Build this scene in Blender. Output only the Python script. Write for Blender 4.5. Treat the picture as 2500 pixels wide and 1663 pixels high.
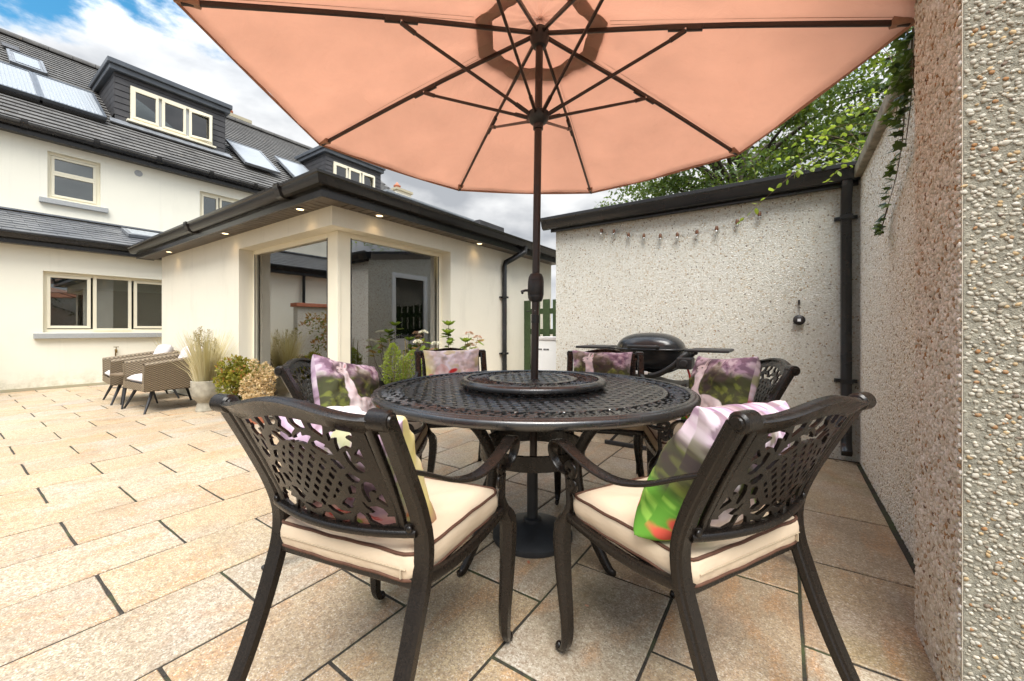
import bpy, math, random
import numpy as np
from mathutils import Vector, Matrix

# ------------------------------------------------------------------ scene, camera, light
for o in list(bpy.data.objects):
    bpy.data.objects.remove(o)
SC = bpy.context.scene
COL = SC.collection
rad = math.radians
YAW = 0.60081
CAM_H = 1.016
cam_data = bpy.data.cameras.new('camera')
cam_data.sensor_width = 36.0
cam_data.lens = 973.95 / 2500 * 36.0
cam_data.shift_y = (803.74 - 831.5) / 2500
cam_data.clip_start = 0.05
cam_data.clip_end = 2000
cam = bpy.data.objects.new('camera', cam_data)
COL.objects.link(cam)
cam.location = (0, 0, CAM_H)
cam.rotation_euler = (rad(90), 0, YAW)
SC.camera = cam

SUN_EL, SUN_AZ = rad(60), rad(143)          # azimuth measured clockwise from +Y
sun_dir = Vector((math.sin(SUN_AZ) * math.cos(SUN_EL), math.cos(SUN_AZ) * math.cos(SUN_EL), math.sin(SUN_EL)))

world = bpy.data.worlds.new('World')
SC.world = world
world.use_nodes = True
wt = world.node_tree
wt.nodes.clear()
def wn(t, **kw):
    n = wt.nodes.new(t)
    for k, v in kw.items():
        setattr(n, k, v)
    return n
w_out = wn('ShaderNodeOutputWorld')
w_sky = wn('ShaderNodeTexSky', sky_type='NISHITA', sun_disc=False, sun_elevation=SUN_EL, sun_rotation=SUN_AZ,
           air_density=1.0, dust_density=0.6, ozone_density=2.5)
w_bg_sky = wn('ShaderNodeBackground'); w_bg_sky.inputs['Strength'].default_value = 0.085
w_hsv = wn('ShaderNodeHueSaturation'); w_hsv.inputs['Saturation'].default_value = 1.3; w_hsv.inputs['Hue'].default_value = 0.478
w_hsv.inputs['Value'].default_value = 1.0
wt.links.new(w_sky.outputs[0], w_hsv.inputs['Color'])
wt.links.new(w_hsv.outputs[0], w_bg_sky.inputs['Color'])
w_tc = wn('ShaderNodeTexCoord')
w_map = wn('ShaderNodeMapping'); w_map.inputs['Scale'].default_value = (1.0, 1.0, 2.1)
w_map.inputs['Location'].default_value = (0.37, 0.10, 0.0)
wt.links.new(w_tc.outputs['Generated'], w_map.inputs['Vector'])
w_n1 = wn('ShaderNodeTexNoise'); w_n1.inputs['Scale'].default_value = 3.4
w_n1.inputs['Detail'].default_value = 9; w_n1.inputs['Roughness'].default_value = 0.58
wt.links.new(w_map.outputs[0], w_n1.inputs['Vector'])
w_sep = wn('ShaderNodeSeparateXYZ'); wt.links.new(w_tc.outputs['Generated'], w_sep.inputs[0])
# cloud cover: closed towards the horizon, broken higher up
w_cov = wn('ShaderNodeMapRange', interpolation_type='SMOOTHSTEP')
w_cov.inputs['From Min'].default_value = 0.30; w_cov.inputs['From Max'].default_value = 0.50
w_cov.inputs['To Min'].default_value = 0.40; w_cov.inputs['To Max'].default_value = -0.015
wt.links.new(w_sep.outputs['Z'], w_cov.inputs['Value'])
w_add = wn('ShaderNodeMath', operation='ADD')
wt.links.new(w_n1.outputs['Fac'], w_add.inputs[0]); wt.links.new(w_cov.outputs[0], w_add.inputs[1])
w_mask = wn('ShaderNodeMapRange', interpolation_type='SMOOTHSTEP')
w_mask.inputs['From Min'].default_value = 0.42; w_mask.inputs['From Max'].default_value = 0.54
wt.links.new(w_add.outputs[0], w_mask.inputs['Value'])
w_n2 = wn('ShaderNodeTexNoise'); w_n2.inputs['Scale'].default_value = 5.0; w_n2.inputs['Detail'].default_value = 6
wt.links.new(w_map.outputs[0], w_n2.inputs['Vector'])
w_ramp = wn('ShaderNodeValToRGB')
w_ramp.color_ramp.elements[0].position = 0.36; w_ramp.color_ramp.elements[0].color = (0.40, 0.42, 0.45, 1)
w_ramp.color_ramp.elements[1].position = 0.64; w_ramp.color_ramp.elements[1].color = (0.82, 0.825, 0.83, 1)
wt.links.new(w_n2.outputs['Fac'], w_ramp.inputs[0])
w_bg_cl = wn('ShaderNodeBackground'); w_bg_cl.inputs['Strength'].default_value = 1.0
wt.links.new(w_ramp.outputs[0], w_bg_cl.inputs['Color'])
# overcast luminance rises from horizon to zenith
w_cie = wn('ShaderNodeMapRange', interpolation_type='SMOOTHSTEP'); w_cie.inputs['From Min'].default_value = 0.34; w_cie.inputs['From Max'].default_value = 1.0
w_cie.inputs['To Min'].default_value = 0.45; w_cie.inputs['To Max'].default_value = 2.6
wt.links.new(w_sep.outputs['Z'], w_cie.inputs['Value'])
wt.links.new(w_cie.outputs[0], w_bg_cl.inputs['Strength'])
w_mix = wn('ShaderNodeMixShader')
wt.links.new(w_mask.outputs[0], w_mix.inputs[0])
wt.links.new(w_bg_sky.outputs[0], w_mix.inputs[1]); wt.links.new(w_bg_cl.outputs[0], w_mix.inputs[2])
wt.links.new(w_mix.outputs[0], w_out.inputs['Surface'])

sun_data = bpy.data.lights.new('sun', 'SUN')
sun_data.energy = 2.2
sun_data.angle = rad(36)
sun_data.color = (1.0, 0.965, 0.90)
sun_ob = bpy.data.objects.new('sun', sun_data)
COL.objects.link(sun_ob)
sun_ob.rotation_euler = sun_dir.to_track_quat('Z', 'Y').to_euler()

SC.view_settings.view_transform = 'Standard'
SC.view_settings.look = 'None'
SC.view_settings.exposure = 1.48
SC.view_settings.gamma = 1.0
SC.view_settings.use_curve_mapping = False
SC.render.engine = 'CYCLES'
SC.cycles.use_denoising = True
SC.cycles.max_bounces = 8
SC.cycles.diffuse_bounces = 4
SC.cycles.glossy_bounces = 4
SC.cycles.transmission_bounces = 8
SC.cycles.transparent_max_bounces = 12
SC.cycles.caustics_reflective = False
SC.cycles.caustics_refractive = False

# ------------------------------------------------------------------ helpers
random.seed(7)
RNG = np.random.default_rng(7)

class MB:
    """collects shapes into one mesh"""
    def __init__(self):
        self.v = []; self.f = []
    def add(self, vs, fs):
        n = len(self.v)
        self.v.extend([tuple(p) for p in vs]); self.f.extend([tuple(i + n for i in q) for q in fs])
        return self
    def box(self, x0, x1, y0, y1, z0, z1, M=None):
        vs = [(x0,y0,z0),(x1,y0,z0),(x1,y1,z0),(x0,y1,z0),(x0,y0,z1),(x1,y0,z1),(x1,y1,z1),(x0,y1,z1)]
        if M is not None: vs = [M @ Vector(p) for p in vs]
        return self.add(vs, [(0,3,2,1),(4,5,6,7),(0,1,5,4),(1,2,6,5),(2,3,7,6),(3,0,4,7)])
    def bar(self, a, b, w, h, up=(0,0,1)):
        a, b = Vector(a), Vector(b); d = (b - a).normalized()
        s = d.cross(Vector(up)); s = s.normalized() if s.length > 1e-6 else Vector((1,0,0)); u = s.cross(d)
        vs = [p + s*i*w/2 + u*j*h/2 for p in (a, b) for i, j in ((-1,-1),(1,-1),(1,1),(-1,1))]
        return self.add(vs, [(0,1,2,3),(7,6,5,4),(0,4,5,1),(1,5,6,2),(2,6,7,3),(3,7,4,0)])
    def sweep(self, path, prof, scale=None, up=(0,0,1), closed=False, caps=True):
        """prof: 2-D closed outline (side, up); scale: per point (sx, sy)"""
        P = [Vector(p) for p in path]; n = len(P); m = len(prof)
        vs = []
        side = None
        for i in range(n):
            if closed: t = P[(i+1) % n] - P[i-1]
            else: t = P[min(i+1, n-1)] - P[max(i-1, 0)]
            t.normalize()
            if side is None:
                s = t.cross(Vector(up))
                if s.length < 1e-4: s = t.cross(Vector((1,0,0)))
            else:
                s = side - t * side.dot(t)
            s.normalize(); side = s; u = s.cross(t)
            k = scale[i] if scale is not None else (1, 1)
            if not hasattr(k, '__len__'): k = (k, k)
            for a, b in prof:
                vs.append(P[i] + s*(a*k[0]) + u*(b*k[1]))
        fs = []
        for i in range(n if closed else n-1):
            j = (i+1) % n
            for q in range(m):
                r = (q+1) % m
                fs.append((i*m+q, i*m+r, j*m+r, j*m+q))
        if caps and not closed:
            fs.append(tuple(range(m-1, -1, -1))); fs.append(tuple((n-1)*m + q for q in range(m)))
        return self.add(vs, fs)
    def tube(self, path, r, n=8, closed=False, up=(0,0,1)):
        prof = [(math.cos(2*math.pi*i/n), math.sin(2*math.pi*i/n)) for i in range(n)]
        sc = list(r) if hasattr(r, '__len__') else [r]*len(path)
        return self.sweep(path, prof, sc, up, closed)
    def lathe(self, prof, n=32, c=(0,0,0), closed=False):
        vs = []; m = len(prof)
        for i in range(n):
            a = 2*math.pi*i/n; ca, sa = math.cos(a), math.sin(a)
            for r, z in prof: vs.append((c[0]+r*ca, c[1]+r*sa, c[2]+z))
        fs = []
        for i in range(n):
            j = (i+1) % n
            for q in range(m if closed else m-1):
                p = (q+1) % m
                fs.append((i*m+q, j*m+q, j*m+p, i*m+p))
        if not closed:
            if prof[0][0] > 1e-5: fs.append(tuple(i*m for i in range(n-1, -1, -1)))
            if prof[-1][0] > 1e-5: fs.append(tuple(i*m+m-1 for i in range(n)))
        return self.add(vs, fs)
    def ell(self, c, r, nu=10, nv=6, M=None):
        vs = []; fs = []
        for j in range(1, nv):
            t = math.pi*j/nv
            for i in range(nu):
                a = 2*math.pi*i/nu
                vs.append(Vector((r[0]*math.sin(t)*math.cos(a), r[1]*math.sin(t)*math.sin(a), r[2]*math.cos(t))))
        vs += [Vector((0,0,r[2])), Vector((0,0,-r[2]))]
        if M is not None: vs = [M @ p for p in vs]
        vs = [p + Vector(c) for p in vs]
        for j in range(nv-2):
            for i in range(nu):
                k = (i+1) % nu
                fs.append((j*nu+i, (j+1)*nu+i, (j+1)*nu+k, j*nu+k))
        t, b = len(vs)-2, len(vs)-1
        for i in range(nu):
            k = (i+1) % nu
            fs.append((i, k, t)); fs.append(((nv-2)*nu+k, (nv-2)*nu+i, b))
        return self.add(vs, fs)
    def mesh(self, name):
        me = bpy.data.meshes.new(name)
        me.from_pydata(self.v, [], self.f); me.update()
        return me
    def build(self, name, mat, parent=None, smooth=None, bevel=None, loc=None, rot=None):
        return mk(name, self.mesh(name), mat, parent, smooth, bevel, loc, rot)

def mk(name, me, mat, parent=None, smooth=None, bevel=None, loc=None, rot=None):
    if mat is not None and not me.materials: me.materials.append(mat)
    if smooth is not None:
        me.shade_smooth()
        me.set_sharp_from_angle(angle=rad(smooth))
    o = bpy.data.objects.new(name, me); COL.objects.link(o)
    if parent is not None: o.parent = parent
    if loc is not None: o.location = loc
    if rot is not None: o.rotation_euler = rot
    if bevel:
        b = o.modifiers.new('bevel', 'BEVEL'); b.width = bevel; b.segments = 2; b.limit_method = 'ANGLE'
        b.angle_limit = rad(50); b.harden_normals = False
    return o

def np_mesh(name, verts, quads=None, tris=None):
    me = bpy.data.meshes.new(name)
    nq = 0 if quads is None else len(quads); ntr = 0 if tris is None else len(tris)
    me.vertices.add(len(verts)); me.vertices.foreach_set('co', np.asarray(verts, np.float32).ravel())
    me.loops.add(nq*4 + ntr*3); me.polygons.add(nq + ntr)
    li = []; st = []
    if nq: li.append(np.asarray(quads, np.int32).ravel()); st.append(np.arange(nq)*4)
    if ntr: li.append(np.asarray(tris, np.int32).ravel()); st.append(nq*4 + np.arange(ntr)*3)
    me.loops.foreach_set('vertex_index', np.concatenate(li))
    me.polygons.foreach_set('loop_start', np.concatenate(st).astype(np.int32))
    me.update(calc_edges=True)
    return me

def tag(o, label=None, cat=None, group=None, kind=None):
    if label: o['label'] = label
    if cat: o['category'] = cat
    if group: o['group'] = group
    if kind: o['kind'] = kind
    return o
def thing(name, label, cat, loc=(0,0,0), rotz=0.0, group=None):
    o = bpy.data.objects.new(name, None); COL.objects.link(o)
    o.empty_display_size = 0.1
    o.location = loc; o.rotation_euler = (0, 0, rotz)
    return tag(o, label, cat, group)
def copy_tree(o, parent=None):
    c = o.copy(); COL.objects.link(c); c.parent = parent
    for ch in o.children: copy_tree(ch, c)
    return c

def bez(pts, n=8):
    """Catmull-Rom through points"""
    P = [Vector(p) for p in pts]; out = []
    P = [P[0]*2 - P[1]] + P + [P[-1]*2 - P[-2]]
    for i in range(1, len(P)-2):
        for k in range(n):
            t = k/n
            a, b, c, d = P[i-1], P[i], P[i+1], P[i+2]
            out.append(0.5*((2*b) + (c-a)*t + (2*a-5*b+4*c-d)*t*t + (3*b-a-3*c+d)*t**3))
    out.append(P[-2])
    return out
def lerp_list(vals, n):
    x = np.linspace(0, len(vals)-1, n)
    return list(np.interp(x, range(len(vals)), vals))

def rrect(w, h, c=0.3, n=3):
    """rounded rectangle outline, corner radius c*min(w,h)"""
    r = c*min(w, h); pts = []
    for cx, cy, a0 in ((w/2-r, h/2-r, 0), (-w/2+r, h/2-r, 90), (-w/2+r, -h/2+r, 180), (w/2-r, -h/2+r, 270)):
        for k in range(n+1):
            a = rad(a0 + 90*k/n); pts.append((cx + r*math.cos(a), cy + r*math.sin(a)))
    return pts

def fbm2(X, Y, seed, octs=4, base=4.0):
    """smooth value noise in numpy, 0..1"""
    out = np.zeros_like(X, float); amp = 1.0; tot = 0
    for o in range(octs):
        g = np.random.default_rng(seed*31+o).random((64, 64))
        ca, sa = math.cos(0.7+1.3*o), math.sin(0.7+1.3*o)
        x = (X*ca-Y*sa)*base*2**o + 11.3*o + 40; y = (X*sa+Y*ca)*base*2**o + 7.7*o + 40
        xi = np.floor(x).astype(int); yi = np.floor(y).astype(int)
        fx = x-xi; fy = y-yi; fx = fx**3*(fx*(fx*6-15)+10); fy = fy**3*(fy*(fy*6-15)+10)
        a = g[xi % 64, yi % 64]; b = g[(xi+1) % 64, yi % 64]; c = g[xi % 64, (yi+1) % 64]; d = g[(xi+1) % 64, (yi+1) % 64]
        out += amp*(a*(1-fx)*(1-fy)+b*fx*(1-fy)+c*(1-fx)*fy+d*fx*fy); tot += amp; amp *= 0.5
    return out/tot

def sdf_plate(name, fn, x0, x1, y0, y1, h, mapf, bottom=True):
    """plate with cut-outs: fn(X,Y)<0 is metal; mapf(x,y,k) gives the 3-D point of face k=0 (back) / 1 (front)"""
    nx = int(round((x1-x0)/h)); ny = int(round((y1-y0)/h))
    xs = np.linspace(x0, x1, nx+1); ys = np.linspace(y0, y1, ny+1)
    X, Y = np.meshgrid(xs, ys, indexing='ij'); S = fn(X, Y)
    Cc = (S[:-1,:-1]+S[1:,:-1]+S[:-1,1:]+S[1:,1:])/4 < 0
    pad = np.zeros((nx+2, ny+2), bool); pad[1:-1,1:-1] = Cc
    cnt = pad[:-1,:-1].astype(int)+pad[1:,:-1]+pad[:-1,1:]+pad[1:,1:]
    bd = (cnt > 0) & (cnt < 4)
    gx, gy = np.gradient(S, xs[1]-xs[0], ys[1]-ys[0]); g2 = gx*gx+gy*gy+1e-3
    mx = np.clip(-S*gx/g2, -0.65*h, 0.65*h); my = np.clip(-S*gy/g2, -0.65*h, 0.65*h)
    X = np.where(bd, np.clip(X+mx, x0, x1), X); Y = np.where(bd, np.clip(Y+my, y0, y1), Y)
    idx = -np.ones(X.shape, int); used = cnt > 0; nv = used.sum(); idx[used] = np.arange(nv)
    px, py = X[used], Y[used]
    V1 = mapf(px, py, 1); V0 = mapf(px, py, 0)
    I, J = np.nonzero(Cc)
    q = np.stack([idx[I,J], idx[I+1,J], idx[I+1,J+1], idx[I,J+1]], 1)
    quads = [q]
    if bottom: quads.append(q[:, ::-1] + nv)
    # side walls
    a = Cc & ~pad[1:-1, :-2]; I, J = np.nonzero(a); quads.append(np.stack([idx[I+1,J], idx[I,J], idx[I,J]+nv, idx[I+1,J]+nv], 1))
    a = Cc & ~pad[1:-1, 2:];  I, J = np.nonzero(a); quads.append(np.stack([idx[I,J+1], idx[I+1,J+1], idx[I+1,J+1]+nv, idx[I,J+1]+nv], 1))
    a = Cc & ~pad[:-2, 1:-1]; I, J = np.nonzero(a); quads.append(np.stack([idx[I,J], idx[I,J+1], idx[I,J+1]+nv, idx[I,J]+nv], 1))
    a = Cc & ~pad[2:, 1:-1];  I, J = np.nonzero(a); quads.append(np.stack([idx[I+1,J+1], idx[I+1,J], idx[I+1,J]+nv, idx[I+1,J+1]+nv], 1))
    return np_mesh(name, np.concatenate([V1, V0]), np.concatenate(quads))

# ------------------------------------------------------------------ materials
class NT:
    def __init__(self, name):
        self.m = bpy.data.materials.new(name); self.m.use_nodes = True
        self.t = self.m.node_tree; self.b = self.t.nodes['Principled BSDF']; self.out = self.t.nodes['Material Output']
    def n(self, typ, **kw):
        nd = self.t.nodes.new(typ)
        for k, v in kw.items():
            if k in nd.bl_rna.properties: setattr(nd, k, v)
        return nd
    def l(self, a, b): self.t.links.new(a, b)
    def pos(self):
        return self.n('ShaderNodeNewGeometry').outputs['Position']
    def obj(self):
        return self.n('ShaderNodeTexCoord').outputs['Object']
    def mapping(self, src, scale=(1,1,1), rot=(0,0,0), loc=(0,0,0)):
        m = self.n('ShaderNodeMapping'); m.inputs['Scale'].default_value = scale
        m.inputs['Rotation'].default_value = rot; m.inputs['Location'].default_value = loc
        self.l(src, m.inputs['Vector']); return m.outputs[0]
    def noise(self, src, scale, detail=4, rough=0.55, dist=0):
        n = self.n('ShaderNodeTexNoise'); n.inputs['Scale'].default_value = scale; n.inputs['Detail'].default_value = detail
        n.inputs['Roughness'].default_value = rough; n.inputs['Distortion'].default_value = dist
        self.l(src, n.inputs['Vector']); return n.outputs['Fac']
    def voro(self, src, scale, feature='F1', rnd=1.0):
        n = self.n('ShaderNodeTexVoronoi', feature=feature); n.inputs['Scale'].default_value = scale
        n.inputs['Randomness'].default_value = rnd
        self.l(src, n.inputs['Vector']); return n
    def ramp(self, src, stops, interp='LINEAR'):
        r = self.n('ShaderNodeValToRGB'); cr = r.color_ramp; cr.interpolation = interp
        while len(cr.elements) < len(stops): cr.elements.new(0.5)
        for e, (p, c) in zip(cr.elements, stops):
            e.position = p; e.color = (c, c, c, 1) if not hasattr(c, '__len__') else (*c[:3], 1)
        self.l(src, r.inputs[0]); return r.outputs[0]
    def mix(self, fac, a, b, mode='MIX'):
        n = self.n('ShaderNodeMix', data_type='RGBA', blend_type=mode)
        for s, v in ((n.inputs[0], fac), (n.inputs[6], a), (n.inputs[7], b)):
            if hasattr(v, 'is_linked'): self.l(v, s)
            elif hasattr(v, '__len__'): s.default_value = (*v[:3], 1)
            else: s.default_value = v
        return n.outputs[2]
    def math(self, op, a, b=0.0, clamp=False):
        n = self.n('ShaderNodeMath', operation=op, use_clamp=clamp)
        for s, v in ((n.inputs[0], a), (n.inputs[1], b)):
            if hasattr(v, 'is_linked'): self.l(v, s)
            else: s.default_value = v
        return n.outputs[0]
    def bump(self, h, strength=0.3, dist=0.01, prev=None):
        n = self.n('ShaderNodeBump'); n.inputs['Strength'].default_value = strength; n.inputs['Distance'].default_value = dist
        self.l(h, n.inputs['Height'])
        if prev is not None: self.l(prev, n.inputs['Normal'])
        self.l(n.outputs[0], self.b.inputs['Normal']); return n.outputs[0]
    def base(self, c):
        if hasattr(c, 'is_linked'): self.l(c, self.b.inputs['Base Color'])
        else: self.b.inputs['Base Color'].default_value = (*c[:3], 1)
    def set(self, **kw):
        for k, v in kw.items():
            s = self.b.inputs[k.replace('_', ' ')]
            if hasattr(v, 'is_linked'): self.l(v, s)
            else: s.default_value = v
        return self

def simple(name, col, rough=0.5, var=0.15, scale=8.0, bump=0.0, bscale=80.0, metal=0.0, spec=0.5):
    k = NT(name); p = k.pos()
    n = k.noise(p, scale, 5)
    lo = tuple(c*(1-var) for c in col); hi = tuple(min(1, c*(1+var)) for c in col)
    k.base(k.ramp(n, [(0.3, lo), (0.7, hi)]))
    k.set(Roughness=rough, Metallic=metal)
    k.b.inputs['Specular IOR Level'].default_value = spec
    if bump: k.bump(k.noise(p, bscale, 3), bump, 0.004)
    return k.m
M = {}
# ---- stone paving: speckled sandstone-coloured granite, tinted slab by slab
k = NT('paving_granite'); p = k.pos()
rnd = k.n('ShaderNodeObjectInfo').outputs['Random']
slab = k.ramp(rnd, [(0.0, (0.407, 0.307, 0.180)), (0.16, (0.486, 0.385, 0.239)), (0.30, (0.415, 0.372, 0.289)), (0.44, (0.460, 0.312, 0.167)),
                    (0.58, (0.503, 0.419, 0.281)), (0.72, (0.407, 0.303, 0.188)), (0.86, (0.503, 0.380, 0.221)), (1.0, (0.468, 0.411, 0.305))])
comb = k.n('ShaderNodeCombineXYZ'); k.l(k.math('MULTIPLY', rnd, 37.0), comb.inputs[0]); k.l(k.math('MULTIPLY', rnd, 91.0), comb.inputs[2])
vadd = k.n('ShaderNodeVectorMath', operation='ADD'); k.l(p, vadd.inputs[0]); k.l(comb.outputs[0], vadd.inputs[1])
pv = vadd.outputs[0]
streak = k.noise(k.mapping(pv, (3.4, 1.1, 1), (0, 0, 0.5)), 2.1, 6, 0.62, 0.8)
c1 = k.mix(k.ramp(streak, [(0.50, 0.0), (0.66, 0.72)]), slab, (0.52, 0.265, 0.10))
c1 = k.mix(k.ramp(k.noise(pv, 2.6, 4), [(0.5, 0.0), (0.75, 0.55)]), c1, (0.46, 0.43, 0.40))
fine = k.noise(pv, 130, 3, 0.7)
c2 = k.mix(k.ramp(fine, [(0.38, 0.75), (0.52, 0.0)]), c1, (0.15, 0.10, 0.062))
c2 = k.mix(k.ramp(k.noise(pv, 170, 2), [(0.54, 0.0), (0.66, 0.7)]), c2, (0.70, 0.64, 0.55))
c2 = k.mix(k.ramp(k.noise(pv, 60, 4, 0.7), [(0.40, 0.55), (0.56, 0.0)]), c2, (0.22, 0.15, 0.095))
# algae and dirt, strongest on the damp strip beside the boundary wall
sx = k.n('ShaderNodeSeparateXYZ'); k.l(p, sx.inputs[0])
damp = k.n('ShaderNodeMapRange', interpolation_type='SMOOTHSTEP'); damp.inputs['From Min'].default_value = -2.3; damp.inputs['From Max'].default_value = -0.3
damp.inputs['To Min'].default_value = 0.0; damp.inputs['To Max'].default_value = 0.13
k.l(sx.outputs['X'], damp.inputs['Value'])
dirtn = k.math('ADD', k.noise(p, 2.2, 6, 0.65), damp.outputs[0])
c3 = k.mix(k.ramp(dirtn, [(0.55, 0.0), (0.90, 0.75)]), c2, (0.15, 0.105, 0.062))
gn = k.math('ADD', k.noise(p, 1.7, 5, 0.6), damp.outputs[0])
c3 = k.mix(k.ramp(gn, [(0.66, 0.0), (0.90, 0.55)]), c3, (0.12, 0.125, 0.03))
k.base(c3)
k.set(Roughness=k.ramp(k.noise(p, 3, 4), [(0.3, 0.42), (0.7, 0.7)]))
k.bump(k.math('ADD', fine, k.math('MULTIPLY', k.noise(pv, 60, 4), 1.2)), 0.35, 0.003)
M['paving'] = k.m

k = NT('joint_mortar'); p = k.pos()
k.base(k.mix(k.ramp(k.noise(p, 5, 5, 0.7), [(0.5, 0.0), (0.68, 0.8)]), k.ramp(k.noise(p, 120, 3), [(0.3, (0.014, 0.012, 0.009)), (0.75, (0.055, 0.046, 0.035))]), (0.055, 0.075, 0.02)))
k.set(Roughness=0.95); k.bump(k.noise(p, 150, 3), 0.6, 0.004)
M['mortar'] = k.m
M['soil'] = simple('soil', (0.23, 0.19, 0.14), 0.95, 0.3, 3, 0.4)

# ---- painted render
def render_mat(name, col, stain=0.5, grain=0.12, stain_col=(0.33, 0.29, 0.22)):
    k = NT(name); p = k.pos()
    base = k.ramp(k.noise(p, 1.3, 5), [(0.3, tuple(c*0.95 for c in col)), (0.7, col)])
    st = k.noise(k.mapping(p, (1.6, 1.6, 0.5)), 2.4, 7, 0.66)
    base = k.mix(k.ramp(st, [(0.54, 0.0), (0.80, stain)]), base, stain_col)
    base = k.mix(k.ramp(k.noise(p, 240, 2), [(0.35, 0.16), (0.5, 0.0)]), base, tuple(c*0.6 for c in col))
    sz = k.n('ShaderNodeSeparateXYZ'); k.l(p, sz.inputs[0])
    splash = k.math('MULTIPLY', k.ramp(sz.outputs['Z'], [(0.03, 1.0), (0.34, 0.0)]), k.ramp(k.noise(p, 6, 6, 0.7), [(0.42, 0.0), (0.68, 0.7)]))
    base = k.mix(splash, base, (0.36, 0.34, 0.22))
    drip = k.ramp(k.noise(k.mapping(p, (9, 9, 0.35)), 1.0, 5, 0.6), [(0.58, 0.0), (0.78, 0.28)])
    base = k.mix(drip, base, tuple(c*0.72 for c in col))
    k.base(base); k.set(Roughness=0.88)
    k.bump(k.noise(p, 300, 3, 0.6), grain, 0.004)
    return k.m
M['cream'] = render_mat('cream_render', (0.855, 0.825, 0.705), 0.08)
M['sunroom'] = render_mat('sunroom_render', (0.79, 0.74, 0.62), 0.30, 0.6, (0.47, 0.43, 0.34))
M['plinth'] = render_mat('plinth_render', (0.42, 0.38, 0.27), 0.5)
M['white_wall'] = simple('interior_white', (0.72, 0.74, 0.72), 0.8, 0.04, 2)

# ---- pebble dash (far): pebbles too small to tell apart, colour and relief from cells
def dash_mat(name, scale, mortar, tints, bstr=1.0, dark=0.16, grime=0.5):
    k = NT(name); p = k.pos()
    warp = k.n('ShaderNodeVectorMath', operation='ADD')
    nz = k.n('ShaderNodeTexNoise'); nz.inputs['Scale'].default_value = 30; k.l(p, nz.inputs['Vector'])
    sc = k.n('ShaderNodeVectorMath', operation='SCALE'); sc.inputs['Scale'].default_value = 0.02; k.l(nz.outputs['Color'], sc.inputs[0])
    k.l(p, warp.inputs[0]); k.l(sc.outputs[0], warp.inputs[1]); q = warp.outputs[0]
    v = k.voro(q, scale); e = k.voro(q, scale, 'DISTANCE_TO_EDGE')
    rs = k.n('ShaderNodeSeparateColor'); k.l(v.outputs['Color'], rs.inputs[0])
    col = k.ramp(rs.outputs[0], tints, 'CONSTANT')
    col = k.mix(k.ramp(e.outputs['Distance'], [(0.02, dark*5), (0.16, 0.0)]), col, mortar)
    col = k.mix(k.ramp(k.noise(p, 1.1, 6, 0.65), [(0.48, 0.0), (0.80, grime)]), col, (0.20, 0.18, 0.13))
    k.base(col); k.set(Roughness=0.85)
    k.bump(k.ramp(e.outputs['Distance'], [(0.0, 0.0), (0.28, 1.0)]), bstr, 0.012)
    return k.m
tints = [(0.0, (0.73, 0.71, 0.625)), (0.30, (0.79, 0.775, 0.70)), (0.55, (0.66, 0.635, 0.545)), (0.72, (0.83, 0.82, 0.76)),
         (0.88, (0.58, 0.48, 0.34)), (0.955, (0.36, 0.25, 0.14)), (0.972, (0.20, 0.16, 0.13)), (0.982, (0.72, 0.68, 0.59))]
M['dash'] = dash_mat('pebble_dash', 100, (0.56, 0.525, 0.445), tints, 0.7, 0.08, 0.14)
M['dash_base'] = simple('pebble_dash_mortar', (0.64, 0.61, 0.54), 0.95, 0.2, 40, 0.8, 160)
M['conc_base'] = simple('pier_concrete', (0.27, 0.255, 0.205), 0.95, 0.4, 70, 1.0, 320)
M['pebble_bead'] = simple('corner_bead', (0.5, 0.46, 0.38), 0.8, 0.2, 20)
M['coping'] = simple('coping_concrete', (0.26, 0.225, 0.165), 0.92, 0.4, 14, 0.8, 90)

def pebble_mat(name, stops):
    k = NT(name)
    k_r = k.n('ShaderNodeAttribute'); k_r.attribute_name = 'tint'
    oi = k.n('ShaderNodeObjectInfo').outputs['Random']
    s = k.math('FRACT', k.math('ADD', k_r.outputs['Fac'], k.math('MULTIPLY', oi, 0.97)))
    c = k.ramp(s, stops, 'CONSTANT')
    c = k.mix(k.ramp(k.noise(k.pos(), 90, 4), [(0.35, 0.45), (0.6, 0.0)]), c, (0.35, 0.30, 0.22))
    k.base(c); k.set(Roughness=0.85); k.b.inputs['Specular IOR Level'].default_value = 0.25
    return k.m
M['pebble'] = pebble_mat('pebble', [(0.0, (0.72, 0.69, 0.63)), (0.18, (0.80, 0.78, 0.74)), (0.36, (0.64, 0.60, 0.53)), (0.52, (0.84, 0.83, 0.80)),
                                    (0.70, (0.70, 0.66, 0.59)), (0.84, (0.50, 0.40, 0.30)), (0.92, (0.36, 0.21, 0.10)), (0.965, (0.19, 0.13, 0.10)), (0.98, (0.70, 0.66, 0.6))])
M['pebble_white'] = pebble_mat('pebble_white', [(0.0, (0.80, 0.77, 0.69)), (0.20, (0.84, 0.82, 0.76)), (0.42, (0.72, 0.68, 0.59)), (0.58, (0.86, 0.85, 0.81)),
                                    (0.82, (0.66, 0.58, 0.45)), (0.90, (0.44, 0.31, 0.16)), (0.945, (0.24, 0.17, 0.11)), (0.965, (0.80, 0.77, 0.70))])

M['pebble_mix'] = pebble_mat('pebble_mix', [(0.0, (0.40, 0.38, 0.325)), (0.22, (0.33, 0.305, 0.245)), (0.40, (0.47, 0.455, 0.40)), (0.55, (0.28, 0.255, 0.205)),
                                    (0.68, (0.43, 0.405, 0.345)), (0.84, (0.42, 0.30, 0.16)), (0.91, (0.30, 0.15, 0.06)), (0.95, (0.14, 0.10, 0.08)), (0.965, (0.60, 0.55, 0.45))])
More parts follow.
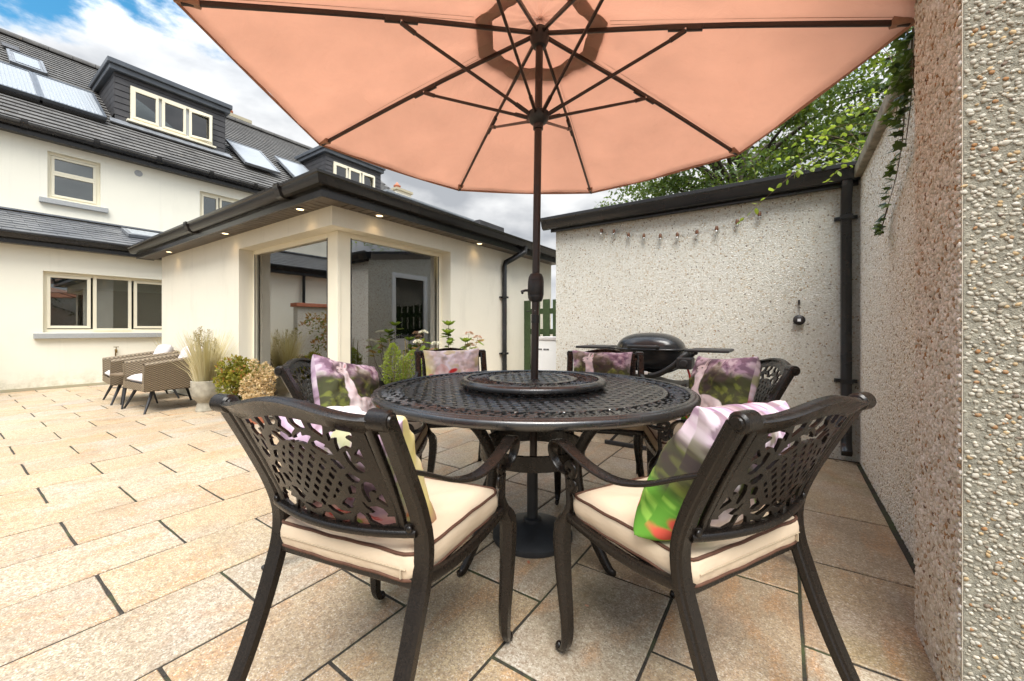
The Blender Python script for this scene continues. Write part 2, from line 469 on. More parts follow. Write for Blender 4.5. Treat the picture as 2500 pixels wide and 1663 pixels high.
# ---- metals, plastics
k = NT('cast_bronze'); p = k.obj()
k.base(k.ramp(k.noise(p, 260, 2), [(0.35, (0.0055, 0.0042, 0.0035)), (0.66, (0.015, 0.0105, 0.0078))]))
k.set(Roughness=k.ramp(k.noise(p, 30, 3), [(0.3, 0.20), (0.7, 0.34)]), Metallic=0.0)
k.b.inputs['Specular IOR Level'].default_value = 0.4
k.bump(k.noise(p, 420, 2), 0.28, 0.0016)
M['bronze'] = k.m
k = NT('cast_bronze_table'); p = k.obj()
k.base(k.ramp(k.noise(p, 260, 2), [(0.35, (0.010, 0.0098, 0.0100)), (0.66, (0.023, 0.0222, 0.0222))]))
k.set(Roughness=k.ramp(k.noise(p, 18, 4), [(0.3, 0.20), (0.7, 0.36)]))
k.b.inputs['Specular IOR Level'].default_value = 1.0
k.bump(k.noise(p, 420, 2), 0.10, 0.0010)
M['bronze_table'] = k.m
M['pole'] = simple('brown_pole', (0.026, 0.014, 0.010), 0.34, 0.3, 300, 0.15, 500)
M['black_plastic'] = simple('black_plastic', (0.018, 0.016, 0.016), 0.45, 0.2, 60, 0.15, 400)
M['base_black'] = simple('parasol_base_black', (0.016, 0.018, 0.021), 0.55, 0.35, 14, 0.3, 60)
M['gutter'] = simple('gutter_black', (0.014, 0.0135, 0.014), 0.26, 0.3, 4, 0.05, 60)
M['gutter_brown'] = simple('gutter_brown', (0.017, 0.0145, 0.0125), 0.24, 0.3, 4, 0.05, 60)
M['soffit'] = simple('soffit_brown', (0.095, 0.074, 0.056), 0.42, 0.25, 5, 0.05, 60)
M['charcoal'] = simple('charcoal_boards', (0.042, 0.040, 0.042), 0.55, 0.25, 6, 0.2, 120)
M['lead'] = simple('lead_grey', (0.15, 0.16, 0.175), 0.45, 0.25, 8, 0.1)
M['dormer_trim'] = simple('dormer_trim', (0.075, 0.085, 0.10), 0.35, 0.2, 4)
M['upvc'] = simple('cream_upvc', (0.80, 0.745, 0.585), 0.35, 0.04, 3)
M['upvc_pale'] = simple('cream_upvc_pale', (0.80, 0.745, 0.60), 0.35, 0.04, 3)
M['white_pvc'] = simple('white_pvc', (0.78, 0.79, 0.80), 0.35, 0.04, 3)
M['sill'] = simple('granite_sill', (0.36, 0.37, 0.37), 0.7, 0.3, 160, 0.1)
M['brass'] = simple('old_brass', (0.20, 0.13, 0.05), 0.4, 0.4, 60, 0.1, 200, 0.8)
M['chrome'] = simple('chrome', (0.5, 0.5, 0.5), 0.2, 0.1, 60, 0, 1, 1.0)
M['green_fence'] = simple('green_stain', (0.030, 0.052, 0.015), 0.7, 0.25, 20, 0.3, 120)
M['red_hose'] = simple('red_hose', (0.42, 0.02, 0.012), 0.4, 0.1, 20)
M['grill'] = simple('grill_enamel', (0.020, 0.021, 0.023), 0.24, 0.15, 40, 0.05, 300)
M['grill_plastic'] = simple('grill_plastic', (0.022, 0.022, 0.023), 0.5, 0.15, 40, 0.2, 500)
M['solar'] = simple('solar_glass', (0.24, 0.26, 0.28), 0.38, 0.08, 30)
M['terracotta'] = simple('terracotta', (0.42, 0.15, 0.085), 0.85, 0.25, 30, 0.2)
M['concrete_pot'] = simple('concrete_pot', (0.33, 0.30, 0.235), 0.85, 0.32, 12, 0.3, 90)
M['dark_pot'] = simple('dark_pot', (0.018, 0.017, 0.018), 0.35, 0.2, 12)
M['wicker_dark'] = simple('wicker_dark', (0.10, 0.075, 0.05), 0.8, 0.3, 60, 0.3)
M['leg_dark'] = simple('dark_leg', (0.022, 0.022, 0.025), 0.45, 0.2, 20)
M['cushion_grey'] = simple('lilac_grey_cloth', (0.56, 0.53, 0.53), 0.95, 0.06, 60, 0.25, 700)
M['taupe'] = simple('taupe_top', (0.17, 0.125, 0.08), 0.5, 0.2, 10)
M['piping'] = simple('brown_piping', (0.095, 0.040, 0.022), 0.8, 0.2, 60)
M['zip'] = simple('zip_tape', (0.46, 0.37, 0.26), 0.6, 0.05, 60)
M['trim_brown'] = simple('canopy_pocket', (0.36, 0.205, 0.14), 0.85, 0.15, 60)
M['wood_floor'] = simple('wood_floor', (0.20, 0.17, 0.14), 0.35, 0.25, 4)
M['stem'] = simple('stem', (0.13, 0.085, 0.045), 0.8, 0.3, 40)
M['bark'] = simple('bark', (0.055, 0.045, 0.032), 0.9, 0.4, 12, 0.6, 40)
M['socket_brown'] = simple('socket_brown', (0.12, 0.045, 0.015), 0.5, 0.2, 40)
M['cable'] = simple('clear_cable', (0.55, 0.53, 0.48), 0.5, 0.1, 40)

k = NT('seat_cloth'); p = k.obj()
k.base(k.mix(k.ramp(k.noise(p, 5, 4), [(0.4, 0.0), (0.7, 0.25)]), (0.63, 0.505, 0.365), (0.55, 0.44, 0.32)))
k.set(Roughness=0.95)
wv = k.n('ShaderNodeTexWave'); wv.inputs['Scale'].default_value = 500; k.l(p, wv.inputs['Vector'])
b1 = k.bump(k.noise(p, 900, 2), 0.15, 0.001)
k.bump(k.noise(k.mapping(p, (9, 4, 9)), 1.6, 3), 0.35, 0.02, b1)
M['seat_cloth'] = k.m

# roof tiles: weathered grey concrete with lichen
k = NT('roof_tile'); p = k.pos()
c = k.ramp(k.noise(k.mapping(p, (1, 1, 1)), 3.0, 6, 0.7), [(0.3, (0.050, 0.048, 0.047)), (0.7, (0.125, 0.120, 0.114))])
oi = k.n('ShaderNodeObjectInfo').outputs['Random']
c = k.mix(k.math('MULTIPLY', oi, 0.45), c, (0.165, 0.16, 0.152))
c = k.mix(k.ramp(k.noise(p, 5.5, 5, 0.7), [(0.64, 0.0), (0.74, 0.6)]), c, (0.28, 0.20, 0.10))
k.base(c); k.set(Roughness=0.85); k.bump(k.noise(p, 60, 3), 0.3, 0.01)
M['tile'] = k.m
k = NT('slate'); p = k.pos()
c = k.ramp(k.noise(p, 3.5, 6, 0.7), [(0.3, (0.055, 0.058, 0.066)), (0.7, (0.13, 0.135, 0.145))])
c = k.mix(k.math('MULTIPLY', k.n('ShaderNodeObjectInfo').outputs['Random'], 0.5), c, (0.16, 0.165, 0.175))
c = k.mix(k.ramp(k.noise(p, 4.2, 5, 0.7), [(0.63, 0.0), (0.74, 0.6)]), c, (0.26, 0.24, 0.22))
k.base(c); k.set(Roughness=0.38); k.bump(k.noise(p, 40, 3), 0.2, 0.01)
M['slate'] = k.m

# glass: clear pane with real reflections
def glass_mat(name, tint=(0.80, 0.86, 0.85), ior=1.9):
    k = NT(name); t = k.t; t.nodes.remove(k.b)
    tr = k.n('ShaderNodeBsdfTransparent'); tr.inputs[0].default_value = (*tint, 1)
    gl = k.n('ShaderNodeBsdfGlossy'); gl.inputs['Roughness'].default_value = 0.0; gl.inputs[0].default_value = (1, 1, 1, 1)
    fr = k.n('ShaderNodeFresnel'); fr.inputs['IOR'].default_value = ior
    mx = k.n('ShaderNodeMixShader'); k.l(fr.outputs[0], mx.inputs[0]); k.l(tr.outputs[0], mx.inputs[1]); k.l(gl.outputs[0], mx.inputs[2])
    k.l(mx.outputs[0], k.out.inputs['Surface']); return k.m
M['glass'] = glass_mat('window_glass', (0.82, 0.88, 0.86), 3.5)
M['glass_house'] = glass_mat('house_glass', (0.55, 0.62, 0.62), 2.3)
M['bulb_glass'] = glass_mat('bulb_glass', (0.95, 0.95, 0.93), 1.45)
k = NT('blind'); k.base((0.62, 0.66, 0.70)); k.set(Roughness=0.7); M['blind'] = k.m
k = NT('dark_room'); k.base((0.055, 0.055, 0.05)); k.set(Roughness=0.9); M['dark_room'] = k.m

# lit lamp lens
def emit(name, col, s):
    k = NT(name); k.base((0.8, 0.7, 0.5)); k.b.inputs['Emission Color'].default_value = (*col, 1); k.b.inputs['Emission Strength'].default_value = s
    return k.m
M['lamp'] = emit('lamp_lens', (1.0, 0.72, 0.36), 2.2)

# canopy cloth: thin, lets light through
k = NT('canopy_cloth'); t = k.t; p = k.obj()
col = k.mix(k.ramp(k.noise(p, 3.2, 6, 0.6), [(0.35, 0.0), (0.7, 0.6)]), (0.79, 0.555, 0.45), (0.68, 0.475, 0.385))
col = k.mix(k.ramp(k.noise(k.mapping(p, (1, 1, 1)), 26, 3), [(0.68, 0.0), (0.8, 0.35)]), col, (0.66, 0.42, 0.31))
k.base(col); k.set(Roughness=0.9); k.b.inputs['Specular IOR Level'].default_value = 0.2
bn = k.bump(k.noise(p, 500, 2), 0.12, 0.002)
bn = k.bump(k.noise(k.mapping(p, (2.2, 2.2, 1.0)), 2.6, 5, 0.55, 1.2), 0.55, 0.05, bn)
tl = k.n('ShaderNodeBsdfTranslucent'); k.l(col, tl.inputs[0])
mx = k.n('ShaderNodeMixShader'); mx.inputs[0].default_value = 0.62
k.l(k.b.outputs[0], mx.inputs[1]); k.l(tl.outputs[0], mx.inputs[2]); k.l(mx.outputs[0], k.out.inputs['Surface'])
M['canopy'] = k.m
k = NT('vent_shade_cloth'); k.base((0.66, 0.45, 0.35)); k.set(Roughness=0.95)  # browner cloth: shade of the doubled canopy layers put into its colour
tl = k.n('ShaderNodeBsdfTranslucent'); tl.inputs[0].default_value = (0.66, 0.45, 0.35, 1); mx = k.n('ShaderNodeMixShader'); mx.inputs[0].default_value = 0.5
k.l(k.b.outputs[0], mx.inputs[1]); k.l(tl.outputs[0], mx.inputs[2]); k.l(mx.outputs[0], k.out.inputs['Surface']); M['vent_shade_cloth'] = k.m

# leaves: two-sided, slightly translucent, tinted by attribute
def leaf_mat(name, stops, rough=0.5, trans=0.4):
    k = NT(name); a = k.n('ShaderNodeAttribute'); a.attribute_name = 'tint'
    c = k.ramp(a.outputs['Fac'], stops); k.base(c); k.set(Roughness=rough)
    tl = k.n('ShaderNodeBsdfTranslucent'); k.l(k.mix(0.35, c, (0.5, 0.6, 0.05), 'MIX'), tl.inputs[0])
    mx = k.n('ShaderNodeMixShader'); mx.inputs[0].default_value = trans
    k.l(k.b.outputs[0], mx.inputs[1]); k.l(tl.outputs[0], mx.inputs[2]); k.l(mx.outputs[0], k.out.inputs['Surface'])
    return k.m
M['leaf_tree'] = leaf_mat('leaf_beech', [(0, (0.024, 0.058, 0.012)), (0.55, (0.065, 0.13, 0.022)), (1, (0.17, 0.25, 0.04))])
M['leaf_ivy'] = leaf_mat('leaf_ivy', [(0, (0.012, 0.035, 0.010)), (0.7, (0.035, 0.075, 0.016)), (1, (0.10, 0.16, 0.03))], 0.35, 0.2)
M['leaf_lime'] = leaf_mat('leaf_lime', [(0, (0.12, 0.20, 0.025)), (1, (0.32, 0.40, 0.05))], 0.5, 0.5)
M['leaf_shrub'] = leaf_mat('leaf_shrub', [(0, (0.09, 0.11, 0.015)), (0.5, (0.26, 0.24, 0.03)), (0.8, (0.34, 0.27, 0.04)), (1, (0.40, 0.14, 0.05))])
M['leaf_box'] = leaf_mat('leaf_box', [(0, (0.08, 0.14, 0.015)), (1, (0.30, 0.36, 0.05))])
M['leaf_dry'] = leaf_mat('leaf_dry', [(0, (0.42, 0.26, 0.12)), (0.5, (0.60, 0.42, 0.23)), (1, (0.70, 0.55, 0.34))], 0.8, 0.3)
M['leaf_acer'] = leaf_mat('leaf_acer', [(0, (0.10, 0.13, 0.025)), (0.45, (0.20, 0.17, 0.035)), (0.7, (0.40, 0.10, 0.04)), (1, (0.45, 0.24, 0.06))])
M['leaf_hyd'] = leaf_mat('leaf_hydrangea', [(0, (0.07, 0.14, 0.02)), (0.6, (0.17, 0.24, 0.03)), (1, (0.38, 0.15, 0.08))])
M['grass_dry'] = leaf_mat('grass_dry', [(0, (0.56, 0.46, 0.26)), (1, (0.78, 0.70, 0.48))], 0.8, 0.3)
M['plume'] = leaf_mat('grass_plume', [(0, (0.20, 0.145, 0.06)), (1, (0.42, 0.32, 0.15))], 0.9, 0.3)
M['flower_white'] = leaf_mat('flower_white', [(0, (0.72, 0.66, 0.55)), (1, (0.80, 0.78, 0.70))], 0.8, 0.3)
M['flower_pink'] = leaf_mat('flower_pink', [(0, (0.55, 0.28, 0.22)), (1, (0.70, 0.50, 0.42))], 0.8, 0.3)
M['yucca'] = leaf_mat('leaf_yucca', [(0, (0.16, 0.20, 0.06)), (1, (0.44, 0.46, 0.22))], 0.5, 0.2)
# ------------------------------------------------------------------ ground and paving
g = np_mesh('ground', [(-150,-150,-0.05),(150,-150,-0.05),(150,150,-0.05),(-150,150,-0.05)], [(0,1,2,3)])
tag(mk('ground', g, M['soil']), kind='structure')
patio = MB().box(-10.29, 0.50, -6.0, 9.0, -0.045, -0.0045).build('patio', M['mortar'])
tag(patio, kind='structure')
slab_cache = {}
def slab_mesh(w, l, var):
    key = (round(w, 3), round(l, 3), var)
    if key in slab_cache: return slab_cache[key]
    r = random.Random(hash(key) % 9999)
    c = 0.003; H = 0.028
    b = MB()
    j = lambda: r.uniform(-0.0015, 0.0015)
    # outline with slightly uneven arrises
    n = 4
    def ring(inset, z):
        P = []
        for a, q in (((-w/2+inset, -l/2+inset), (w/2-inset, -l/2+inset)), ((w/2-inset, -l/2+inset), (w/2-inset, l/2-inset)),
                     ((w/2-inset, l/2-inset), (-w/2+inset, l/2-inset)), ((-w/2+inset, l/2-inset), (-w/2+inset, -l/2+inset))):
            for i in range(n):
                t = i/n; P.append((a[0]+(q[0]-a[0])*t, a[1]+(q[1]-a[1])*t, z))
        return P
    r0 = ring(0, -H); r1 = [(x+j(), y+j(), z) for x, y, z in ring(0, -c)]; r2 = [(x*(1-2*c/w), y*(1-2*c/l), 0.0) for x, y, z in r1]
    m = 4*n
    b.add(r0 + r1 + r2, [(i, (i+1) % m, m+(i+1) % m, m+i) for i in range(m)] + [(m+i, m+(i+1) % m, 2*m+(i+1) % m, 2*m+i) for i in range(m)] + [tuple(range(2*m, 3*m))])
    me = b.mesh('paving_slab'); me.materials.append(M['paving'])
    slab_cache[key] = me
    return me
def add_slab(x0, x1, y0, y1):
    if x1-x0 < 0.06 or y1-y0 < 0.06: return
    w, l = x1-x0-0.0108, y1-y0-0.0118
    o = bpy.data.objects.new('paving_slab', slab_mesh(w, l, random.randrange(3))); COL.objects.link(o)
    o.parent = patio
    o.location = ((x0+x1)/2, (y0+y1)/2, random.uniform(-0.0012, 0.0012))
    o.rotation_euler = (random.uniform(-0.0015, 0.0015), random.uniform(-0.0015, 0.0015), random.choice((0, math.pi)))
for c in range(-1, 26):
    xb, xa = 0.046 - 0.4*c, 0.046 - 0.4*(c+1)
    xa = max(xa, -10.285)
    off = 0.39 if c % 2 else 0.69
    xm = (xa+xb)/2
    ymax = 4.0 if xm > -2.15 else (7.6 if xm > -3.66 else (2.215 if xm > -8.76 else 4.0))
    ymin = -0.8
    y = off - 0.6*math.ceil((off - ymin)/0.6)
    while y < ymax:
        y0, y1 = max(y, ymin), min(y+0.6, ymax)
        add_slab(xa, xb, y0, y1)
        y += 0.6
# sparse litter on the slabs
def litter(name, label, pts, mat, group):
    for (x, y, s) in pts:
        b = MB(); a = random.uniform(0, 6.28)
        pr = [(s*math.cos(t)*1.0, s*0.55*math.sin(t)) for t in np.linspace(0, 2*math.pi, 8)[:-1]]
        vs = [(px*math.cos(a)-py*math.sin(a), px*math.sin(a)+py*math.cos(a), 0.002+0.1*abs(px)) for px, py in pr]
        vs2 = [(q[0], q[1], q[2]+0.0012) for q in vs]
        m = len(vs)
        b.add(vs+vs2, [tuple(range(m-1, -1, -1)), tuple(range(m, 2*m))] + [(i, (i+1) % m, m+(i+1) % m, m+i) for i in range(m)])
        tag(b.build(name, mat, loc=(x, y, 0.001)), label, 'leaf', group)

# ------------------------------------------------------------------ generic wall with openings
def wall_mesh(axis, pl, th, a0, a1, z0, z1, holes, front=1):
    """axis 'x': wall in plane x=pl running along y; front=+1 faces +axis; th goes backwards. holes: (a0,a1,z0,z1)"""
    A = sorted({a0, a1, *[h[0] for h in holes], *[h[1] for h in holes]}); Z = sorted({z0, z1, *[h[2] for h in holes], *[h[3] for h in holes]})
    A = [a for a in A if a0 <= a <= a1]; Z = [z for z in Z if z0 <= z <= z1]
    solid = lambda i, j: 0 <= i < len(A)-1 and 0 <= j < len(Z)-1 and not any(h[0]-1e-6 <= A[i] and A[i+1] <= h[1]+1e-6 and h[2]-1e-6 <= Z[j] and Z[j+1] <= h[3]+1e-6 for h in holes)
    pf, pb = pl, pl - front*th
    P = (lambda d, a, z: (d, a, z)) if axis == 'x' else (lambda d, a, z: (a, d, z))
    b = MB()
    for i in range(len(A)-1):
        for j in range(len(Z)-1):
            if not solid(i, j): continue
            a, c, z, w = A[i], A[i+1], Z[j], Z[j+1]
            b.add([P(pf,a,z),P(pf,c,z),P(pf,c,w),P(pf,a,w)], [(0,1,2,3)])
            b.add([P(pb,a,z),P(pb,c,z),P(pb,c,w),P(pb,a,w)], [(3,2,1,0)])
            for di, dj, e in ((-1,0,((a,z),(a,w))), (1,0,((c,z),(c,w))), (0,-1,((a,z),(c,z))), (0,1,((a,w),(c,w)))):
                if not solid(i+di, j+dj):
                    (p1, q1), (p2, q2) = e
                    b.add([P(pf,p1,q1),P(pf,p2,q2),P(pb,p2,q2),P(pb,p1,q1)], [(0,1,2,3)])
    return b

def casement(parent, X, y0, y1, z0, z1, panes, mat, depth=0.06, blind=None, glass='glass_house', fw=0.055, nm='window', vents=()):
    """window facing +X: outer frame + sashes; panes: (ya,yb,za,zb)"""
    b = MB()
    for (a, c, e, f) in ((y0, y1, z0, z0+fw), (y0, y1, z1-fw, z1), (y0, y0+fw, z0+fw, z1-fw), (y1-fw, y1, z0+fw, z1-fw)):
        b.box(X-depth, X, a, c, e, f)
    # sashes round each pane
    for (ya, yb, za, zb) in panes:
        s = 0.045
        for (a, c, e, f) in ((ya-s, yb+s, za-s, za), (ya-s, yb+s, zb, zb+s), (ya-s, ya, za, zb), (yb, yb+s, za, zb)):
            b.box(X-depth*0.8, X+0.012, a, c, e, f)
    w = b.build(nm, mat, parent, bevel=0.004)
    for (ya, yb, za, zb) in panes:
        MB().box(X-0.030, X-0.018, ya-0.008, yb+0.008, za-0.008, zb+0.008).build('pane', M[glass], w)
    for (ya, yb, zv) in vents:
        MB().box(X+0.0125, X+0.024, ya, yb, zv, zv+0.022).build('trickle_vent', mat, w, bevel=0.003)
    return w

# ------------------------------------------------------------------ house
house = thing('house', 'two storey cream rendered house with grey tiled roof and dormers', 'house', (0, 0, 0))
XL, XM = -10.3, -12.0
LW = [(1.075, 2.83, 0.962, 2.0)]
wl = wall_mesh('x', XL, 0.3, -4.0, 6.0, 0.045, 2.42, LW).build('lean_to_wall', M['cream'], house)
MB().box(-10.6, -10.288, -4.0, 6.0, -0.04, 0.045).build('plinth', M['plinth'], house)
win = casement(house, XL-0.07, 1.075, 2.83, 0.962, 2.0, [(1.165, 1.60, 1.075, 1.905), (1.72, 2.145, 1.03, 1.94), (2.27, 2.72, 1.075, 1.905)], M['upvc'],
               vents=[(1.27, 1.50, 1.955), (2.38, 2.6, 1.955)])
MB().box(-10.45, -10.245, 0.97, 2.93, 0.855, 0.945).build('window_sill', M['sill'], house, bevel=0.006)
# room behind the kitchen window: roller blinds, dim walls
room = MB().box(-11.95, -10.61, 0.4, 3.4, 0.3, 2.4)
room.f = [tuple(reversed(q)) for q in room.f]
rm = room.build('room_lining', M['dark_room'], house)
bl = MB()
for (a, c) in ((1.13, 1.63), (1.69, 2.17), (2.23, 2.75)):
    nf = 6
    for i in range(nf):
        bl.box(-10.46-0.012*(i % 2), -10.455+0.012*(i % 2), a, c, 1.74+i*0.035, 1.74+(i+1)*0.035)
bl.build('roman_blind', M['blind'], win)
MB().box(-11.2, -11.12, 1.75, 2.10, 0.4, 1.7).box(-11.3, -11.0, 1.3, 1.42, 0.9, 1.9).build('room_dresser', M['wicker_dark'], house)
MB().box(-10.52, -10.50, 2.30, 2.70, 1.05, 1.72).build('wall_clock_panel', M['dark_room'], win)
b = MB().box(-11.09, -11.06, 1.92, 1.96, 1.16, 1.36); b.build('dresser_light', M['white_pvc'], house)
# upper wall
UW = [(1.31, 2.05, 3.61, 4.54), (3.79, 4.65, 3.61, 4.46), (6.3, 7.0, 3.61, 4.5)]
wall_mesh('x', XM, 0.3, -4.0, 12.4, 2.9, 4.80, UW).build('upper_wall', M['cream'], house)
MB().box(-20.0, -12.301, 12.1, 12.4, 0.0, 4.80).build('end_wall', M['cream'], house)
for i, (a, c, e, f) in enumerate(UW):
    mid = (e+f)/2 + 0.05
    panes = [(a+0.1, c-0.1, e+0.1, mid-0.03), (a+0.1, c-0.1, mid+0.03+0.03, f-0.11)] if i != 1 else [(a+0.1, (a+c)/2-0.06, e+0.1, f-0.1), ((a+c)/2+0.06, c-0.1, e+0.1, f-0.1)]
    w = casement(house, XM-0.07, a, c, e, f, panes, M['upvc'], vents=[(a+0.22, c-0.22, f-0.062)])
    MB().box(XM-0.15, XM+0.06, a-0.11, c+0.11, e-0.11, e-0.012).build('sill', M['sill'], w, bevel=0.006)
    if i == 1:
        sb = MB()
        for q in range(22): sb.box(XM-0.16, XM-0.125, a+0.06, c-0.06, e+0.08+q*0.034, e+0.088+q*0.034)
        sb.build('venetian_blind', M['blind'], w)
    MB().box(XM-0.302, XM-0.296, a-0.05, c+0.05, e-0.05, f+0.05).build('room_shade', M['white_wall'], w)
MB().lathe([(0, 0.02), (0.035, 0.022), (0.04, 0.012), (0.066, 0.012), (0.07, 0.0)], 24).build('air_vent', M['sill'], house, loc=(XM+0.001, 2.653, 4.52), rot=(0, rad(90), 0))

# main roof: base plane + individual tiles
SL = math.tan(rad(37)); EX, EZ = -11.72, 4.90
RX = -16.8
def roof_z(x): return EZ + (EX - x)*SL
nrm = Vector((SL, 0, 1)).normalized()
b = MB(); b.add([(EX, -4, EZ-0.06), (EX, 12.45, EZ-0.06), (RX, 12.45, roof_z(RX)-0.06), (RX, -4, roof_z(RX)-0.06),
                 (2*RX-EX, -4, EZ-0.06), (2*RX-EX, 12.45, EZ-0.06)], [(0,1,2,3), (3,2,5,4)])
roof = b.build('roof', M['tile'], house)
u = Vector((-1, 0, SL)).normalized()     # up the slope
SLEN = (RX-EX)/u.x
TW, TC = 0.33, 0.205
def tile_shape():
    b = MB(); nseg = 2; prof = []
    for i in range(nseg+1):
        t = i/nseg; prof.append((t*TW*0.985, 0.0))
    vs = []
    for s, lift in ((0.0, 0.036), (TC+0.04, 0.004)):
        for (yy, h) in prof: vs.append((yy, s, h+lift))
    for (yy, h) in prof: vs.append((yy, 0.0, h+0.006))
    n = nseg+1
    fs = [(i, i+1, n+i+1, n+i) for i in range(nseg)] + [(2*n+i, 2*n+i+1, i+1, i) for i in range(nseg)]
    return vs, fs
tv, tf = tile_shape()
Rm = Matrix((( 0, u.x, nrm.x), (1, u.y, nrm.y), (0, u.z, nrm.z)))
tme = bpy.data.meshes.new('roof_tile'); tme.from_pydata([Rm @ Vector(v) for v in tv], [], tf); tme.materials.append(M['tile'])
cells = []
nc = int(SLEN/TC)
for ci in range(nc+1):
    for yi in range(int(16.4/TW)):
        y = -4 + yi*TW + (0.5*TW if ci % 2 else 0)
        o = Vector((EX, y, EZ-0.055)) + u*(ci*TC)
        cells.append((o.x**2*0 + ((o - Vector((0,0,CAM_H))).length if 0.4 < y < 11.5 else 1e6), o))
cells.sort(key=lambda q: q[0])
for d, o in cells[:300]:
    t = bpy.data.objects.new('roof_tile', tme); COL.objects.link(t); t.parent = roof; t.location = o
rest = MB()
for d, o in cells[300:]:
    rest.add([o + Rm @ Vector(v) for v in tv], tf)
tag(rest.build('roof_tiling', M['tile'], roof), kind='stuff')
rb = MB()
for i in range(37):
    y = -4 + i*0.45
    rb.sweep([(RX, y, roof_z(RX)-0.02), (RX, y+0.44, roof_z(RX)-0.02)], [(math.cos(a)*0.13, math.sin(a)*0.11) for a in np.linspace(-0.3, math.pi+0.3, 9)])
tag(rb.build('ridge_tiles', M['tile'], roof, smooth=40), kind='stuff')
# eaves: fascia + gutter
def gutter_profile(w=0.12, h=0.10):
    """ogee gutter outline in (out, up), closed"""
    return [(0, 0), (0, -h*0.9), (w*0.35, -h), (w*0.62, -h*0.92), (w*0.78, -h*0.62), (w*0.86, -h*0.30), (w, -h*0.22), (w, 0), (w*0.92, 0.004), (w*0.90, -h*0.1),
            (w*0.2, -h*0.12), (w*0.08, 0.0)]
def run_y(prof, x, z, y0, y1, sgn=1):
    b = MB(); m = len(prof)
    vs = [(x+sgn*a, y, z+c) for y in (y0, y1) for a, c in prof]
    fs = [(i, (i+1) % m, m+(i+1) % m, m+i) for i in range(m)] + [tuple(range(m)), tuple(range(2*m-1, m-1, -1))]
    return b.add(vs, fs)
def run_x(prof, y, z, x0, x1, sgn=-1):
    b = MB(); m = len(prof)
    vs = [(x, y+sgn*a, z+c) for x in (x0, x1) for a, c in prof]
    fs = [(i, (i+1) % m, m+(i+1) % m, m+i) for i in range(m)] + [tuple(range(m)), tuple(range(2*m-1, m-1, -1))]
    return b.add(vs, fs)
MB().box(-11.98, -11.83, -4, 12.4, 4.70, 4.86).build('fascia', M['gutter'], house)
gt = run_y(gutter_profile(0.125, 0.11), -11.828, 4.90, -4, 12.4).build('gutter', M['gutter'], house, smooth=35)
for y in (0.95, 1.9, 2.9, 3.9, 4.9): run_y([(0, 0.012), (0, -0.118), (0.045, -0.122), (0.085, -0.112), (0.112, -0.075), (0.135, -0.03), (0.135, 0.012)], -11.829, 4.90, y, y+0.09).build('gutter_clip', M['gutter'], gt, smooth=35)
# solar collectors, skylight
def on_roof(x, y, lift=0.0):
    return Vector((x, y, roof_z(x))) + nrm*lift
def roof_panel(name, xa, xb, y0, y1, lift, th, mat, parent, frame=None):
    P = [on_roof(xa, y0, lift), on_roof(xa, y1, lift), on_roof(xb, y1, lift), on_roof(xb, y0, lift)]
    b = MB(); b.add(P + [q + nrm*th for q in P], [(3,2,1,0),(4,5,6,7),(0,1,5,4),(1,2,6,5),(2,3,7,6),(3,0,4,7)])
    o = b.build(name, mat, parent)
    if frame:
        f = MB()
        for i in range(4): f.bar(P[i]+nrm*(th*0.5+0.004), P[(i+1) % 4]+nrm*(th*0.5+0.004), 0.05, th+0.02, nrm)
        f.build('panel_frame', frame, o)
    return o
for (y0, y1) in ((0.34, 1.285), (1.33, 2.26)):
    s = roof_panel('solar_panel', -12.83, -14.15, y0, y1, 0.07, 0.05, M['solar'], house, M['dormer_trim'])
    st = MB()
    for q in range(15):
        y = y0 + 0.05 + (y1-y0-0.1)*q/14
        st.tube([on_roof(-12.88, y, 0.113), on_roof(-14.10, y, 0.113)], 0.018, 6)
    st.build('collector_tubes', M['solar'], s, smooth=60)
    MB().bar(on_roof(-12.80, y0, 0.035), on_roof(-12.80, y1, 0.035), 0.05, 0.06, nrm).build('panel_rail', M['gutter'], s)
roof_panel('solar_panel', -12.67, -14.0, 5.06, 5.97, 0.10, 0.05, M['solar'], house, M['lead'])
roof_panel('solar_panel', -12.67, -14.0, 6.45, 7.36, 0.10, 0.05, M['solar'], house, M['lead'])
sk = roof_panel('skylight', -14.46, -15.23, 1.04, 1.55, 0.06, 0.05, M['lead'], house, M['lead'])
roof_panel('skylight_pane', -14.56, -15.13, 1.11, 1.48, 0.112, 0.012, M['solar'], sk)
roof_panel('roof_vent', -15.55, -15.8, 0.98, 1.25, 0.03, 0.04, M['charcoal'], house)
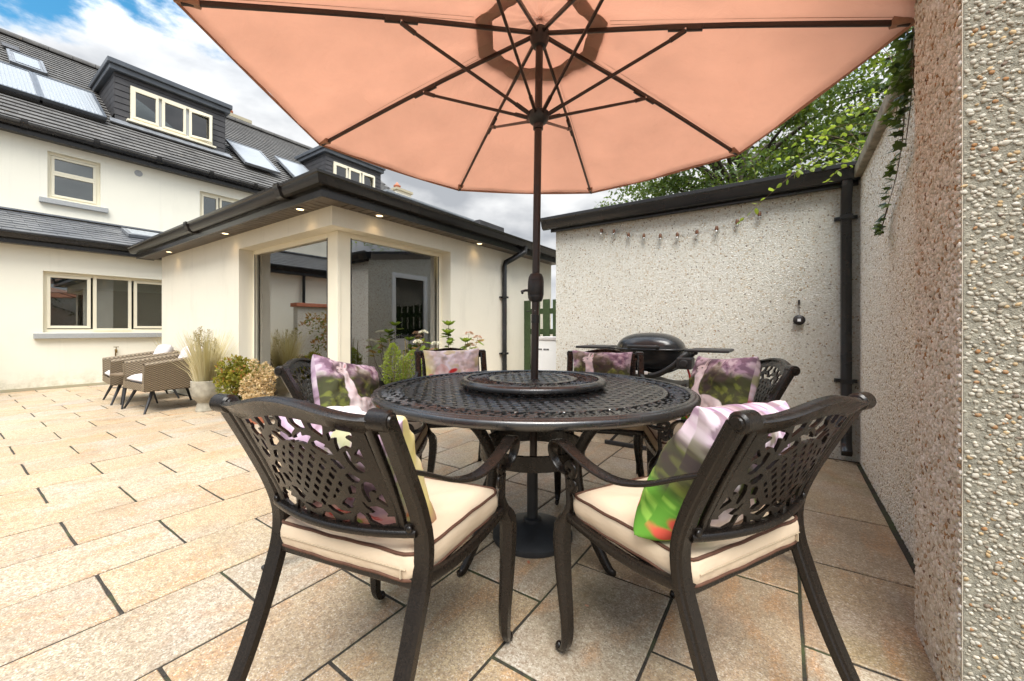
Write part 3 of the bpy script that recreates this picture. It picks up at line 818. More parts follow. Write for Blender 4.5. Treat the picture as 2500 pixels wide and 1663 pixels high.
# dormers
def dormer(y0, y1, first):
    XD = -13.168
    zb, zt = 5.955, 7.15
    d = MB().box(-16.2, XD-0.02, y0+0.02, y1-0.02, 5.70, zt).build('dormer', M['charcoal'], house)
    wy0, wy1, wz0, wz1 = (y0+0.27, y0+1.95, 6.10, 6.94)
    zs = 5.99
    while zs < zt-0.02:
        z1 = min(zs+0.150, zt)
        for (a, c) in ((y0, wy0-0.01), (wy1+0.01, y1)) if wz0-0.05 < (zs+z1)/2 < wz1 else ((y0, y1),):
            vs = [(XD-0.02, a, zs), (XD+0.014, a, zs), (XD+0.004, a, z1-0.008), (XD-0.02, a, z1-0.008)]
            bb = MB(); bb.add(vs + [(p[0], c, p[2]) for p in vs], [(0,1,2,3),(7,6,5,4),(0,4,5,1),(1,5,6,2),(2,6,7,3),(3,7,4,0)])
            bb.build('cladding_board', M['charcoal'], d)
        zs += 0.152
    for s, y in ((-1, y0), (1, y1)):
        zs = 5.99
        while zs < zt-0.02:
            z1 = min(zs+0.150, zt); back = EX - (zs-EZ)/SL - 0.02
            if back < XD-0.05:
                MB().box(back-0.15, XD+0.012, min(y, y+s*0.015), max(y, y+s*0.015), zs, z1-0.008).build('cheek_board', M['charcoal'], d)
            zs += 0.152
    # window of the dormer
    fr = MB(); fw = 0.06
    for (a, c, e, f) in ((wy0, wy1, wz0, wz0+fw), (wy0, wy1, wz1-fw, wz1), (wy0, wy0+fw, wz0+fw, wz1-fw), (wy1-fw, wy1, wz0+fw, wz1-fw)):
        fr.box(XD-0.03, XD+0.045, a, c, e, f)
    w3 = (wy1-wy0)/3
    for i in range(3):
        a, c = wy0+w3*i+0.035, wy0+w3*(i+1)-0.035; s = 0.055
        opened = (i == 2)
        Mx = Matrix.Translation((XD+0.045, a, 0)) @ Matrix.Rotation(rad(-10 if opened else 0), 4, 'Z') @ Matrix.Translation((-(XD+0.045), -a, 0))
        for (p, q, e, f) in ((a, c, wz0+fw, wz0+fw+s), (a, c, wz1-fw-s, wz1-fw), (a, a+s, wz0+fw+s, wz1-fw-s), (c-s, c, wz0+fw+s, wz1-fw-s)):
            fr.box(XD+0.0, XD+0.06, p, q, e, f, Mx)
    fr.build('window_frame', M['upvc'], d, bevel=0.004)
    for i in range(3):
        a, c = wy0+w3*i+0.085, wy0+w3*(i+1)-0.085
        MB().box(XD+0.015, XD+0.025, a, c, wz0+0.11, wz1-0.11).build('pane', M['glass_house'], d)
        sl = MB()
        for q in range(18): sl.box(XD-0.015, XD+0.010, a, c, wz0+0.12+q*0.034, wz0+0.130+q*0.034)
        sl.build('blind_slats', M['blind'], d)
    MB().box(XD-0.0195, XD-0.015, wy0+0.02, wy1-0.02, wz0+0.02, wz1-0.02).build('blind_backing', M['blind'], d)
    MB().box(XD-0.01, XD+0.11, wy0-0.07, wy1+0.07, wz0-0.05, wz0-0.004).build('window_sill', M['upvc'], d, bevel=0.005)
    # flat roof slab with layered fascia
    MB().box(-16.6, XD+0.10, y0-0.11, y1+0.11, zt+0.005, zt+0.13).box(-16.6, XD+0.15, y0-0.15, y1+0.15, zt+0.13, zt+0.25).build('flat_roof', M['dormer_trim'], d, bevel=0.012)
    MB().box(XD-0.02, XD+0.035, y0-0.03, y1+0.03, 5.83, 5.985).build('lead_apron', M['lead'], d)
    P = [on_roof(XD+0.02, y0-0.1, 0.05), on_roof(XD+0.02, y1+0.1, 0.05), on_roof(XD+0.22, y1+0.12, 0.045), on_roof(XD+0.22, y0-0.12, 0.045)]
    bb = MB(); bb.add(P + [q - nrm*0.03 for q in P], [(0,1,2,3),(7,6,5,4),(0,4,5,1),(1,5,6,2),(2,6,7,3),(3,7,4,0)]); bb.build('lead_skirt', M['lead'], d)
    return d
dormer(2.487, 4.74, True)
dormer(7.78, 10.03, False)
def chimney(y, zt, w):
    c = MB().box(-17.6, -16.9, y-w, y+w, 7.6, zt-0.12).build('chimney', M['cream'], house)
    MB().box(-17.7, -16.82, y-w-0.06, y+w+0.06, zt-0.12, zt).build('chimney_cap', M['plinth'], c)
    for dy in (-w*0.35,):
        MB().lathe([(0.17, 0), (0.16, 0.18), (0.19, 0.19), (0.19, 0.24), (0.14, 0.25), (0.04, 0.40), (0, 0.42)], 14, (-17.25, y+dy, zt)).build('chimney_pot', M['terracotta'], c, smooth=30)
chimney(6.45, 8.98, 0.45)
chimney(14.4, 8.50, 0.5)
# lean-to roof with slates
LZ0, LZ1 = 2.56, 3.25
lx0, lx1 = -10.12, -12.0
ul = Vector((lx1-lx0, 0, LZ1-LZ0)); LLEN = ul.length; ul.normalize(); nl = Vector((-ul.z, 0, ul.x)); nl = nl if nl.z > 0 else -nl
b = MB(); b.add([(lx0, -4, LZ0-0.03), (lx0, 6.0, LZ0-0.03), (lx1, 6.0, LZ1-0.03), (lx1, -4, LZ1-0.03)], [(0,1,2,3)])
lroof = b.build('lean_to_roof', M['slate'], house)
SW, SE = 0.30, 0.205
vs = [Vector((0, y, 0)) + ul*s + nl*h for s, h in ((0, 0.012), (SE+0.06, 0.0)) for y in (0.003, SW-0.003)]
vs += [v - nl*0.009 for v in vs]
sme = bpy.data.meshes.new('slate'); sme.from_pydata(vs, [], [(0,1,3,2),(4,6,7,5),(0,4,5,1),(1,5,7,3),(3,7,6,2),(2,6,4,0)]); sme.materials.append(M['slate'])
SLOTS = []
for r in range(int(LLEN/SE)+1):
    for c in range(33):
        y = -4 + c*SW + (SW/2 if r % 2 else 0)
        if y > 5.7: continue
        SLOTS.append((y, Vector((lx0, y, LZ0-0.015)) + ul*(r*SE-0.03)))
far = MB()
for y, o in SLOTS:
    if 0.3 < y:
        t = bpy.data.objects.new('slate', sme); COL.objects.link(t); t.parent = lroof; t.location = o + nl*random.uniform(0, 0.004)
    else:
        far.add([o+v for v in vs], [(0,1,3,2),(4,6,7,5),(0,4,5,1),(1,5,7,3),(3,7,6,2),(2,6,4,0)])
tag(far.build('slating', M['slate'], lroof), kind='stuff')
MB().bar((-11.96, -4, 3.262), (-11.96, 6, 3.262), 0.10, 0.03).build('lead_flashing', M['lead'], lroof)
P0 = Vector((lx0, 0, LZ0)) + ul*0.95
b = MB(); q = [P0+Vector((0,2.28,0)), P0+Vector((0,3.05,0)), P0+Vector((0,3.05,0))+ul*0.6, P0+Vector((0,2.28,0))+ul*0.6]
b.add([v+nl*0.01 for v in q]+[v+nl*0.07 for v in q], [(3,2,1,0),(4,5,6,7),(0,1,5,4),(1,2,6,5),(2,3,7,6),(3,0,4,7)])
sk2 = b.build('skylight', M['lead'], house)
q = [v + (sum(q, Vector())/4 - v)*0.16 for v in q]
b = MB(); b.add([v+nl*0.07 for v in q]+[v+nl*0.078 for v in q], [(3,2,1,0),(4,5,6,7),(0,1,5,4),(1,2,6,5),(2,3,7,6),(3,0,4,7)]); b.build('skylight_pane', M['solar'], sk2)
MB().box(-10.28, -10.135, -4, 6, 2.385, 2.53).build('lean_to_fascia', M['gutter'], house)
run_y(gutter_profile(0.12, 0.11), -10.133, 2.565, -4, 6.0).build('lean_to_gutter', M['gutter'], house, smooth=35)
# reflected side of the garden: downpipe by the kitchen
dp = MB().tube([(-10.22, -0.58, 2.45), (-10.24, -0.58, 0.0)], 0.036, 10).build('downpipe', M['gutter'], house, smooth=40)
tap = MB().tube([(0, 0, 0), (0.06, 0, 0.005), (0.075, 0, -0.01), (0.078, 0, -0.05)], [0.014, 0.013, 0.013, 0.011], 8).lathe([(0.006, 0.01), (0.006, 0.05)], 8, (0.05, 0, 0)).tube([(0.05, -0.035, 0.055), (0.05, 0.035, 0.055)], 0.007, 6).tube([(0.005, 0, 0), (0.005, 0, -0.12)], 0.009, 6)
tag(tap.build('garden_tap', M['brass'], smooth=40, loc=(-10.299, 1.955, 0.63)), 'small brass outdoor tap on the cream house wall below the window', 'tap')
# ------------------------------------------------------------------ sunroom extension
sun_room = thing('sunroom', 'cream rendered single storey sunroom with corner glazing and dark gutters', 'extension', (-6.2, 2.24, 0))
sr0 = Vector((-6.2, 2.24, 0))
class Sub:
    """parts authored in world coordinates under a moved parent"""
    pass
def wpart(b, name, mat, parent, root, **kw):
    b.v = [(p[0]-root.x, p[1]-root.y, p[2]-root.z) for p in b.v]
    return b.build(name, mat, parent, **kw)
S = lambda b, name, mat, parent=None, **kw: wpart(b, name, mat, parent or sun_room, sr0, **kw)
XE, YE, ZS = -3.686, 2.24, 2.25
S(wall_mesh('y', YE, 0.3, -8.79, XE, -0.03, ZS, [(-5.784, XE, 0.07, 2.045)], front=-1), 'wall', M['sunroom'])
S(wall_mesh('x', XE, 0.3, YE+0.3, 6.7, -0.03, ZS, [(YE+0.3, 3.93, 0.07, 2.045)], front=1), 'wall', M['sunroom'])
S(MB().box(-8.79, -8.55, 2.541, 6.7, -0.03, ZS), 'wall', M['sunroom'])
S(MB().box(-8.549, -3.987, 6.45, 6.70, -0.03, ZS), 'wall', M['sunroom'])
S(MB().box(-8.549, -3.987, 6.43, 6.449, 0, ZS).box(-8.549, -8.53, 2.545, 6.42, 0, ZS), 'room_lining', M['white_wall'])
S(MB().box(-8.5, -3.99, 2.56, 6.42, -0.04, 0.02), 'room_floor', M['wood_floor'])
S(MB().box(-8.54, -7.72, 2.55, 6.42, 2.252, 2.29).box(-6.08, -3.99, 2.55, 6.42, 2.252, 2.29).box(-7.72, -6.08, 2.55, 2.64, 2.252, 2.29).box(-7.72, -6.08, 4.0, 6.42, 2.252, 2.29), 'room_ceiling', M['white_wall'])
# window frame
fy, fx = YE+0.16, XE-0.16
fr = MB()
fr.box(-5.784, fx-0.185, fy, fy+0.07, 0.07, 0.14).box(-5.784, fx-0.185, fy, fy+0.07, 1.99, 2.045).box(-5.784, -5.725, fy, fy+0.07, 0.14, 1.99)
fr.box(fx-0.07, fx, YE+0.31, 3.93, 0.07, 0.14).box(fx-0.07, fx, YE+0.31, 3.93, 1.99, 2.045).box(fx-0.07, fx, 3.87, 3.93, 0.14, 1.99)
wf = S(fr, 'window_frame', M['upvc_pale'], bevel=0.004)
S(MB().box(fx-0.185, fx, fy, fy+0.15, 0.07, 2.045), 'corner_post', M['upvc_pale'], bevel=0.004)
S(MB().box(fx-0.03, fx+0.009, fy-0.009, fy+0.03, 0.075, 2.04), 'corner_trim', M['upvc_pale'], bevel=0.004)
S(MB().box(-5.730, fx-0.18, fy+0.03, fy+0.042, 0.135, 1.995), 'pane', M['glass'])
S(MB().box(fx-0.042, fx-0.03, fy+0.145, 3.875, 0.135, 1.995), 'pane', M['glass'])
gk = MB().box(-5.728, -5.715, fy-0.002, fy+0.001, 0.14, 1.99).box(fx-0.2, fx-0.186, fy-0.002, fy+0.001, 0.14, 1.99).box(fx-0.001, fx+0.002, 3.856, 3.869, 0.14, 1.99).box(fx-0.001, fx+0.002, fy+0.151, fy+0.162, 0.14, 1.99)
S(gk, 'glazing_seal', M['black_plastic'], wf)
S(MB().box(-5.784, XE-0.001, YE+0.02, fy+0.02, 0.02, 0.068).box(fx-0.02, XE-0.021, YE+0.165, 3.93, 0.018, 0.067), 'sill', M['sill'])
# soffit boards, fascia, gutter
CX, CY = -3.478, 2.015
bd = MB().box(-0.0435, 0.0435, 0, 0.205, 0, 0.012).mesh('soffit_board'); bd.materials.append(M['soffit'])
def soffit_board(loc, rz):
    o = bpy.data.objects.new('soffit_board', bd); COL.objects.link(o); o.parent = sun_room
    o.location = Vector(loc) - sr0; o.rotation_euler = (0, 0, rz)
x = -9.15
while x < -3.72:
    soffit_board((x, CY+0.02, 2.236), 0); x += 0.1
y = 2.27
while y < 6.72:
    soffit_board((CX-0.02, y, 2.236), rad(90)); y += 0.1
S(MB().add([(-3.70, 2.234, 2.238), (-3.70, CY+0.02, 2.238), (CX-0.02, CY+0.02, 2.238), (CX-0.02, 2.22, 2.238)] + [(-3.70, 2.234, 2.25), (-3.70, CY+0.02, 2.25), (CX-0.02, CY+0.02, 2.25), (CX-0.02, 2.22, 2.25)], [(0,1,2,3),(7,6,5,4),(0,4,5,1),(1,5,6,2),(2,6,7,3),(3,7,4,0)]), 'soffit_corner', M['soffit'])
S(MB().box(-9.2, CX-0.02, CY+0.02, YE-0.002, 2.256, 2.27).box(-3.69, CX-0.02, 2.24, 6.72, 2.256, 2.27), 'soffit_backing', M['black_plastic'])
S(MB().box(-9.2, CX, CY, CY+0.018, 2.228, 2.42).box(CX-0.018, CX, CY+0.019, 6.75, 2.228, 2.42), 'fascia', M['gutter_brown'])
S(MB().box(-9.2, CX+0.012, CY-0.012, CY-0.001, 2.222, 2.285).box(CX+0.001, CX+0.013, CY-0.011, 6.75, 2.222, 2.285), 'fascia_lip', M['gutter_brown'], bevel=0.004)
S(MB().box(-9.22, -9.2, CY, YE, 2.228, 2.42), 'end_board', M['gutter_brown'])
pf = gutter_profile(0.105, 0.115); m = len(pf); zt = 2.425
vs = [(-9.30, CY-0.001-a, zt+c) for a, c in pf] + [(CX+0.001+a, CY-0.001-a, zt+c) for a, c in pf] + [(CX+0.001+a, 6.80, zt+c) for a, c in pf]
fs = [(s*m+i, s*m+(i+1) % m, (s+1)*m+(i+1) % m, (s+1)*m+i) for s in (0, 1) for i in range(m)] + [tuple(range(m)), tuple(range(3*m-1, 2*m-1, -1))]
gut = S(MB().add(vs, fs), 'gutter', M['gutter_brown'], smooth=35)
for xx in (-4.15, -6.6): S(run_x([(0.0, 0.01), (0.0, -0.122), (0.045, -0.128), (0.085, -0.11), (0.10, -0.06), (0.114, -0.03), (0.114, 0.01)], CY-0.001, zt, xx, xx+0.09), 'gutter_joint', M['gutter_brown'], gut, smooth=35)
# low hipped roof with rooflights behind the gutter
ex0, ex1, ey0, ey1 = -9.2, -3.49, 2.03, 6.75; rz = 2.42 + 2.36*math.tan(rad(18))
def sp(x, s): return (x, ey0+2.36*s, 2.41+(rz-2.41)*s)
rb_ = MB().add([(ex0, ey0, 2.41), (ex1, ey0, 2.41), (ex1, ey1, 2.41), (ex0, ey1, 2.41), (ex1-2.36, 4.39, rz), (ex0, 4.39, rz)], [(1,2,4), (2,3,5,4), (0,5,3)])
for q in ([sp(ex0, 0), sp(-7.7, 0), sp(-7.7, 1), sp(ex0, 1)], [sp(-7.7, 0), sp(-6.1, 0), sp(-6.1, 0.25), sp(-7.7, 0.25)], [sp(-7.7, 0.8), sp(-6.1, 0.8), sp(-6.1, 1), sp(-7.7, 1)], [sp(-6.1, 0), sp(ex1, 0), sp(ex1-2.36, 1), sp(-6.1, 1)]): rb_.add(q, [(0,1,2,3)])
S(rb_, 'roof', M['slate'])
S(MB().add([sp(-7.7, 0.25), sp(-6.1, 0.25), sp(-6.1, 0.8), sp(-7.7, 0.8)] + [(p[0], p[1], p[2]+0.02) for p in (sp(-7.7, 0.25), sp(-6.1, 0.25), sp(-6.1, 0.8), sp(-7.7, 0.8))], [(3,2,1,0),(4,5,6,7),(0,1,5,4),(1,2,6,5),(2,3,7,6),(3,0,4,7)]), 'rooflight', M['glass_house'])
rl = S(MB().box(-5.2, -4.5, 3.55, 5.30, 2.72, 2.885), 'rooflight', M['gutter_brown'], bevel=0.01)
S(MB().box(-5.15, -4.46, 3.50, 5.34, 2.89, 2.915), 'rooflight_pane', M['solar'], rl)
S(MB().box(-5.3, -4.5, 5.55, 6.3, 2.70, 2.98), 'roof_vent_box', M['charcoal'], bevel=0.01)
# square downpipe
pp = [(-3.42, 5.36, 2.33), (-3.42, 5.36, 2.25), (-3.635, 5.12, 2.06), (-3.635, 5.10, 2.0), (-3.635, 5.10, 0.02)]
sq = rrect(0.066, 0.066, 0.12, 2)
dpipe = S(MB().sweep(pp, sq, None, (1, 0, 0)), 'downpipe', M['gutter'], smooth=35)
for z in (1.50, 0.62): S(MB().box(-3.676, -3.594, 5.052, 5.148, z, z+0.03).box(-3.685, -3.66, 5.02, 5.18, z+0.004, z+0.026), 'pipe_bracket', M['gutter'], dpipe)
# recessed downlights, lit
for (x, y) in ((-7.995, 2.125), (-5.867, 2.12), (-4.055, 2.12), (-3.585, 2.72), (-3.585, 4.415)):
    dl = S(MB().lathe([(0.034, 0.006), (0.048, 0.004), (0.05, 0.0), (0.034, -0.004)], 20, (x, y, 2.231), closed=True), 'downlight', M['chrome'], smooth=40)
    S(MB().lathe([(0, 0.0), (0.034, 0.0), (0.034, 0.003), (0, 0.003)], 16, (x, y, 2.2305)), 'lamp_lens', M['lamp'], dl)
    ld = bpy.data.lights.new('downlight_glow', 'SPOT'); ld.energy = 0.6; ld.spot_size = rad(120); ld.spot_blend = 0.8; ld.color = (1.0, 0.66, 0.32); ld.shadow_soft_size = 0.03
    lo = bpy.data.objects.new('downlight_glow', ld); COL.objects.link(lo); lo.parent = dl; lo.location = Vector((x, y, 2.222)) - sr0
# things inside the sunroom
bk = thing('bookcase', 'tall white open bookcase standing inside the sunroom', 'bookcase', (-6.35, 4.9, 0.02))
for (a, c, e, f) in ((-0.28, -0.262, 0, 1.68), (0.262, 0.28, 0, 1.68)): MB().box(-0.15, 0.15, a, c, e, f).build('side_panel', M['white_pvc'], bk)
MB().box(-0.15, -0.14, -0.26, 0.26, 0, 1.68).build('back_panel', M['white_pvc'], bk)
rr = random.Random(3)
bcols = [simple('book_%s' % n, c, 0.7, 0.1, 20) for n, c in (('red', (0.4, 0.06, 0.05)), ('blue', (0.08, 0.13, 0.3)), ('sand', (0.5, 0.42, 0.25)), ('teal', (0.08, 0.25, 0.22)), ('white', (0.7, 0.68, 0.62)))]
for i in range(6):
    z = 0.04 + i*0.325
    MB().box(-0.14, 0.15, -0.26, 0.26, z, z+0.02).build('shelf', M['white_pvc'], bk)
    if 0 < i < 5:
        y = -0.24
        for bm in rr.sample(bcols, 4):
            w = rr.uniform(0.035, 0.075); h = rr.uniform(0.18, 0.27)
            tag(MB().box(-6.45, -6.24, 4.9+y, 4.9+y+w, z+0.042, z+0.042+h).build('book', bm), '%s book on the %s shelf of the white bookcase in the sunroom' % (bm.name.split('_')[1], ('', 'lowest', 'second', 'third', 'top')[i]), 'book', 'books on the white bookcase')
            y += w + rr.uniform(0.004, 0.05)
for i, (x, y, z) in enumerate(((-6.15, 3.30, 1.93), (-5.0, 3.61, 1.99))):
    L = thing('pendant_lamp', ('glass pendant lamp with lit bulb seen through the left pane of the sunroom', 'glass pendant lamp with lit bulb seen through the right pane of the sunroom')[i], 'lamp', (x, y, z), 0, 'pendant lamps in the sunroom')
    MB().tube([(0, 0, 0.10), (0, 0, 2.25-z)], 0.004, 6).build('cord', M['black_plastic'], L)
    MB().lathe([(0.001, 0.15), (0.022, 0.15), (0.026, 0.09), (0.02, 0.07), (0.001, 0.07)], 16).build('lamp_holder', M['brass'], L, smooth=40)
    MB().lathe([(0.03, 0.12), (0.085, 0.06), (0.10, 0.0), (0.085, -0.07), (0.05, -0.12), (0.012, -0.14), (0.012, -0.17), (0.0, -0.175)], 20).build('lamp_shade', M['bulb_glass'], L, smooth=60)
    MB().ell((0, 0, 0.02), (0.032, 0.032, 0.045), 12, 8).build('bulb', M['lamp'], L, smooth=60)
    pl = bpy.data.lights.new('pendant_glow', 'POINT'); pl.energy = 16; pl.color = (1.0, 0.66, 0.33); pl.shadow_soft_size = 0.04
    po = bpy.data.objects.new('pendant_glow', pl); COL.objects.link(po); po.parent = L; po.location = (0, 0, -0.045)
cu = MB()
for i in range(14):
    cu.box(-5.70+i*0.028, -5.70+i*0.028+0.02, 2.60+0.012*(i % 2), 2.615+0.012*(i % 2), 0.05, 2.2)
tag(cu.build('curtain', M['white_wall']), 'pale curtain hanging inside the left end of the sunroom glazing', 'curtain')

# ------------------------------------------------------------------ garage
garage = thing('garage', 'single storey garage with pebble dashed walls and black gutter', 'garage', (-0.5, 4.03, 0))
gr0 = Vector((-0.5, 4.03, 0))
G = lambda b, name, mat, parent=None, **kw: wpart(b, name, mat, parent or garage, gr0, **kw)
G(MB().box(-2.155, 2.0, 4.03, 4.25, -0.03, 2.14), 'wall', M['dash'])
G(wall_mesh('x', -2.155, 0.2, 4.251, 7.2, -0.03, 2.14, [(4.5, 5.32, -0.02, 2.0)], front=-1), 'wall', M['dash'])
G(MB().add([(-2.155, 4.03, 2.141), (-2.155, 7.2, 2.141), (-2.155, 7.2, 2.62), (-1.955, 4.03, 2.141), (-1.955, 7.2, 2.141), (-1.955, 7.2, 2.62)], [(0,1,2), (5,4,3), (0,2,5,3), (1,4,5,2), (0,3,4,1)]), 'gable', M['dash'])
dr = MB()
for (a, c, e, f) in ((4.5, 5.32, 1.92, 2.0), (4.5, 4.58, -0.02, 1.92), (5.24, 5.32, -0.02, 1.92)): dr.box(-2.17, -2.10, a, c, e, f)
df = G(dr, 'door_frame', M['white_pvc'], bevel=0.004)
G(MB().box(-2.14, -2.11, 4.581, 5.239, 0.85, 1.919), 'door_glass', M['glass_house'], df)
G(MB().box(-2.145, -2.10, 4.581, 5.239, 0.0, 0.849), 'door_panel', M['white_pvc'], df)
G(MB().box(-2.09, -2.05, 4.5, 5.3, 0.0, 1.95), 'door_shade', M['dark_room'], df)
b = MB().add([(-2.26, 3.95, 2.255), (2.0, 3.95, 2.255), (2.0, 7.3, 2.80), (-2.26, 7.3, 2.80)], [(0,1,2,3)]); b.add([(p[0], p[1], p[2]-0.04) for p in b.v[:4]], [(3,2,1,0)]); b.f += [(0,4,5,1),(1,5,6,2),(2,6,7,3),(3,7,4,0)]
G(b, 'roof', M['charcoal'])
G(MB().box(-2.18, 0.46, 3.998, 4.028, 2.118, 2.235), 'fascia', M['gutter'])
G(MB().box(-2.20, 0.46, 3.985, 3.9975, 2.112, 2.16), 'fascia_lip', M['gutter'], bevel=0.004)
gg = G(run_x(gutter_profile(0.12, 0.125), 3.9965, 2.262, -2.275, 0.46), 'gutter', M['gutter'], smooth=35)
gdp = G(MB().sweep([(0.385, 3.93, 2.14), (0.385, 3.935, 2.08), (0.385, 3.985, 2.0), (0.385, 3.985, 0.16), (0.385, 3.96, 0.10), (0.385, 3.93, 0.07)], rrect(0.066, 0.066, 0.12, 2), None, (1, 0, 0)), 'downpipe', M['gutter'], smooth=35)
for z in (1.86, 0.60): G(MB().box(0.346, 0.424, 3.944, 4.0, z, z+0.032).box(0.315, 0.455, 4.005, 4.022, z+0.002, z+0.03), 'pipe_bracket', M['gutter'], gdp)
for z in (1.86, 0.60): G(MB().ell((0.325, 4.0, z+0.016), (0.008, 0.006, 0.008), 8, 5).ell((0.445, 4.0, z+0.016), (0.008, 0.006, 0.008), 8, 5), 'bracket_screw', M['gutter'], gdp, smooth=60)
# string lights on the garage wall
sl = thing('string_lights', 'string of clear festoon bulbs with brown caps on the garage wall', 'lights', (-0.9, 4.02, 1.9))
bulbs = [(-1.594, 2.049), (-1.461, 2.022), (-1.309, 1.967), (-1.156, 1.938), (-0.999, 1.914), (-0.843, 1.905), (-0.672, 1.906), (-0.509, 1.918), (-0.348, 1.952), (-0.182, 1.993)]
MB().tube([Vector(p) for p in bez([(-1.72+0.9, -0.006, 0.21)] + [(x+0.9, -0.012, z-1.9+0.035) for x, z in bulbs] + [(-0.02+0.9, -0.006, 0.16)], 4)], 0.0016, 5).build('wire', M['cable'], sl)
cap_me = MB().lathe([(0.0, 0.026), (0.010, 0.024), (0.014, 0.010), (0.015, -0.012), (0.0, -0.012)], 12).mesh('bulb_cap'); cap_me.materials.append(M['socket_brown'])
bul_me = MB().lathe([(0.009, -0.012), (0.014, -0.022), (0.017, -0.036), (0.014, -0.050), (0.006, -0.058), (0.0, -0.060)], 12).mesh('bulb'); bul_me.materials.append(M['bulb_glass'])
for x, z in bulbs:
    c = mk('bulb_cap', cap_me, None, sl, loc=(x+0.9, -0.024, z-1.9)); mk('bulb', bul_me, None, c)
# hanging thermometer gadget
th = thing('hanging_sensor', 'small black sensor hanging from a hook on the garage wall', 'sensor', (0.092, 4.02, 1.09))
MB().ell((0, -0.02, 0), (0.042, 0.02, 0.042), 18, 10).build('body', M['black_plastic'], th, smooth=60)
MB().box(-0.011, 0.011, -0.0405, -0.037, -0.012, 0.010).build('screen', M['white_pvc'], th)
MB().tube([(0, -0.015, 0.04), (0, -0.012, 0.13)], 0.002, 5).build('cord', M['black_plastic'], th)
MB().box(-0.007, 0.007, -0.018, 0.004, 0.125, 0.165).build('hook', M['black_plastic'], th, bevel=0.003)

# ------------------------------------------------------------------ passage: picket gate, boiler casing, far wall
gate = thing('picket_gate', 'dark green timber picket gate across the side passage', 'gate', (-2.95, 5.75, 0))
for i in range(8):
    x = -0.735 + i*0.185
    h = (1.50, 1.50, 1.51, 1.50, 1.52, 1.52, 1.52, 1.52)[i]
    MB().box(x, x+0.125, -0.012, 0.012, 0.04 if i < 3 else 0.05, h).build('picket', M['green_fence'], gate, bevel=0.004)
for z in (1.27, 0.93, 0.30): MB().box(-0.735, 0.74, 0.013, 0.05, z, z+0.09).build('rail', M['green_fence'], gate)
MB().tube([(-0.66, -0.02, 1.32), (-0.66, -0.05, 1.32), (-0.56, -0.05, 1.32)], 0.008, 8).build('latch', M['black_plastic'], gate)
bx = thing('boiler_casing', 'white metal boiler casing standing against the green gate', 'boiler', (-2.85, 5.45, 0))
MB().box(-0.30, 0.30, -0.25, 0.25, 0.0, 0.85).build('casing', M['white_pvc'], bx, bevel=0.008)
MB().box(-0.315, 0.315, -0.262, 0.255, 0.852, 0.90).build('lid', M['cushion_grey'], bx, bevel=0.008)
lt = MB()
for i, w in enumerate((0.022, 0.018, 0.02, 0.02, 0, 0.02, 0.016, 0.022, 0.02)):
    if w: lt.box(-0.26+i*0.024, -0.26+i*0.024+w, -0.2535, -0.2515, 0.70, 0.724)
lt.build('badge', M['charcoal'], bx)
fw = thing('far_wall', 'pebble dashed wall with pale coping far down the side passage', 'wall', (-2.6, 8.6, 0))
MB().box(-0.62, 1.6, 0, 0.25, -0.03, 1.86).build('masonry', M['dash'], fw)
MB().box(-0.68, 1.66, -0.06, 0.31, 1.861, 1.94).build('coping', M['plinth'], fw, bevel=0.01)

# ------------------------------------------------------------------ boundary wall and pier with real pebbles
ICO = []
ph = (1+5**0.5)/2
for s1 in (-1, 1):
    for s2 in (-1, 1): ICO += [(0, s1, s2*ph), (s1, s2*ph, 0), (s2*ph, 0, s1)]
ICO = np.array(ICO, float); ICO /= np.linalg.norm(ICO[0])
from itertools import combinations
ICF = []
for a, b_, c in combinations(range(12), 3):
    d = [np.linalg.norm(ICO[i]-ICO[j]) for i, j in ((a, b_), (b_, c), (a, c))]
    if max(d) < 1.06:
        nn = np.cross(ICO[b_]-ICO[a], ICO[c]-ICO[a])
        ICF.append((a, b_, c) if nn @ ICO[a] > 0 else (a, c, b_))
ICF = np.array(ICF)
def pebbles(name, P, ta, tb, tn, smin, smax, mat, parent, flat=0.55, elong=(1.0, 1.7), along=None):
    n = len(P); r = RNG
    s = r.uniform(smin, smax, n); e = r.uniform(*elong, n); ang = r.uniform(0, math.pi, n) if along is None else r.normal(along, 0.5, n)
    ca, sa = np.cos(ang), np.sin(ang)
    A = ca[:, None]*ta + sa[:, None]*tb; B = -sa[:, None]*ta + ca[:, None]*tb
    J = 1 + r.uniform(-0.16, 0.16, (n, 12))
    V = P[:, None, :] + J[..., None]*((s*e)[:, None, None]*ICO[None, :, 0:1]*A[:, None, :] + s[:, None, None]*ICO[None, :, 1:2]*B[:, None, :] + (s*flat)[:, None, None]*ICO[None, :, 2:3]*tn)
    T = (ICF[None] + 12*np.arange(n)[:, None, None]).reshape(-1, 3)
    me = np_mesh(name, V.reshape(-1, 3), None, T)
    at = me.attributes.new('tint', 'FLOAT', 'POINT'); at.data.foreach_set('value', np.repeat(r.random(n), 12).astype(np.float32))
    return tag(mk(name, me, mat, parent, smooth=180), kind='stuff')
def grid_pts(a0, a1, b0, b1, s, jit=0.42):
    A, B = np.meshgrid(np.arange(a0, a1, s), np.arange(b0, b1, s*0.87), indexing='ij')
    A = A + (np.arange(A.shape[1]) % 2)[None, :]*s/2
    return (A + RNG.uniform(-jit, jit, A.shape)*s).ravel(), (B + RNG.uniform(-jit, jit, B.shape)*s).ravel()
vx, vy, vz = np.eye(3)
bw = thing('boundary_wall', 'white pebble dashed boundary wall with weathered concrete coping', 'wall', (0.6, 3.0, 0))
MB().box(-0.13, 0.12, -1.1, 1.029, -0.04, 2.15).build('masonry', M['dash_base'], bw)
cb = MB()
for i in range(3):
    y0 = -0.95 + i*0.665
    cb.box(-0.175, 0.17, y0, y0+0.655, 2.151, 2.235)
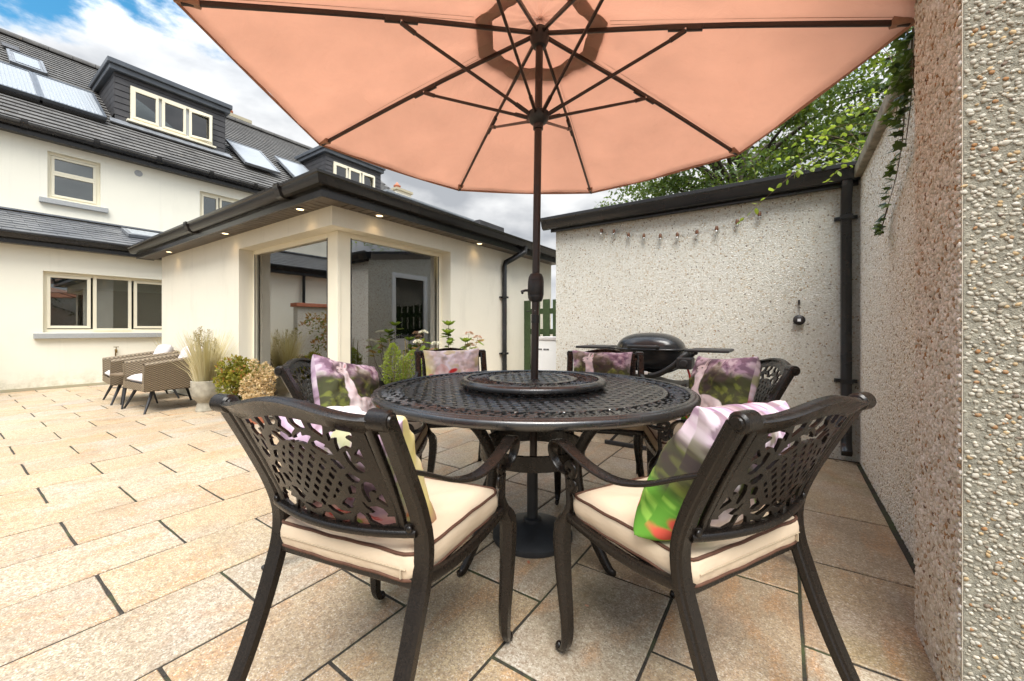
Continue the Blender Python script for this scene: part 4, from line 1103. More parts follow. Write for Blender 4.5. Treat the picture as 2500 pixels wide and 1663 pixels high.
cp = cb.build('coping', M['coping'], bw, bevel=0.012)
yy, zz = grid_pts(-1.1, 1.02, 0.0, 2.15, 0.0118)
pebbles('pebble_dash', np.stack([np.full_like(yy, -0.130), yy, zz], 1), vy, vz, vx, 0.0042, 0.0074, M['pebble_white'], bw)
pier = thing('wall_pier', 'tall pebble dashed pier at the right edge with exposed stones in concrete', 'pier', (0.6, 1.68, 0))
MB().box(-0.23, 0.4, -0.21, 0.22, -0.04, 2.9).build('masonry', M['conc_base'], pier)
MB().box(-0.2325, -0.2302, -0.207, 0.22, -0.04, 2.9).build('render_coat', M['dash_base'], pier)
yy, zz = grid_pts(-0.198, 0.218, 0.0, 2.75, 0.0120)
pebbles('pebble_dash', np.stack([np.full_like(yy, -0.2335), yy, zz], 1), vy, vz, vx, 0.0050, 0.0082, M['pebble'], pier, 0.7)
MB().tube([(-0.2325, -0.2115, -0.03), (-0.2325, -0.2115, 2.9)], 0.0011, 6).build('corner_bead', M['pebble_bead'], pier)
# the front face: 300 stones one by one, the rest as one piece
xx, zz = grid_pts(-0.222, 0.36, 0.02, 2.75, 0.0100, 0.9)
keep = RNG.random(len(xx)) < 0.80; xx, zz = xx[keep], zz[keep]
vis = (xx < -0.122) & (zz > 0.30) & (zz < 2.0)
order = np.argsort(~vis, kind='stable'); n1 = min(300, int(vis.sum()))
pick = RNG.permutation(np.nonzero(vis)[0])[:n1]
others = np.setdiff1d(np.arange(len(xx)), pick)
pebbles('exposed_stones', np.stack([xx[others], np.full(len(others), -0.2105), zz[others]], 1), vx, vz, vy, 0.0022, 0.0058, M['pebble_mix'], pier, 0.38, (1.0, 1.6), 0.0)
pm = []
for q in range(6):
    J = 1 + RNG.uniform(-0.15, 0.15, (12, 1))
    me = np_mesh('stone', ICO*J*np.array([[0.0064*(1+0.10*q), 0.0028, 0.0058]]), None, ICF); me.shade_smooth(); me.materials.append(M['pebble_mix']); pm.append(me)
for i in pick:
    o = bpy.data.objects.new('stone', pm[random.randrange(6)]); COL.objects.link(o); o.parent = pier
    s = random.uniform(0.5, 1.15); o.scale = (s, 1, s*random.uniform(0.75, 1.25)); o.location = (xx[i], -0.2105, zz[i]); o.rotation_euler = (random.gauss(0, 0.2), random.gauss(0, 0.7), random.gauss(0, 0.2))

# ------------------------------------------------------------------ what stands behind the camera and shows in the glass
lw = thing('garden_wall', 'low pebble dashed garden wall with brown coping seen reflected in the sunroom glass', 'wall', (-9.6, -1.6, 0))
MB().box(-0.1, 0.1, -1.6, 1.55, -0.03, 1.55).build('masonry', M['dash'], lw)
MB().box(-0.15, 0.15, -1.6, 1.6, 1.551, 1.64).build('coping', M['terracotta'], lw, bevel=0.01)
# ------------------------------------------------------------------ dining set
FWD = Vector((-math.sin(YAW), math.cos(YAW), 0)); RGT = Vector((math.cos(YAW), math.sin(YAW), 0))
def vw(lat, dep, z=0.0):
    """ground position from distance ahead of / to the side of the viewpoint"""
    return FWD*dep + RGT*lat + Vector((0, 0, z))
TC = vw(0.100, 1.955)       # table centre
TZ = 0.735

# ---- cast chair -------------------------------------------------------
def post_y(z):
    return float(np.interp(z, [0, 0.05, 0.10, 0.20, 0.33, 0.45, 0.52, 0.60, 0.70, 0.80, 0.86], [-0.385, -0.352, -0.322, -0.270, -0.214, -0.174, -0.164, -0.184, -0.230, -0.281, -0.313]))
def post_x(z):
    return float(np.interp(z, [0, 0.4, 0.86], [0.228, 0.228, 0.240]))
def back_y(x, z):
    return post_y(z) - 0.042*(1 - min(1, (x/0.235)**2))
def crest_top(x):
    t = min(1, abs(x)/0.24)
    return 0.854 + 0.030*(0.5+0.5*math.cos(math.pi*min(1, t/0.92)))
PW = 0.182                    # half width of the pierced panel
PZ0 = 0.566
def panel_bottom(x): return PZ0 + 0.004*(x/0.2)**2
def panel_top(x): return crest_top(x) - 0.032
# openings of the right half, in units of half width and panel height
HOLES = [
     [(-0.07, 0.97), (0.07, 0.98), (0.06, 0.93), (0.1, 0.88), (0.01, 0.85), (-0.03, 0.82), (-0.07, 0.86), (-0.13, 0.89)] ,
     [(0.14, 0.97), (0.3, 0.97), (0.3, 0.9), (0.2, 0.9), (0.14, 0.93)] ,
     [(0.38, 0.96), (0.56, 0.97), (0.49, 0.86), (0.43, 0.89), (0.38, 0.92)] ,
     [(0.69, 0.96), (0.88, 0.96), (0.87, 0.92), (0.81, 0.93), (0.78, 0.9), (0.84, 0.87), (0.81, 0.83), (0.77, 0.8), (0.71, 0.82), (0.64, 0.78), (0.61, 0.75), (0.62, 0.82), (0.65, 0.88), (0.59, 0.87), (0.56, 0.84), (0.57, 0.9), (0.63, 0.93), (0.67, 0.93)] ,
     [(0.06, 0.81), (0.16, 0.85), (0.2, 0.86), (0.18, 0.82), (0.27, 0.84), (0.32, 0.84), (0.2, 0.76), (0.11, 0.77), (0.05, 0.77)] ,
     [(0.29, 0.78), (0.38, 0.81), (0.47, 0.79), (0.42, 0.76), (0.49, 0.76), (0.52, 0.71), (0.43, 0.7), (0.35, 0.73), (0.29, 0.75)] ,
     [(0.68, 0.75), (0.73, 0.77), (0.74, 0.72), (0.72, 0.66), (0.77, 0.65), (0.81, 0.68), (0.84, 0.68), (0.87, 0.64), (0.84, 0.59), (0.79, 0.57), (0.73, 0.59), (0.68, 0.67)] ,
     [(0.89, 0.82), (0.9, 0.72), (0.81, 0.75)] ,
     [(0.46, 0.66), (0.55, 0.65), (0.6, 0.59), (0.53, 0.58), (0.49, 0.62)] ,
     [(0.56, 0.52), (0.63, 0.55), (0.73, 0.5), (0.68, 0.46), (0.62, 0.46), (0.58, 0.49)] ,
     [(0.52, 0.39), (0.57, 0.42), (0.63, 0.41), (0.59, 0.35), (0.51, 0.33)] ,
     [(0.73, 0.45), (0.8, 0.48), (0.87, 0.47), (0.89, 0.41), (0.87, 0.38), (0.82, 0.4), (0.77, 0.37), (0.76, 0.28), (0.73, 0.27), (0.7, 0.33), (0.7, 0.39)] ,
     [(0.94, 0.37), (0.96, 0.24), (0.85, 0.31)] ,
     [(0.32, 0.21), (0.43, 0.28), (0.55, 0.29), (0.47, 0.22), (0.47, 0.19), (0.39, 0.17), (0.37, 0.19)] ,
     [(0.64, 0.27), (0.69, 0.21), (0.81, 0.23), (0.88, 0.21), (0.92, 0.16), (0.88, 0.12), (1.01, 0.13), (0.99, 0.06), (0.79, 0.03), (0.66, 0.07), (0.62, 0.14), (0.74, 0.15), (0.66, 0.21)] ,
     [(0.54, 0.14), (0.59, 0.11), (0.65, 0.01), (0.47, 0.01), (0.42, 0.04), (0.45, 0.1)] ,
     [(0.05, 0.16), (0.19, 0.18), (0.25, 0.13), (0.4, 0.13), (0.24, 0.09), (0.1, 0.12)] ,
     [(0.18, 0.02), (0.34, 0.05), (0.35, 0.01), (0.19, 0.01)] ,
     [(-0.14, 0.06), (-0.04, 0.11), (0.13, 0.06), (0.09, 0.01), (-0.06, 0.03)] ,
]

def sd_poly(X, Z, P):
    d = np.full_like(X, 9.0); inside = np.zeros(X.shape, bool); n = len(P)
    for i in range(n):
        (ax, az), (bx_, bz) = P[i], P[(i+1) % n]
        ex, ez = bx_-ax, bz-az; L = ex*ex+ez*ez
        if L < 1e-12: continue
        t = np.clip(((X-ax)*ex+(Z-az)*ez)/L, 0, 1)
        d = np.minimum(d, np.hypot(X-ax-t*ex, Z-az-t*ez))
        if abs(ez) > 1e-12:
            inside ^= ((az > Z) != (bz > Z)) & (X < ex*(Z-az)/ez + ax)
    return np.where(inside, -d, d)
def panel_sdf(X, Z):
    top = np.vectorize(panel_top)(X); bot = np.vectorize(panel_bottom)(X)
    AX = np.abs(X); hole = np.full_like(X, 1.0)
    PH = 0.282
    Tn = (Z-bot)/(top-bot)*PH                     # height above the lower edge, stretched to follow the crest
    cz = PH*0.485
    # woven lattice inside a leaf-shaped field
    fld = np.maximum(AX/0.088 + (np.abs(Tn-cz)/0.098)**1.6, 0) - 1
    th = rad(33); c, s = math.cos(th), math.sin(th)
    u = X*c + (Tn-cz)*s*1.15; v = -X*c + (Tn-cz)*s*1.15
    p = 0.0262; w = 0.0118
    fu = np.abs((u/p+0.5) % 1 - 0.5)*p; fv = np.abs((v/p+0.5) % 1 - 0.5)*p
    hole = np.minimum(hole, np.maximum(np.maximum(fu, fv) - (p-w)/2, fld*0.05))
    for P in HOLES:
        Q = [(max(x, 0.0 if P is not HOLES[0] and P is not HOLES[-1] else x)*PW*0.985, t*PH) for x, t in P]
        if P is HOLES[0]: Q = [(0, 0.975*PH), (0.085*PW, 0.975*PH), (0.075*PW, 0.93*PH), (0.13*PW, 0.885*PH), (0.05*PW, 0.845*PH), (0, 0.80*PH), (-0.02*PW, 0.9*PH)]
        if P is HOLES[-1]: Q = [(-0.02*PW, 0.075*PH), (0.05*PW, 0.085*PH), (0.12*PW, 0.03*PH), (-0.02*PW, 0.012*PH)]
        hole = np.minimum(hole, sd_poly(AX, Tn, Q) - 0.0012)
    frame = np.minimum.reduce([PW - AX + 0.004, top - Z + 0.004, Z - bot + 0.004])
    hole = np.maximum(hole, -(frame - 0.007))
    return np.maximum(-hole, -frame)
def panel_map(x, z, k):
    y = np.array([back_y(a, b) for a, b in zip(x, z)])
    return np.stack([x, y + (0.004 if k else -0.004), z], 1)
def flip(me):
    me.flip_normals(); return me
panel_me = flip(sdf_plate('back_panel', panel_sdf, -PW-0.006, PW+0.006, 0.552, 0.868, 0.0026, panel_map))
panel_me.materials.append(M['bronze'])

def make_chair():
    ch = thing('dining_chair', '', 'chair')
    m = M['bronze']
    for s in (-1, 1):
        zs = [0, 0.03, 0.08, 0.15, 0.22, 0.30, 0.38, 0.46, 0.54, 0.62, 0.70, 0.78, 0.845]
        path = [(s*post_x(z), post_y(z), z) for z in zs]
        prof = [(-0.018, -0.018), (-0.011, -0.020), (-0.008, -0.026), (0.008, -0.026), (0.011, -0.020), (0.018, -0.018), (0.018, 0.014), (0.011, 0.022), (-0.011, 0.022), (-0.018, 0.014)]
        w = lerp_list([0.58, 0.72, 0.82, 0.88, 0.92, 0.92, 0.88, 0.86, 0.86], len(path))
        pb = bez(path, 3)
        MB().sweep(pb, prof, lerp_list(w, len(pb)), (1, 0, 0)).build('rear_leg', m, ch, smooth=38)
        # rolled finial at the top of the post
        MB().lathe([(0.0, -0.030), (0.011, -0.030), (0.013, -0.026), (0.017, -0.026), (0.022, -0.021), (0.022, 0.021), (0.017, 0.026), (0.013, 0.026), (0.011, 0.030), (0.0, 0.030)], 20).build('finial', m, ch, smooth=35, loc=(s*0.233, -0.316, 0.850), rot=(0, rad(90), 0))
        MB().ell((s*0.228, -0.386, 0.010), (0.015, 0.017, 0.010), 10, 6).build('foot', M['black_plastic'], ch, smooth=60)
        # slim inner bar of the back frame
        zz = np.linspace(0.572, 0.848, 9)
        MB().sweep([(s*(0.190+0.010*(z-0.57)/0.28), back_y(0.195, z), z) for z in zz], rrect(0.015, 0.021, 0.35, 2), None, (1, 0, 0)).build('back_bar', m, ch, smooth=40)
        # front leg: knee, sabre curve, toe
        leg = [(0.252, 0.226, 0.565), (0.250, 0.227, 0.525), (0.250, 0.224, 0.485), (0.252, 0.234, 0.448), (0.256, 0.253, 0.412), (0.258, 0.254, 0.350), (0.259, 0.242, 0.24), (0.259, 0.226, 0.13), (0.259, 0.226, 0.065), (0.259, 0.240, 0.030), (0.259, 0.260, 0.014)]
        pth = bez([(s*a, b_, c) for a, b_, c in leg], 4)
        wd = lerp_list([0.48, 0.44, 0.50, 0.80, 1.20, 1.22, 1.06, 0.90, 0.80, 0.62, 0.40], len(pth))
        prof = [(-0.016, -0.019), (0.016, -0.019), (0.018, 0.006), (0.010, 0.017), (0.004, 0.022), (-0.004, 0.022), (-0.010, 0.017), (-0.018, 0.006)]
        MB().sweep(pth, [(a, -b_) for a, b_ in prof], wd, (1, 0, 0)).build('front_leg', m, ch, smooth=40)
        MB().ell((s*0.259, 0.264, 0.018), (0.013, 0.013, 0.016), 10, 6).build('foot', m, ch, smooth=60)
        # scrolls where arm meets leg
        spiral = lambda cy, cz, r0, r1, a0, a1, n: [(s*0.256, cy + (r0+(r1-r0)*i/n)*math.cos(a0+(a1-a0)*i/n), cz + (r0+(r1-r0)*i/n)*math.sin(a0+(a1-a0)*i/n)) for i in range(n+1)]
        MB().sweep(spiral(0.206, 0.592, 0.026, 0.007, rad(-60), rad(-60+430), 22), rrect(0.024, 0.010, 0.4, 2), None, (1, 0, 0)).build('leg_scroll', m, ch, smooth=40)
        MB().sweep(spiral(0.200, 0.552, 0.019, 0.006, rad(40), rad(40-400), 18), rrect(0.022, 0.009, 0.4, 2), None, (1, 0, 0)).build('leg_scroll', m, ch, smooth=40)
        # arm: flat ribbon ending in a down-curled scroll
        arm = [(0.236, -0.250, 0.730), (0.250, -0.19, 0.704), (0.268, -0.10, 0.662), (0.279, -0.01, 0.642), (0.284, 0.075, 0.648), (0.285, 0.15, 0.668), (0.283, 0.210, 0.684), (0.278, 0.256, 0.676),
               (0.272, 0.282, 0.648), (0.266, 0.280, 0.612), (0.261, 0.254, 0.588), (0.257, 0.222, 0.584)]
        pa = bez([(s*a, b_, c) for a, b_, c in arm], 5)
        wa = [(q, 1.0) for q in lerp_list([0.50, 0.72, 0.92, 1.02, 1.06, 1.08, 1.08, 1.02, 0.92, 0.8, 0.7, 0.6], len(pa))]
        MB().sweep(pa, rrect(0.036, 0.010, 0.45, 3), wa, (0, 0, 1)).build('arm', m, ch, smooth=40)
        # side rail of the seat
        MB().sweep(bez([(s*0.228, -0.172, 0.446), (s*0.238, -0.04, 0.430), (s*0.246, 0.10, 0.432), (s*0.252, 0.228, 0.446)], 5), rrect(0.020, 0.028, 0.3, 2)).build('seat_rail', m, ch, smooth=40)
        # bolted bracket between post and bottom rail
        MB().sweep([(s*0.222, post_y(0.575)-0.004, 0.575), (s*0.196, back_y(0.196, 0.575), 0.575)], rrect(0.020, 0.024, 0.4, 2)).build('bracket', m, ch, smooth=40)
        MB().ell((s*0.212, post_y(0.575)-0.022, 0.577), (0.009, 0.006, 0.009), 10, 6).build('bolt', m, ch, smooth=60)
    # crest rail
    n = 28; vs = []; xs = np.linspace(-0.232, 0.232, n)
    for x in xs:
        t = crest_top(x); bt = panel_top(x) - 0.006
        yt = back_y(x, t) - 0.004; yb = back_y(x, bt)
        for (yy, zz) in ((yt-0.018, t-0.004), (yt-0.012, t+0.003), (yt+0.010, t+0.003), (yt+0.014, t-0.005), (yt+0.006, t-0.012), (yb+0.006, bt), (yb-0.006, bt), (yt-0.007, t-0.013)):
            vs.append((x, yy, zz))
    fs = [(i*8+j, i*8+(j+1) % 8, (i+1)*8+(j+1) % 8, (i+1)*8+j) for i in range(n-1) for j in range(8)] + [tuple(range(7, -1, -1)), tuple((n-1)*8+j for j in range(8))]
    MB().add(vs, fs).build('crest_rail', m, ch, smooth=50)
    mk('back_panel', panel_me, None, ch, smooth=30)
    # bowed bottom rail
    MB().sweep([(x, back_y(x, 0.565)-0.004, panel_bottom(x)-0.006) for x in np.linspace(-0.222, 0.222, 17)], rrect(0.028, 0.020, 0.4, 3)).build('bottom_rail', m, ch, smooth=45)
    MB().sweep([(x, 0.236-0.02*(x/0.25)**2, 0.442) for x in np.linspace(-0.248, 0.248, 9)], rrect(0.020, 0.028, 0.3, 2)).build('front_rail', m, ch, smooth=40)
    MB().bar((-0.226, -0.176, 0.444), (0.226, -0.176, 0.444), 0.020, 0.030).build('rear_rail', m, ch, bevel=0.004)
    MB().box(-0.226, 0.226, -0.165, 0.224, 0.440, 0.446).build('seat_pan', m, ch)
    return ch

# ---- boxed seat pad with piping ------------------------------------------------
def make_pad():
    pd = thing('seat_cushion', '', 'cushion')
    def outline(n=10):
        P = []
        cor = [(0.222, -0.190, 0.03), (0.242, 0.228, 0.035), (-0.242, 0.228, 0.035), (-0.222, -0.190, 0.03)]
        ang = [(-90, 0), (0, 90), (90, 180), (180, 270)]
        for (cx, cy, r), (a0, a1) in zip(cor, ang):
            cx -= math.copysign(r, cx); cy -= math.copysign(r, cy)
            for q in range(6):
                a = rad(a0+(a1-a0)*q/5); P.append(Vector((cx+r*math.cos(a), cy+r*math.sin(a), 0)))
        out = []
        for i in range(len(P)):
            a, b_ = P[i], P[(i+1) % len(P)]; kk = max(1, int((b_-a).length/0.022))
            for q in range(kk): out.append(a.lerp(b_, q/kk))
        return out
    O = outline(); m = len(O); rr = random.Random(11)
    rows = []; zl = [0.449, 0.457, 0.471, 0.485, 0.499, 0.508]; sw = [0.985, 1.0, 1.014, 1.016, 1.006, 0.99]
    wob = [0.003*math.sin(i*0.55)+0.002*math.sin(i*1.37) for i in range(m)]
    vs = []
    for z, s in zip(zl, sw):
        for i, p in enumerate(O): vs.append((p.x*(s+wob[i]*0.6), p.y*(s+wob[i]*0.6), z + wob[i]*0.5))
    nr = len(zl)
    # top dome in rings
    for q, (s, h) in enumerate(((0.93, 0.515), (0.82, 0.520), (0.62, 0.524), (0.38, 0.5255), (0.15, 0.526))):
        for i, p in enumerate(O): vs.append((p.x*s, p.y*s, h + 0.0015*math.sin(i*0.5+q)))
    R = nr+5
    fs = [(k_*m+i, k_*m+(i+1) % m, (k_+1)*m+(i+1) % m, (k_+1)*m+i) for k_ in range(R-1) for i in range(m)]
    fs += [tuple((R-1)*m+i for i in range(m)), tuple(range(m-1, -1, -1))]
    MB().add(vs, fs).build('pad', M['seat_cloth'], pd, smooth=60)
    for z, s in ((0.510, 0.992), (0.449, 0.990)):
        MB().tube([(p.x*(s+wob[i]*0.6), p.y*(s+wob[i]*0.6), z+wob[i]*0.5) for i, p in enumerate(O)], 0.0040, 6, closed=True).build('piping', M['piping'], pd, smooth=60)
    MB().box(-0.20, 0.20, -0.1965, -0.1935, 0.4770, 0.4790).box(0.185, 0.189, -0.199, -0.195, 0.458, 0.478).build('zip', M['zip'], pd)
    return pd

# ---- printed throw pillows --------------------------------------------------------
def smooth01(d, w): return np.clip(0.5 - d/(2*w), 0, 1)
def lay(C, m, col):
    col = np.asarray(col, float)
    return C*(1-m[..., None]) + (col if col.ndim > 1 else col[None, None, :])*m[..., None]
def lin(r, g, b): return np.array([((v/255+0.055)/1.055)**2.4 for v in (r, g, b)])
def seg(U, V, a, b_, ra, rb):
    ax, ay = a; bx_, by = b_; dx, dy = bx_-ax, by-ay; t = np.clip(((U-ax)*dx+(V-ay)*dy)/(dx*dx+dy*dy), 0, 1)
    return np.hypot(U-ax-t*dx, V-ay-t*dy) - (ra+(rb-ra)*t)
def print_alpaca(U, V, seed):
    n1 = fbm2(U, V, seed, 4, 9); n2 = fbm2(U+3, V+5, seed+1, 4, 15); n3 = fbm2(U, V, seed+2, 3, 4)
    C = lay(np.zeros(U.shape+(3,)), np.ones_like(U), lin(72, 74, 46))
    C = lay(C, np.clip((n2-0.48)*5, 0, 1)*0.75, lin(126, 134, 60)); C = lay(C, np.clip((n3-0.55)*5, 0, 1)*0.6, lin(66, 42, 58))
    edge = V - 0.66 - 0.22*(n3-0.5) - 0.14*(n1-0.5)
    top = np.clip(edge*9, 0, 1)
    bl = lay(lay(np.zeros(U.shape+(3,)), np.ones_like(U), lin(178, 148, 170)), np.clip((n1-0.46)*8, 0, 1), lin(222, 198, 214)); bl = lay(bl, np.clip((n2-0.56)*9, 0, 1)*0.8, lin(232, 216, 226))
    bl = lay(bl, np.clip((0.44-n2)*9, 0, 1)*0.75, lin(116, 86, 108)); bl = lay(bl, np.clip((n3-0.60)*8, 0, 1)*0.6, lin(118, 122, 66))
    C = C*(1-top[..., None]) + bl*top[..., None]
    gr = np.clip(((0.46 if seed == 33 else 0.22) + 0.10*(n1-0.5) - V)*9, 0, 1)
    gcol = lay(lay(np.zeros(U.shape+(3,)), np.ones_like(U), lin(98, 158, 50)), np.clip((n2-0.5)*6, 0, 1), lin(150, 200, 80))
    C = C*(1-gr[..., None]) + gcol*gr[..., None]
    for (a, b_) in ((0.07, 0.24), (0.13, 0.20), (0.05, 0.13), (0.90, 0.15), (0.20, 0.10)):
        C = lay(C, smooth01(np.hypot((U-a)/0.05, (V-b_)/0.055)-1, 0.15), lin(222, 92, 74))
    body = np.minimum.reduce([seg(U, V, (0.30, 0.75), (0.33, 0.42), 0.055, 0.075), seg(U, V, (0.33, 0.42), (0.40, 0.27), 0.08, 0.12),
        np.hypot((U-0.57)/0.245, (V-0.26)/0.155)*0.16-0.16, np.hypot((U-0.275)/0.085, (V-0.785)/0.070)*0.07-0.07,
        seg(U, V, (0.335, 0.83), (0.365, 0.935), 0.026, 0.010), seg(U, V, (0.29, 0.84), (0.31, 0.93), 0.022, 0.010),
        seg(U, V, (0.42, 0.2), (0.42, 0.02), 0.045, 0.026), seg(U, V, (0.52, 0.2), (0.53, 0.02), 0.04, 0.026), seg(U, V, (0.70, 0.2), (0.71, 0.02), 0.045, 0.026), seg(U, V, (0.77, 0.24), (0.79, 0.03), 0.04, 0.026)])
    body = body + 0.018*(n2-0.5)
    C = lay(C, smooth01(body-0.035, 0.04)*np.clip((V-0.5)*6, 0, 1)*0.7, lin(84, 74, 60))
    wool = lay(lay(np.zeros(U.shape+(3,)), np.ones_like(U), lin(232, 216, 220)), np.clip((n1-0.45)*4, 0, 1), lin(250, 242, 243))
    m = smooth01(body, 0.006); C = C*(1-m[..., None]) + wool*m[..., None]
    C = lay(C, smooth01(np.hypot((U-0.272)/0.014, (V-0.800)/0.009)-1, 0.3), lin(40, 26, 34))
    C = lay(C, smooth01(np.hypot((U-0.198)/0.012, (V-0.775)/0.010)-1, 0.3), lin(60, 40, 46))
    C = lay(C, smooth01(seg(U, V, (0.205, 0.742), (0.235, 0.735), 0.004, 0.003), 0.003), lin(80, 50, 56))
    C = lay(C, smooth01(seg(U, V, (0.345, 0.85), (0.36, 0.90), 0.009, 0.005), 0.006)*0.8, lin(198, 110, 118))
    return C
def print_lamb(U, V, seed):
    n1 = fbm2(U, V, seed, 4, 4); n2 = fbm2(U+7, V+2, seed+1, 3, 6); n3 = fbm2(U, V, seed+5, 4, 14)
    C = lay(np.zeros(U.shape+(3,)), np.ones_like(U), lin(226, 214, 216))
    C = lay(C, np.clip((n1-0.5)*5, 0, 1), lin(238, 232, 240)); C = lay(C, np.clip((n2-0.56)*6, 0, 1)*0.7, lin(214, 204, 150))
    C = lay(C, np.clip((0.42-n2)*6, 0, 1)*0.5, lin(176, 160, 140)); C = lay(C, np.clip((0.18-U+0.2*(n1-0.5))*6, 0, 1)*0.75, lin(222, 206, 98))
    C = lay(C, np.clip((0.22-V)*6, 0, 1)*0.85, lin(156, 104, 84))
    for (cx, cy, s) in ((0.30, 0.50, 1.0), (0.80, 0.43, 0.92)):
        u, v = (U-cx)/s, (V-cy)/s
        b_ = np.minimum.reduce([np.hypot(u/0.125, v/0.155)*0.13-0.13, np.hypot(u/0.085, (v+0.15)/0.09)*0.085-0.085, np.hypot((u+0.02)/0.19, (v+0.36)/0.22)*0.19-0.19]) + 0.02*(n3-0.5)
        C = lay(C, smooth01(b_, 0.008), lin(236, 206, 206)); C = lay(C, smooth01(b_, 0.008)*np.clip((0.30-V)*6, 0, 1)*0.8, lin(178, 120, 112)); C = lay(C, smooth01(b_+0.02, 0.01)*np.clip((n3-0.5)*4, 0, 1)*0.6, lin(252, 240, 238))
        for sg in (-1, 1):
            du, dv = (u-sg*0.185), (v-(0.02 if sg > 0 else -0.05)); c, s_ = math.cos(sg*0.35), math.sin(sg*0.35)
            p, q = du*c+dv*s_, -du*s_+dv*c
            C = lay(C, smooth01(np.hypot(p/0.082, q/0.042)-1, 0.12), lin(226, 150, 150)); C = lay(C, smooth01(np.hypot(p/0.068, q/0.030)-1, 0.18), lin(196, 44, 44))
            C = lay(C, smooth01(np.hypot((u-sg*0.062)/0.014, (v+0.03)/0.012)-1, 0.3), lin(50, 28, 30))
        C = lay(C, smooth01(np.hypot(u/0.045, (v+0.185)/0.024)-1, 0.2)*0.8, lin(206, 92, 104))
    return C
def print_blur(U, V, seed):
    n1 = fbm2(U, V, seed, 5, 4); n2 = fbm2(U+5, V+1, seed+3, 5, 7); n3 = fbm2(U+2, V+8, seed+6, 5, 5)
    C = lay(np.zeros(U.shape+(3,)), np.ones_like(U), lin(190, 160, 182))
    C = lay(C, np.clip((n1-0.46)*7, 0, 1), lin(224, 204, 214)); C = lay(C, np.clip((0.45-n2)*8, 0, 1)*0.8, lin(122, 96, 104)); C = lay(C, np.clip((n3-0.56)*9, 0, 1)*0.7, lin(150, 160, 84))
    C = lay(C, np.clip((0.40+0.3*(n1-0.5)-V)*6, 0, 1)*0.8, lin(170, 112, 104)); C = lay(C, np.clip((n2-0.60)*14, 0, 1)*np.clip((0.62-V)*5, 0, 1), lin(182, 58, 54))
    C = lay(C, np.clip((0.16-V)*9, 0, 1)*0.8, lin(96, 66, 48)); C = lay(C, np.clip((n3-0.58)*12, 0, 1)*np.clip((0.35-V)*5, 0, 1), lin(120, 166, 60))
    return C
k = NT('printed_cloth'); a = k.n('ShaderNodeAttribute'); a.attribute_name = 'print'
k.base(a.outputs['Color']); k.set(Roughness=0.9); k.bump(k.noise(k.obj(), 900, 2), 0.15, 0.001)
b1 = k.t.nodes['Bump'] if 'Bump' in k.t.nodes else None
M['print'] = k.m
M['eyelet'] = simple('eyelet', (0.62, 0.56, 0.52), 0.5, 0.1, 40)
def pillow_mesh(kind, seed):
    n = 150; u = np.linspace(0, 1, n); U, V = np.meshgrid(u, u, indexing='ij')
    a, b_ = 2*U-1, 2*V-1
    T = np.sqrt(np.clip((1-a**4)*(1-b_**4), 0, 1))
    wr = (fbm2(U, V, seed+40, 3, 4)-0.5)
    half = 0.074*T**0.85*(1+0.6*wr) + 0.0016
    pull = 1 - 0.085*(1-np.abs(b_)**2.4)*np.abs(a)**2; pull2 = 1 - 0.085*(1-np.abs(a)**2.4)*np.abs(b_)**2
    X = 0.188*a*pull; Z = 0.180*b_*pull2 + 0.18
    wy = 0.014*wr + 0.012*(np.abs(a)*np.abs(b_))**3
    f = print_alpaca if kind == 'alpaca' else print_lamb
    wu, wv = U + 0.05*(fbm2(U, V, seed+70, 3, 6)-0.5), V + 0.05*(fbm2(U, V, seed+71, 3, 6)-0.5)
    Cf = f(U, V, seed); Cb = f(1-U, V, seed) if seed == 33 else print_blur(1-wu, wv, seed+9)
    Vf = np.stack([X, half+wy, Z], -1).reshape(-1, 3); Vb = np.stack([X, -half+wy, Z], -1).reshape(-1, 3)
    I = np.arange(n*n).reshape(n, n)
    q = np.stack([I[:-1,:-1], I[:-1,1:], I[1:,1:], I[1:,:-1]], -1).reshape(-1, 4)
    ring = np.concatenate([I[:-1,0], I[-1,:-1], I[:0:-1,-1], I[0,:0:-1]]); r2 = np.roll(ring, -1)
    side = np.stack([ring, r2, r2+n*n, ring+n*n], 1)
    me = np_mesh('pillow', np.concatenate([Vf, Vb]), np.concatenate([q, (q[:, ::-1]+n*n), side]))
    # front (+y) reads left-right as seen from the front, so mirror u
    col = np.concatenate([Cf[::-1].reshape(-1, 3), Cb[::-1].reshape(-1, 3)])
    at = me.attributes.new('print', 'FLOAT_COLOR', 'POINT')
    at.data.foreach_set('color', np.concatenate([col, np.ones((len(col), 1))], 1).astype(np.float32).ravel())
    me.materials.append(M['print'])
    return me
def make_pillow(label, kind, seed, chairM, x, y, z, lean, roll, yaw, sc=1.0):
    root = thing('throw_pillow', label, 'pillow', group='printed throw pillows on the dining chairs')
    root.matrix_world = chairM @ Matrix.Translation((x, y, z)) @ Matrix.Rotation(yaw, 4, 'Z') @ Matrix.Rotation(lean, 4, 'X') @ Matrix.Translation((0, 0, 0.19)) @ Matrix.Rotation(roll, 4, 'Y') @ Matrix.Translation((0, 0, -0.19)) @ Matrix.Scale(sc, 4)
    mk('cover', pillow_mesh(kind, seed), None, root, smooth=180)
    for cx in (-0.160, 0.160):
        MB().lathe([(0.0045, 0.0), (0.0045, 0.004), (0.011, 0.004), (0.0125, 0.0)], 14, closed=True).build('eyelet', M['eyelet'], root, smooth=40, loc=(cx, 0.010, 0.333), rot=(rad(-90), 0, 0))
    return root

proto = make_chair(); pad0 = make_pad()
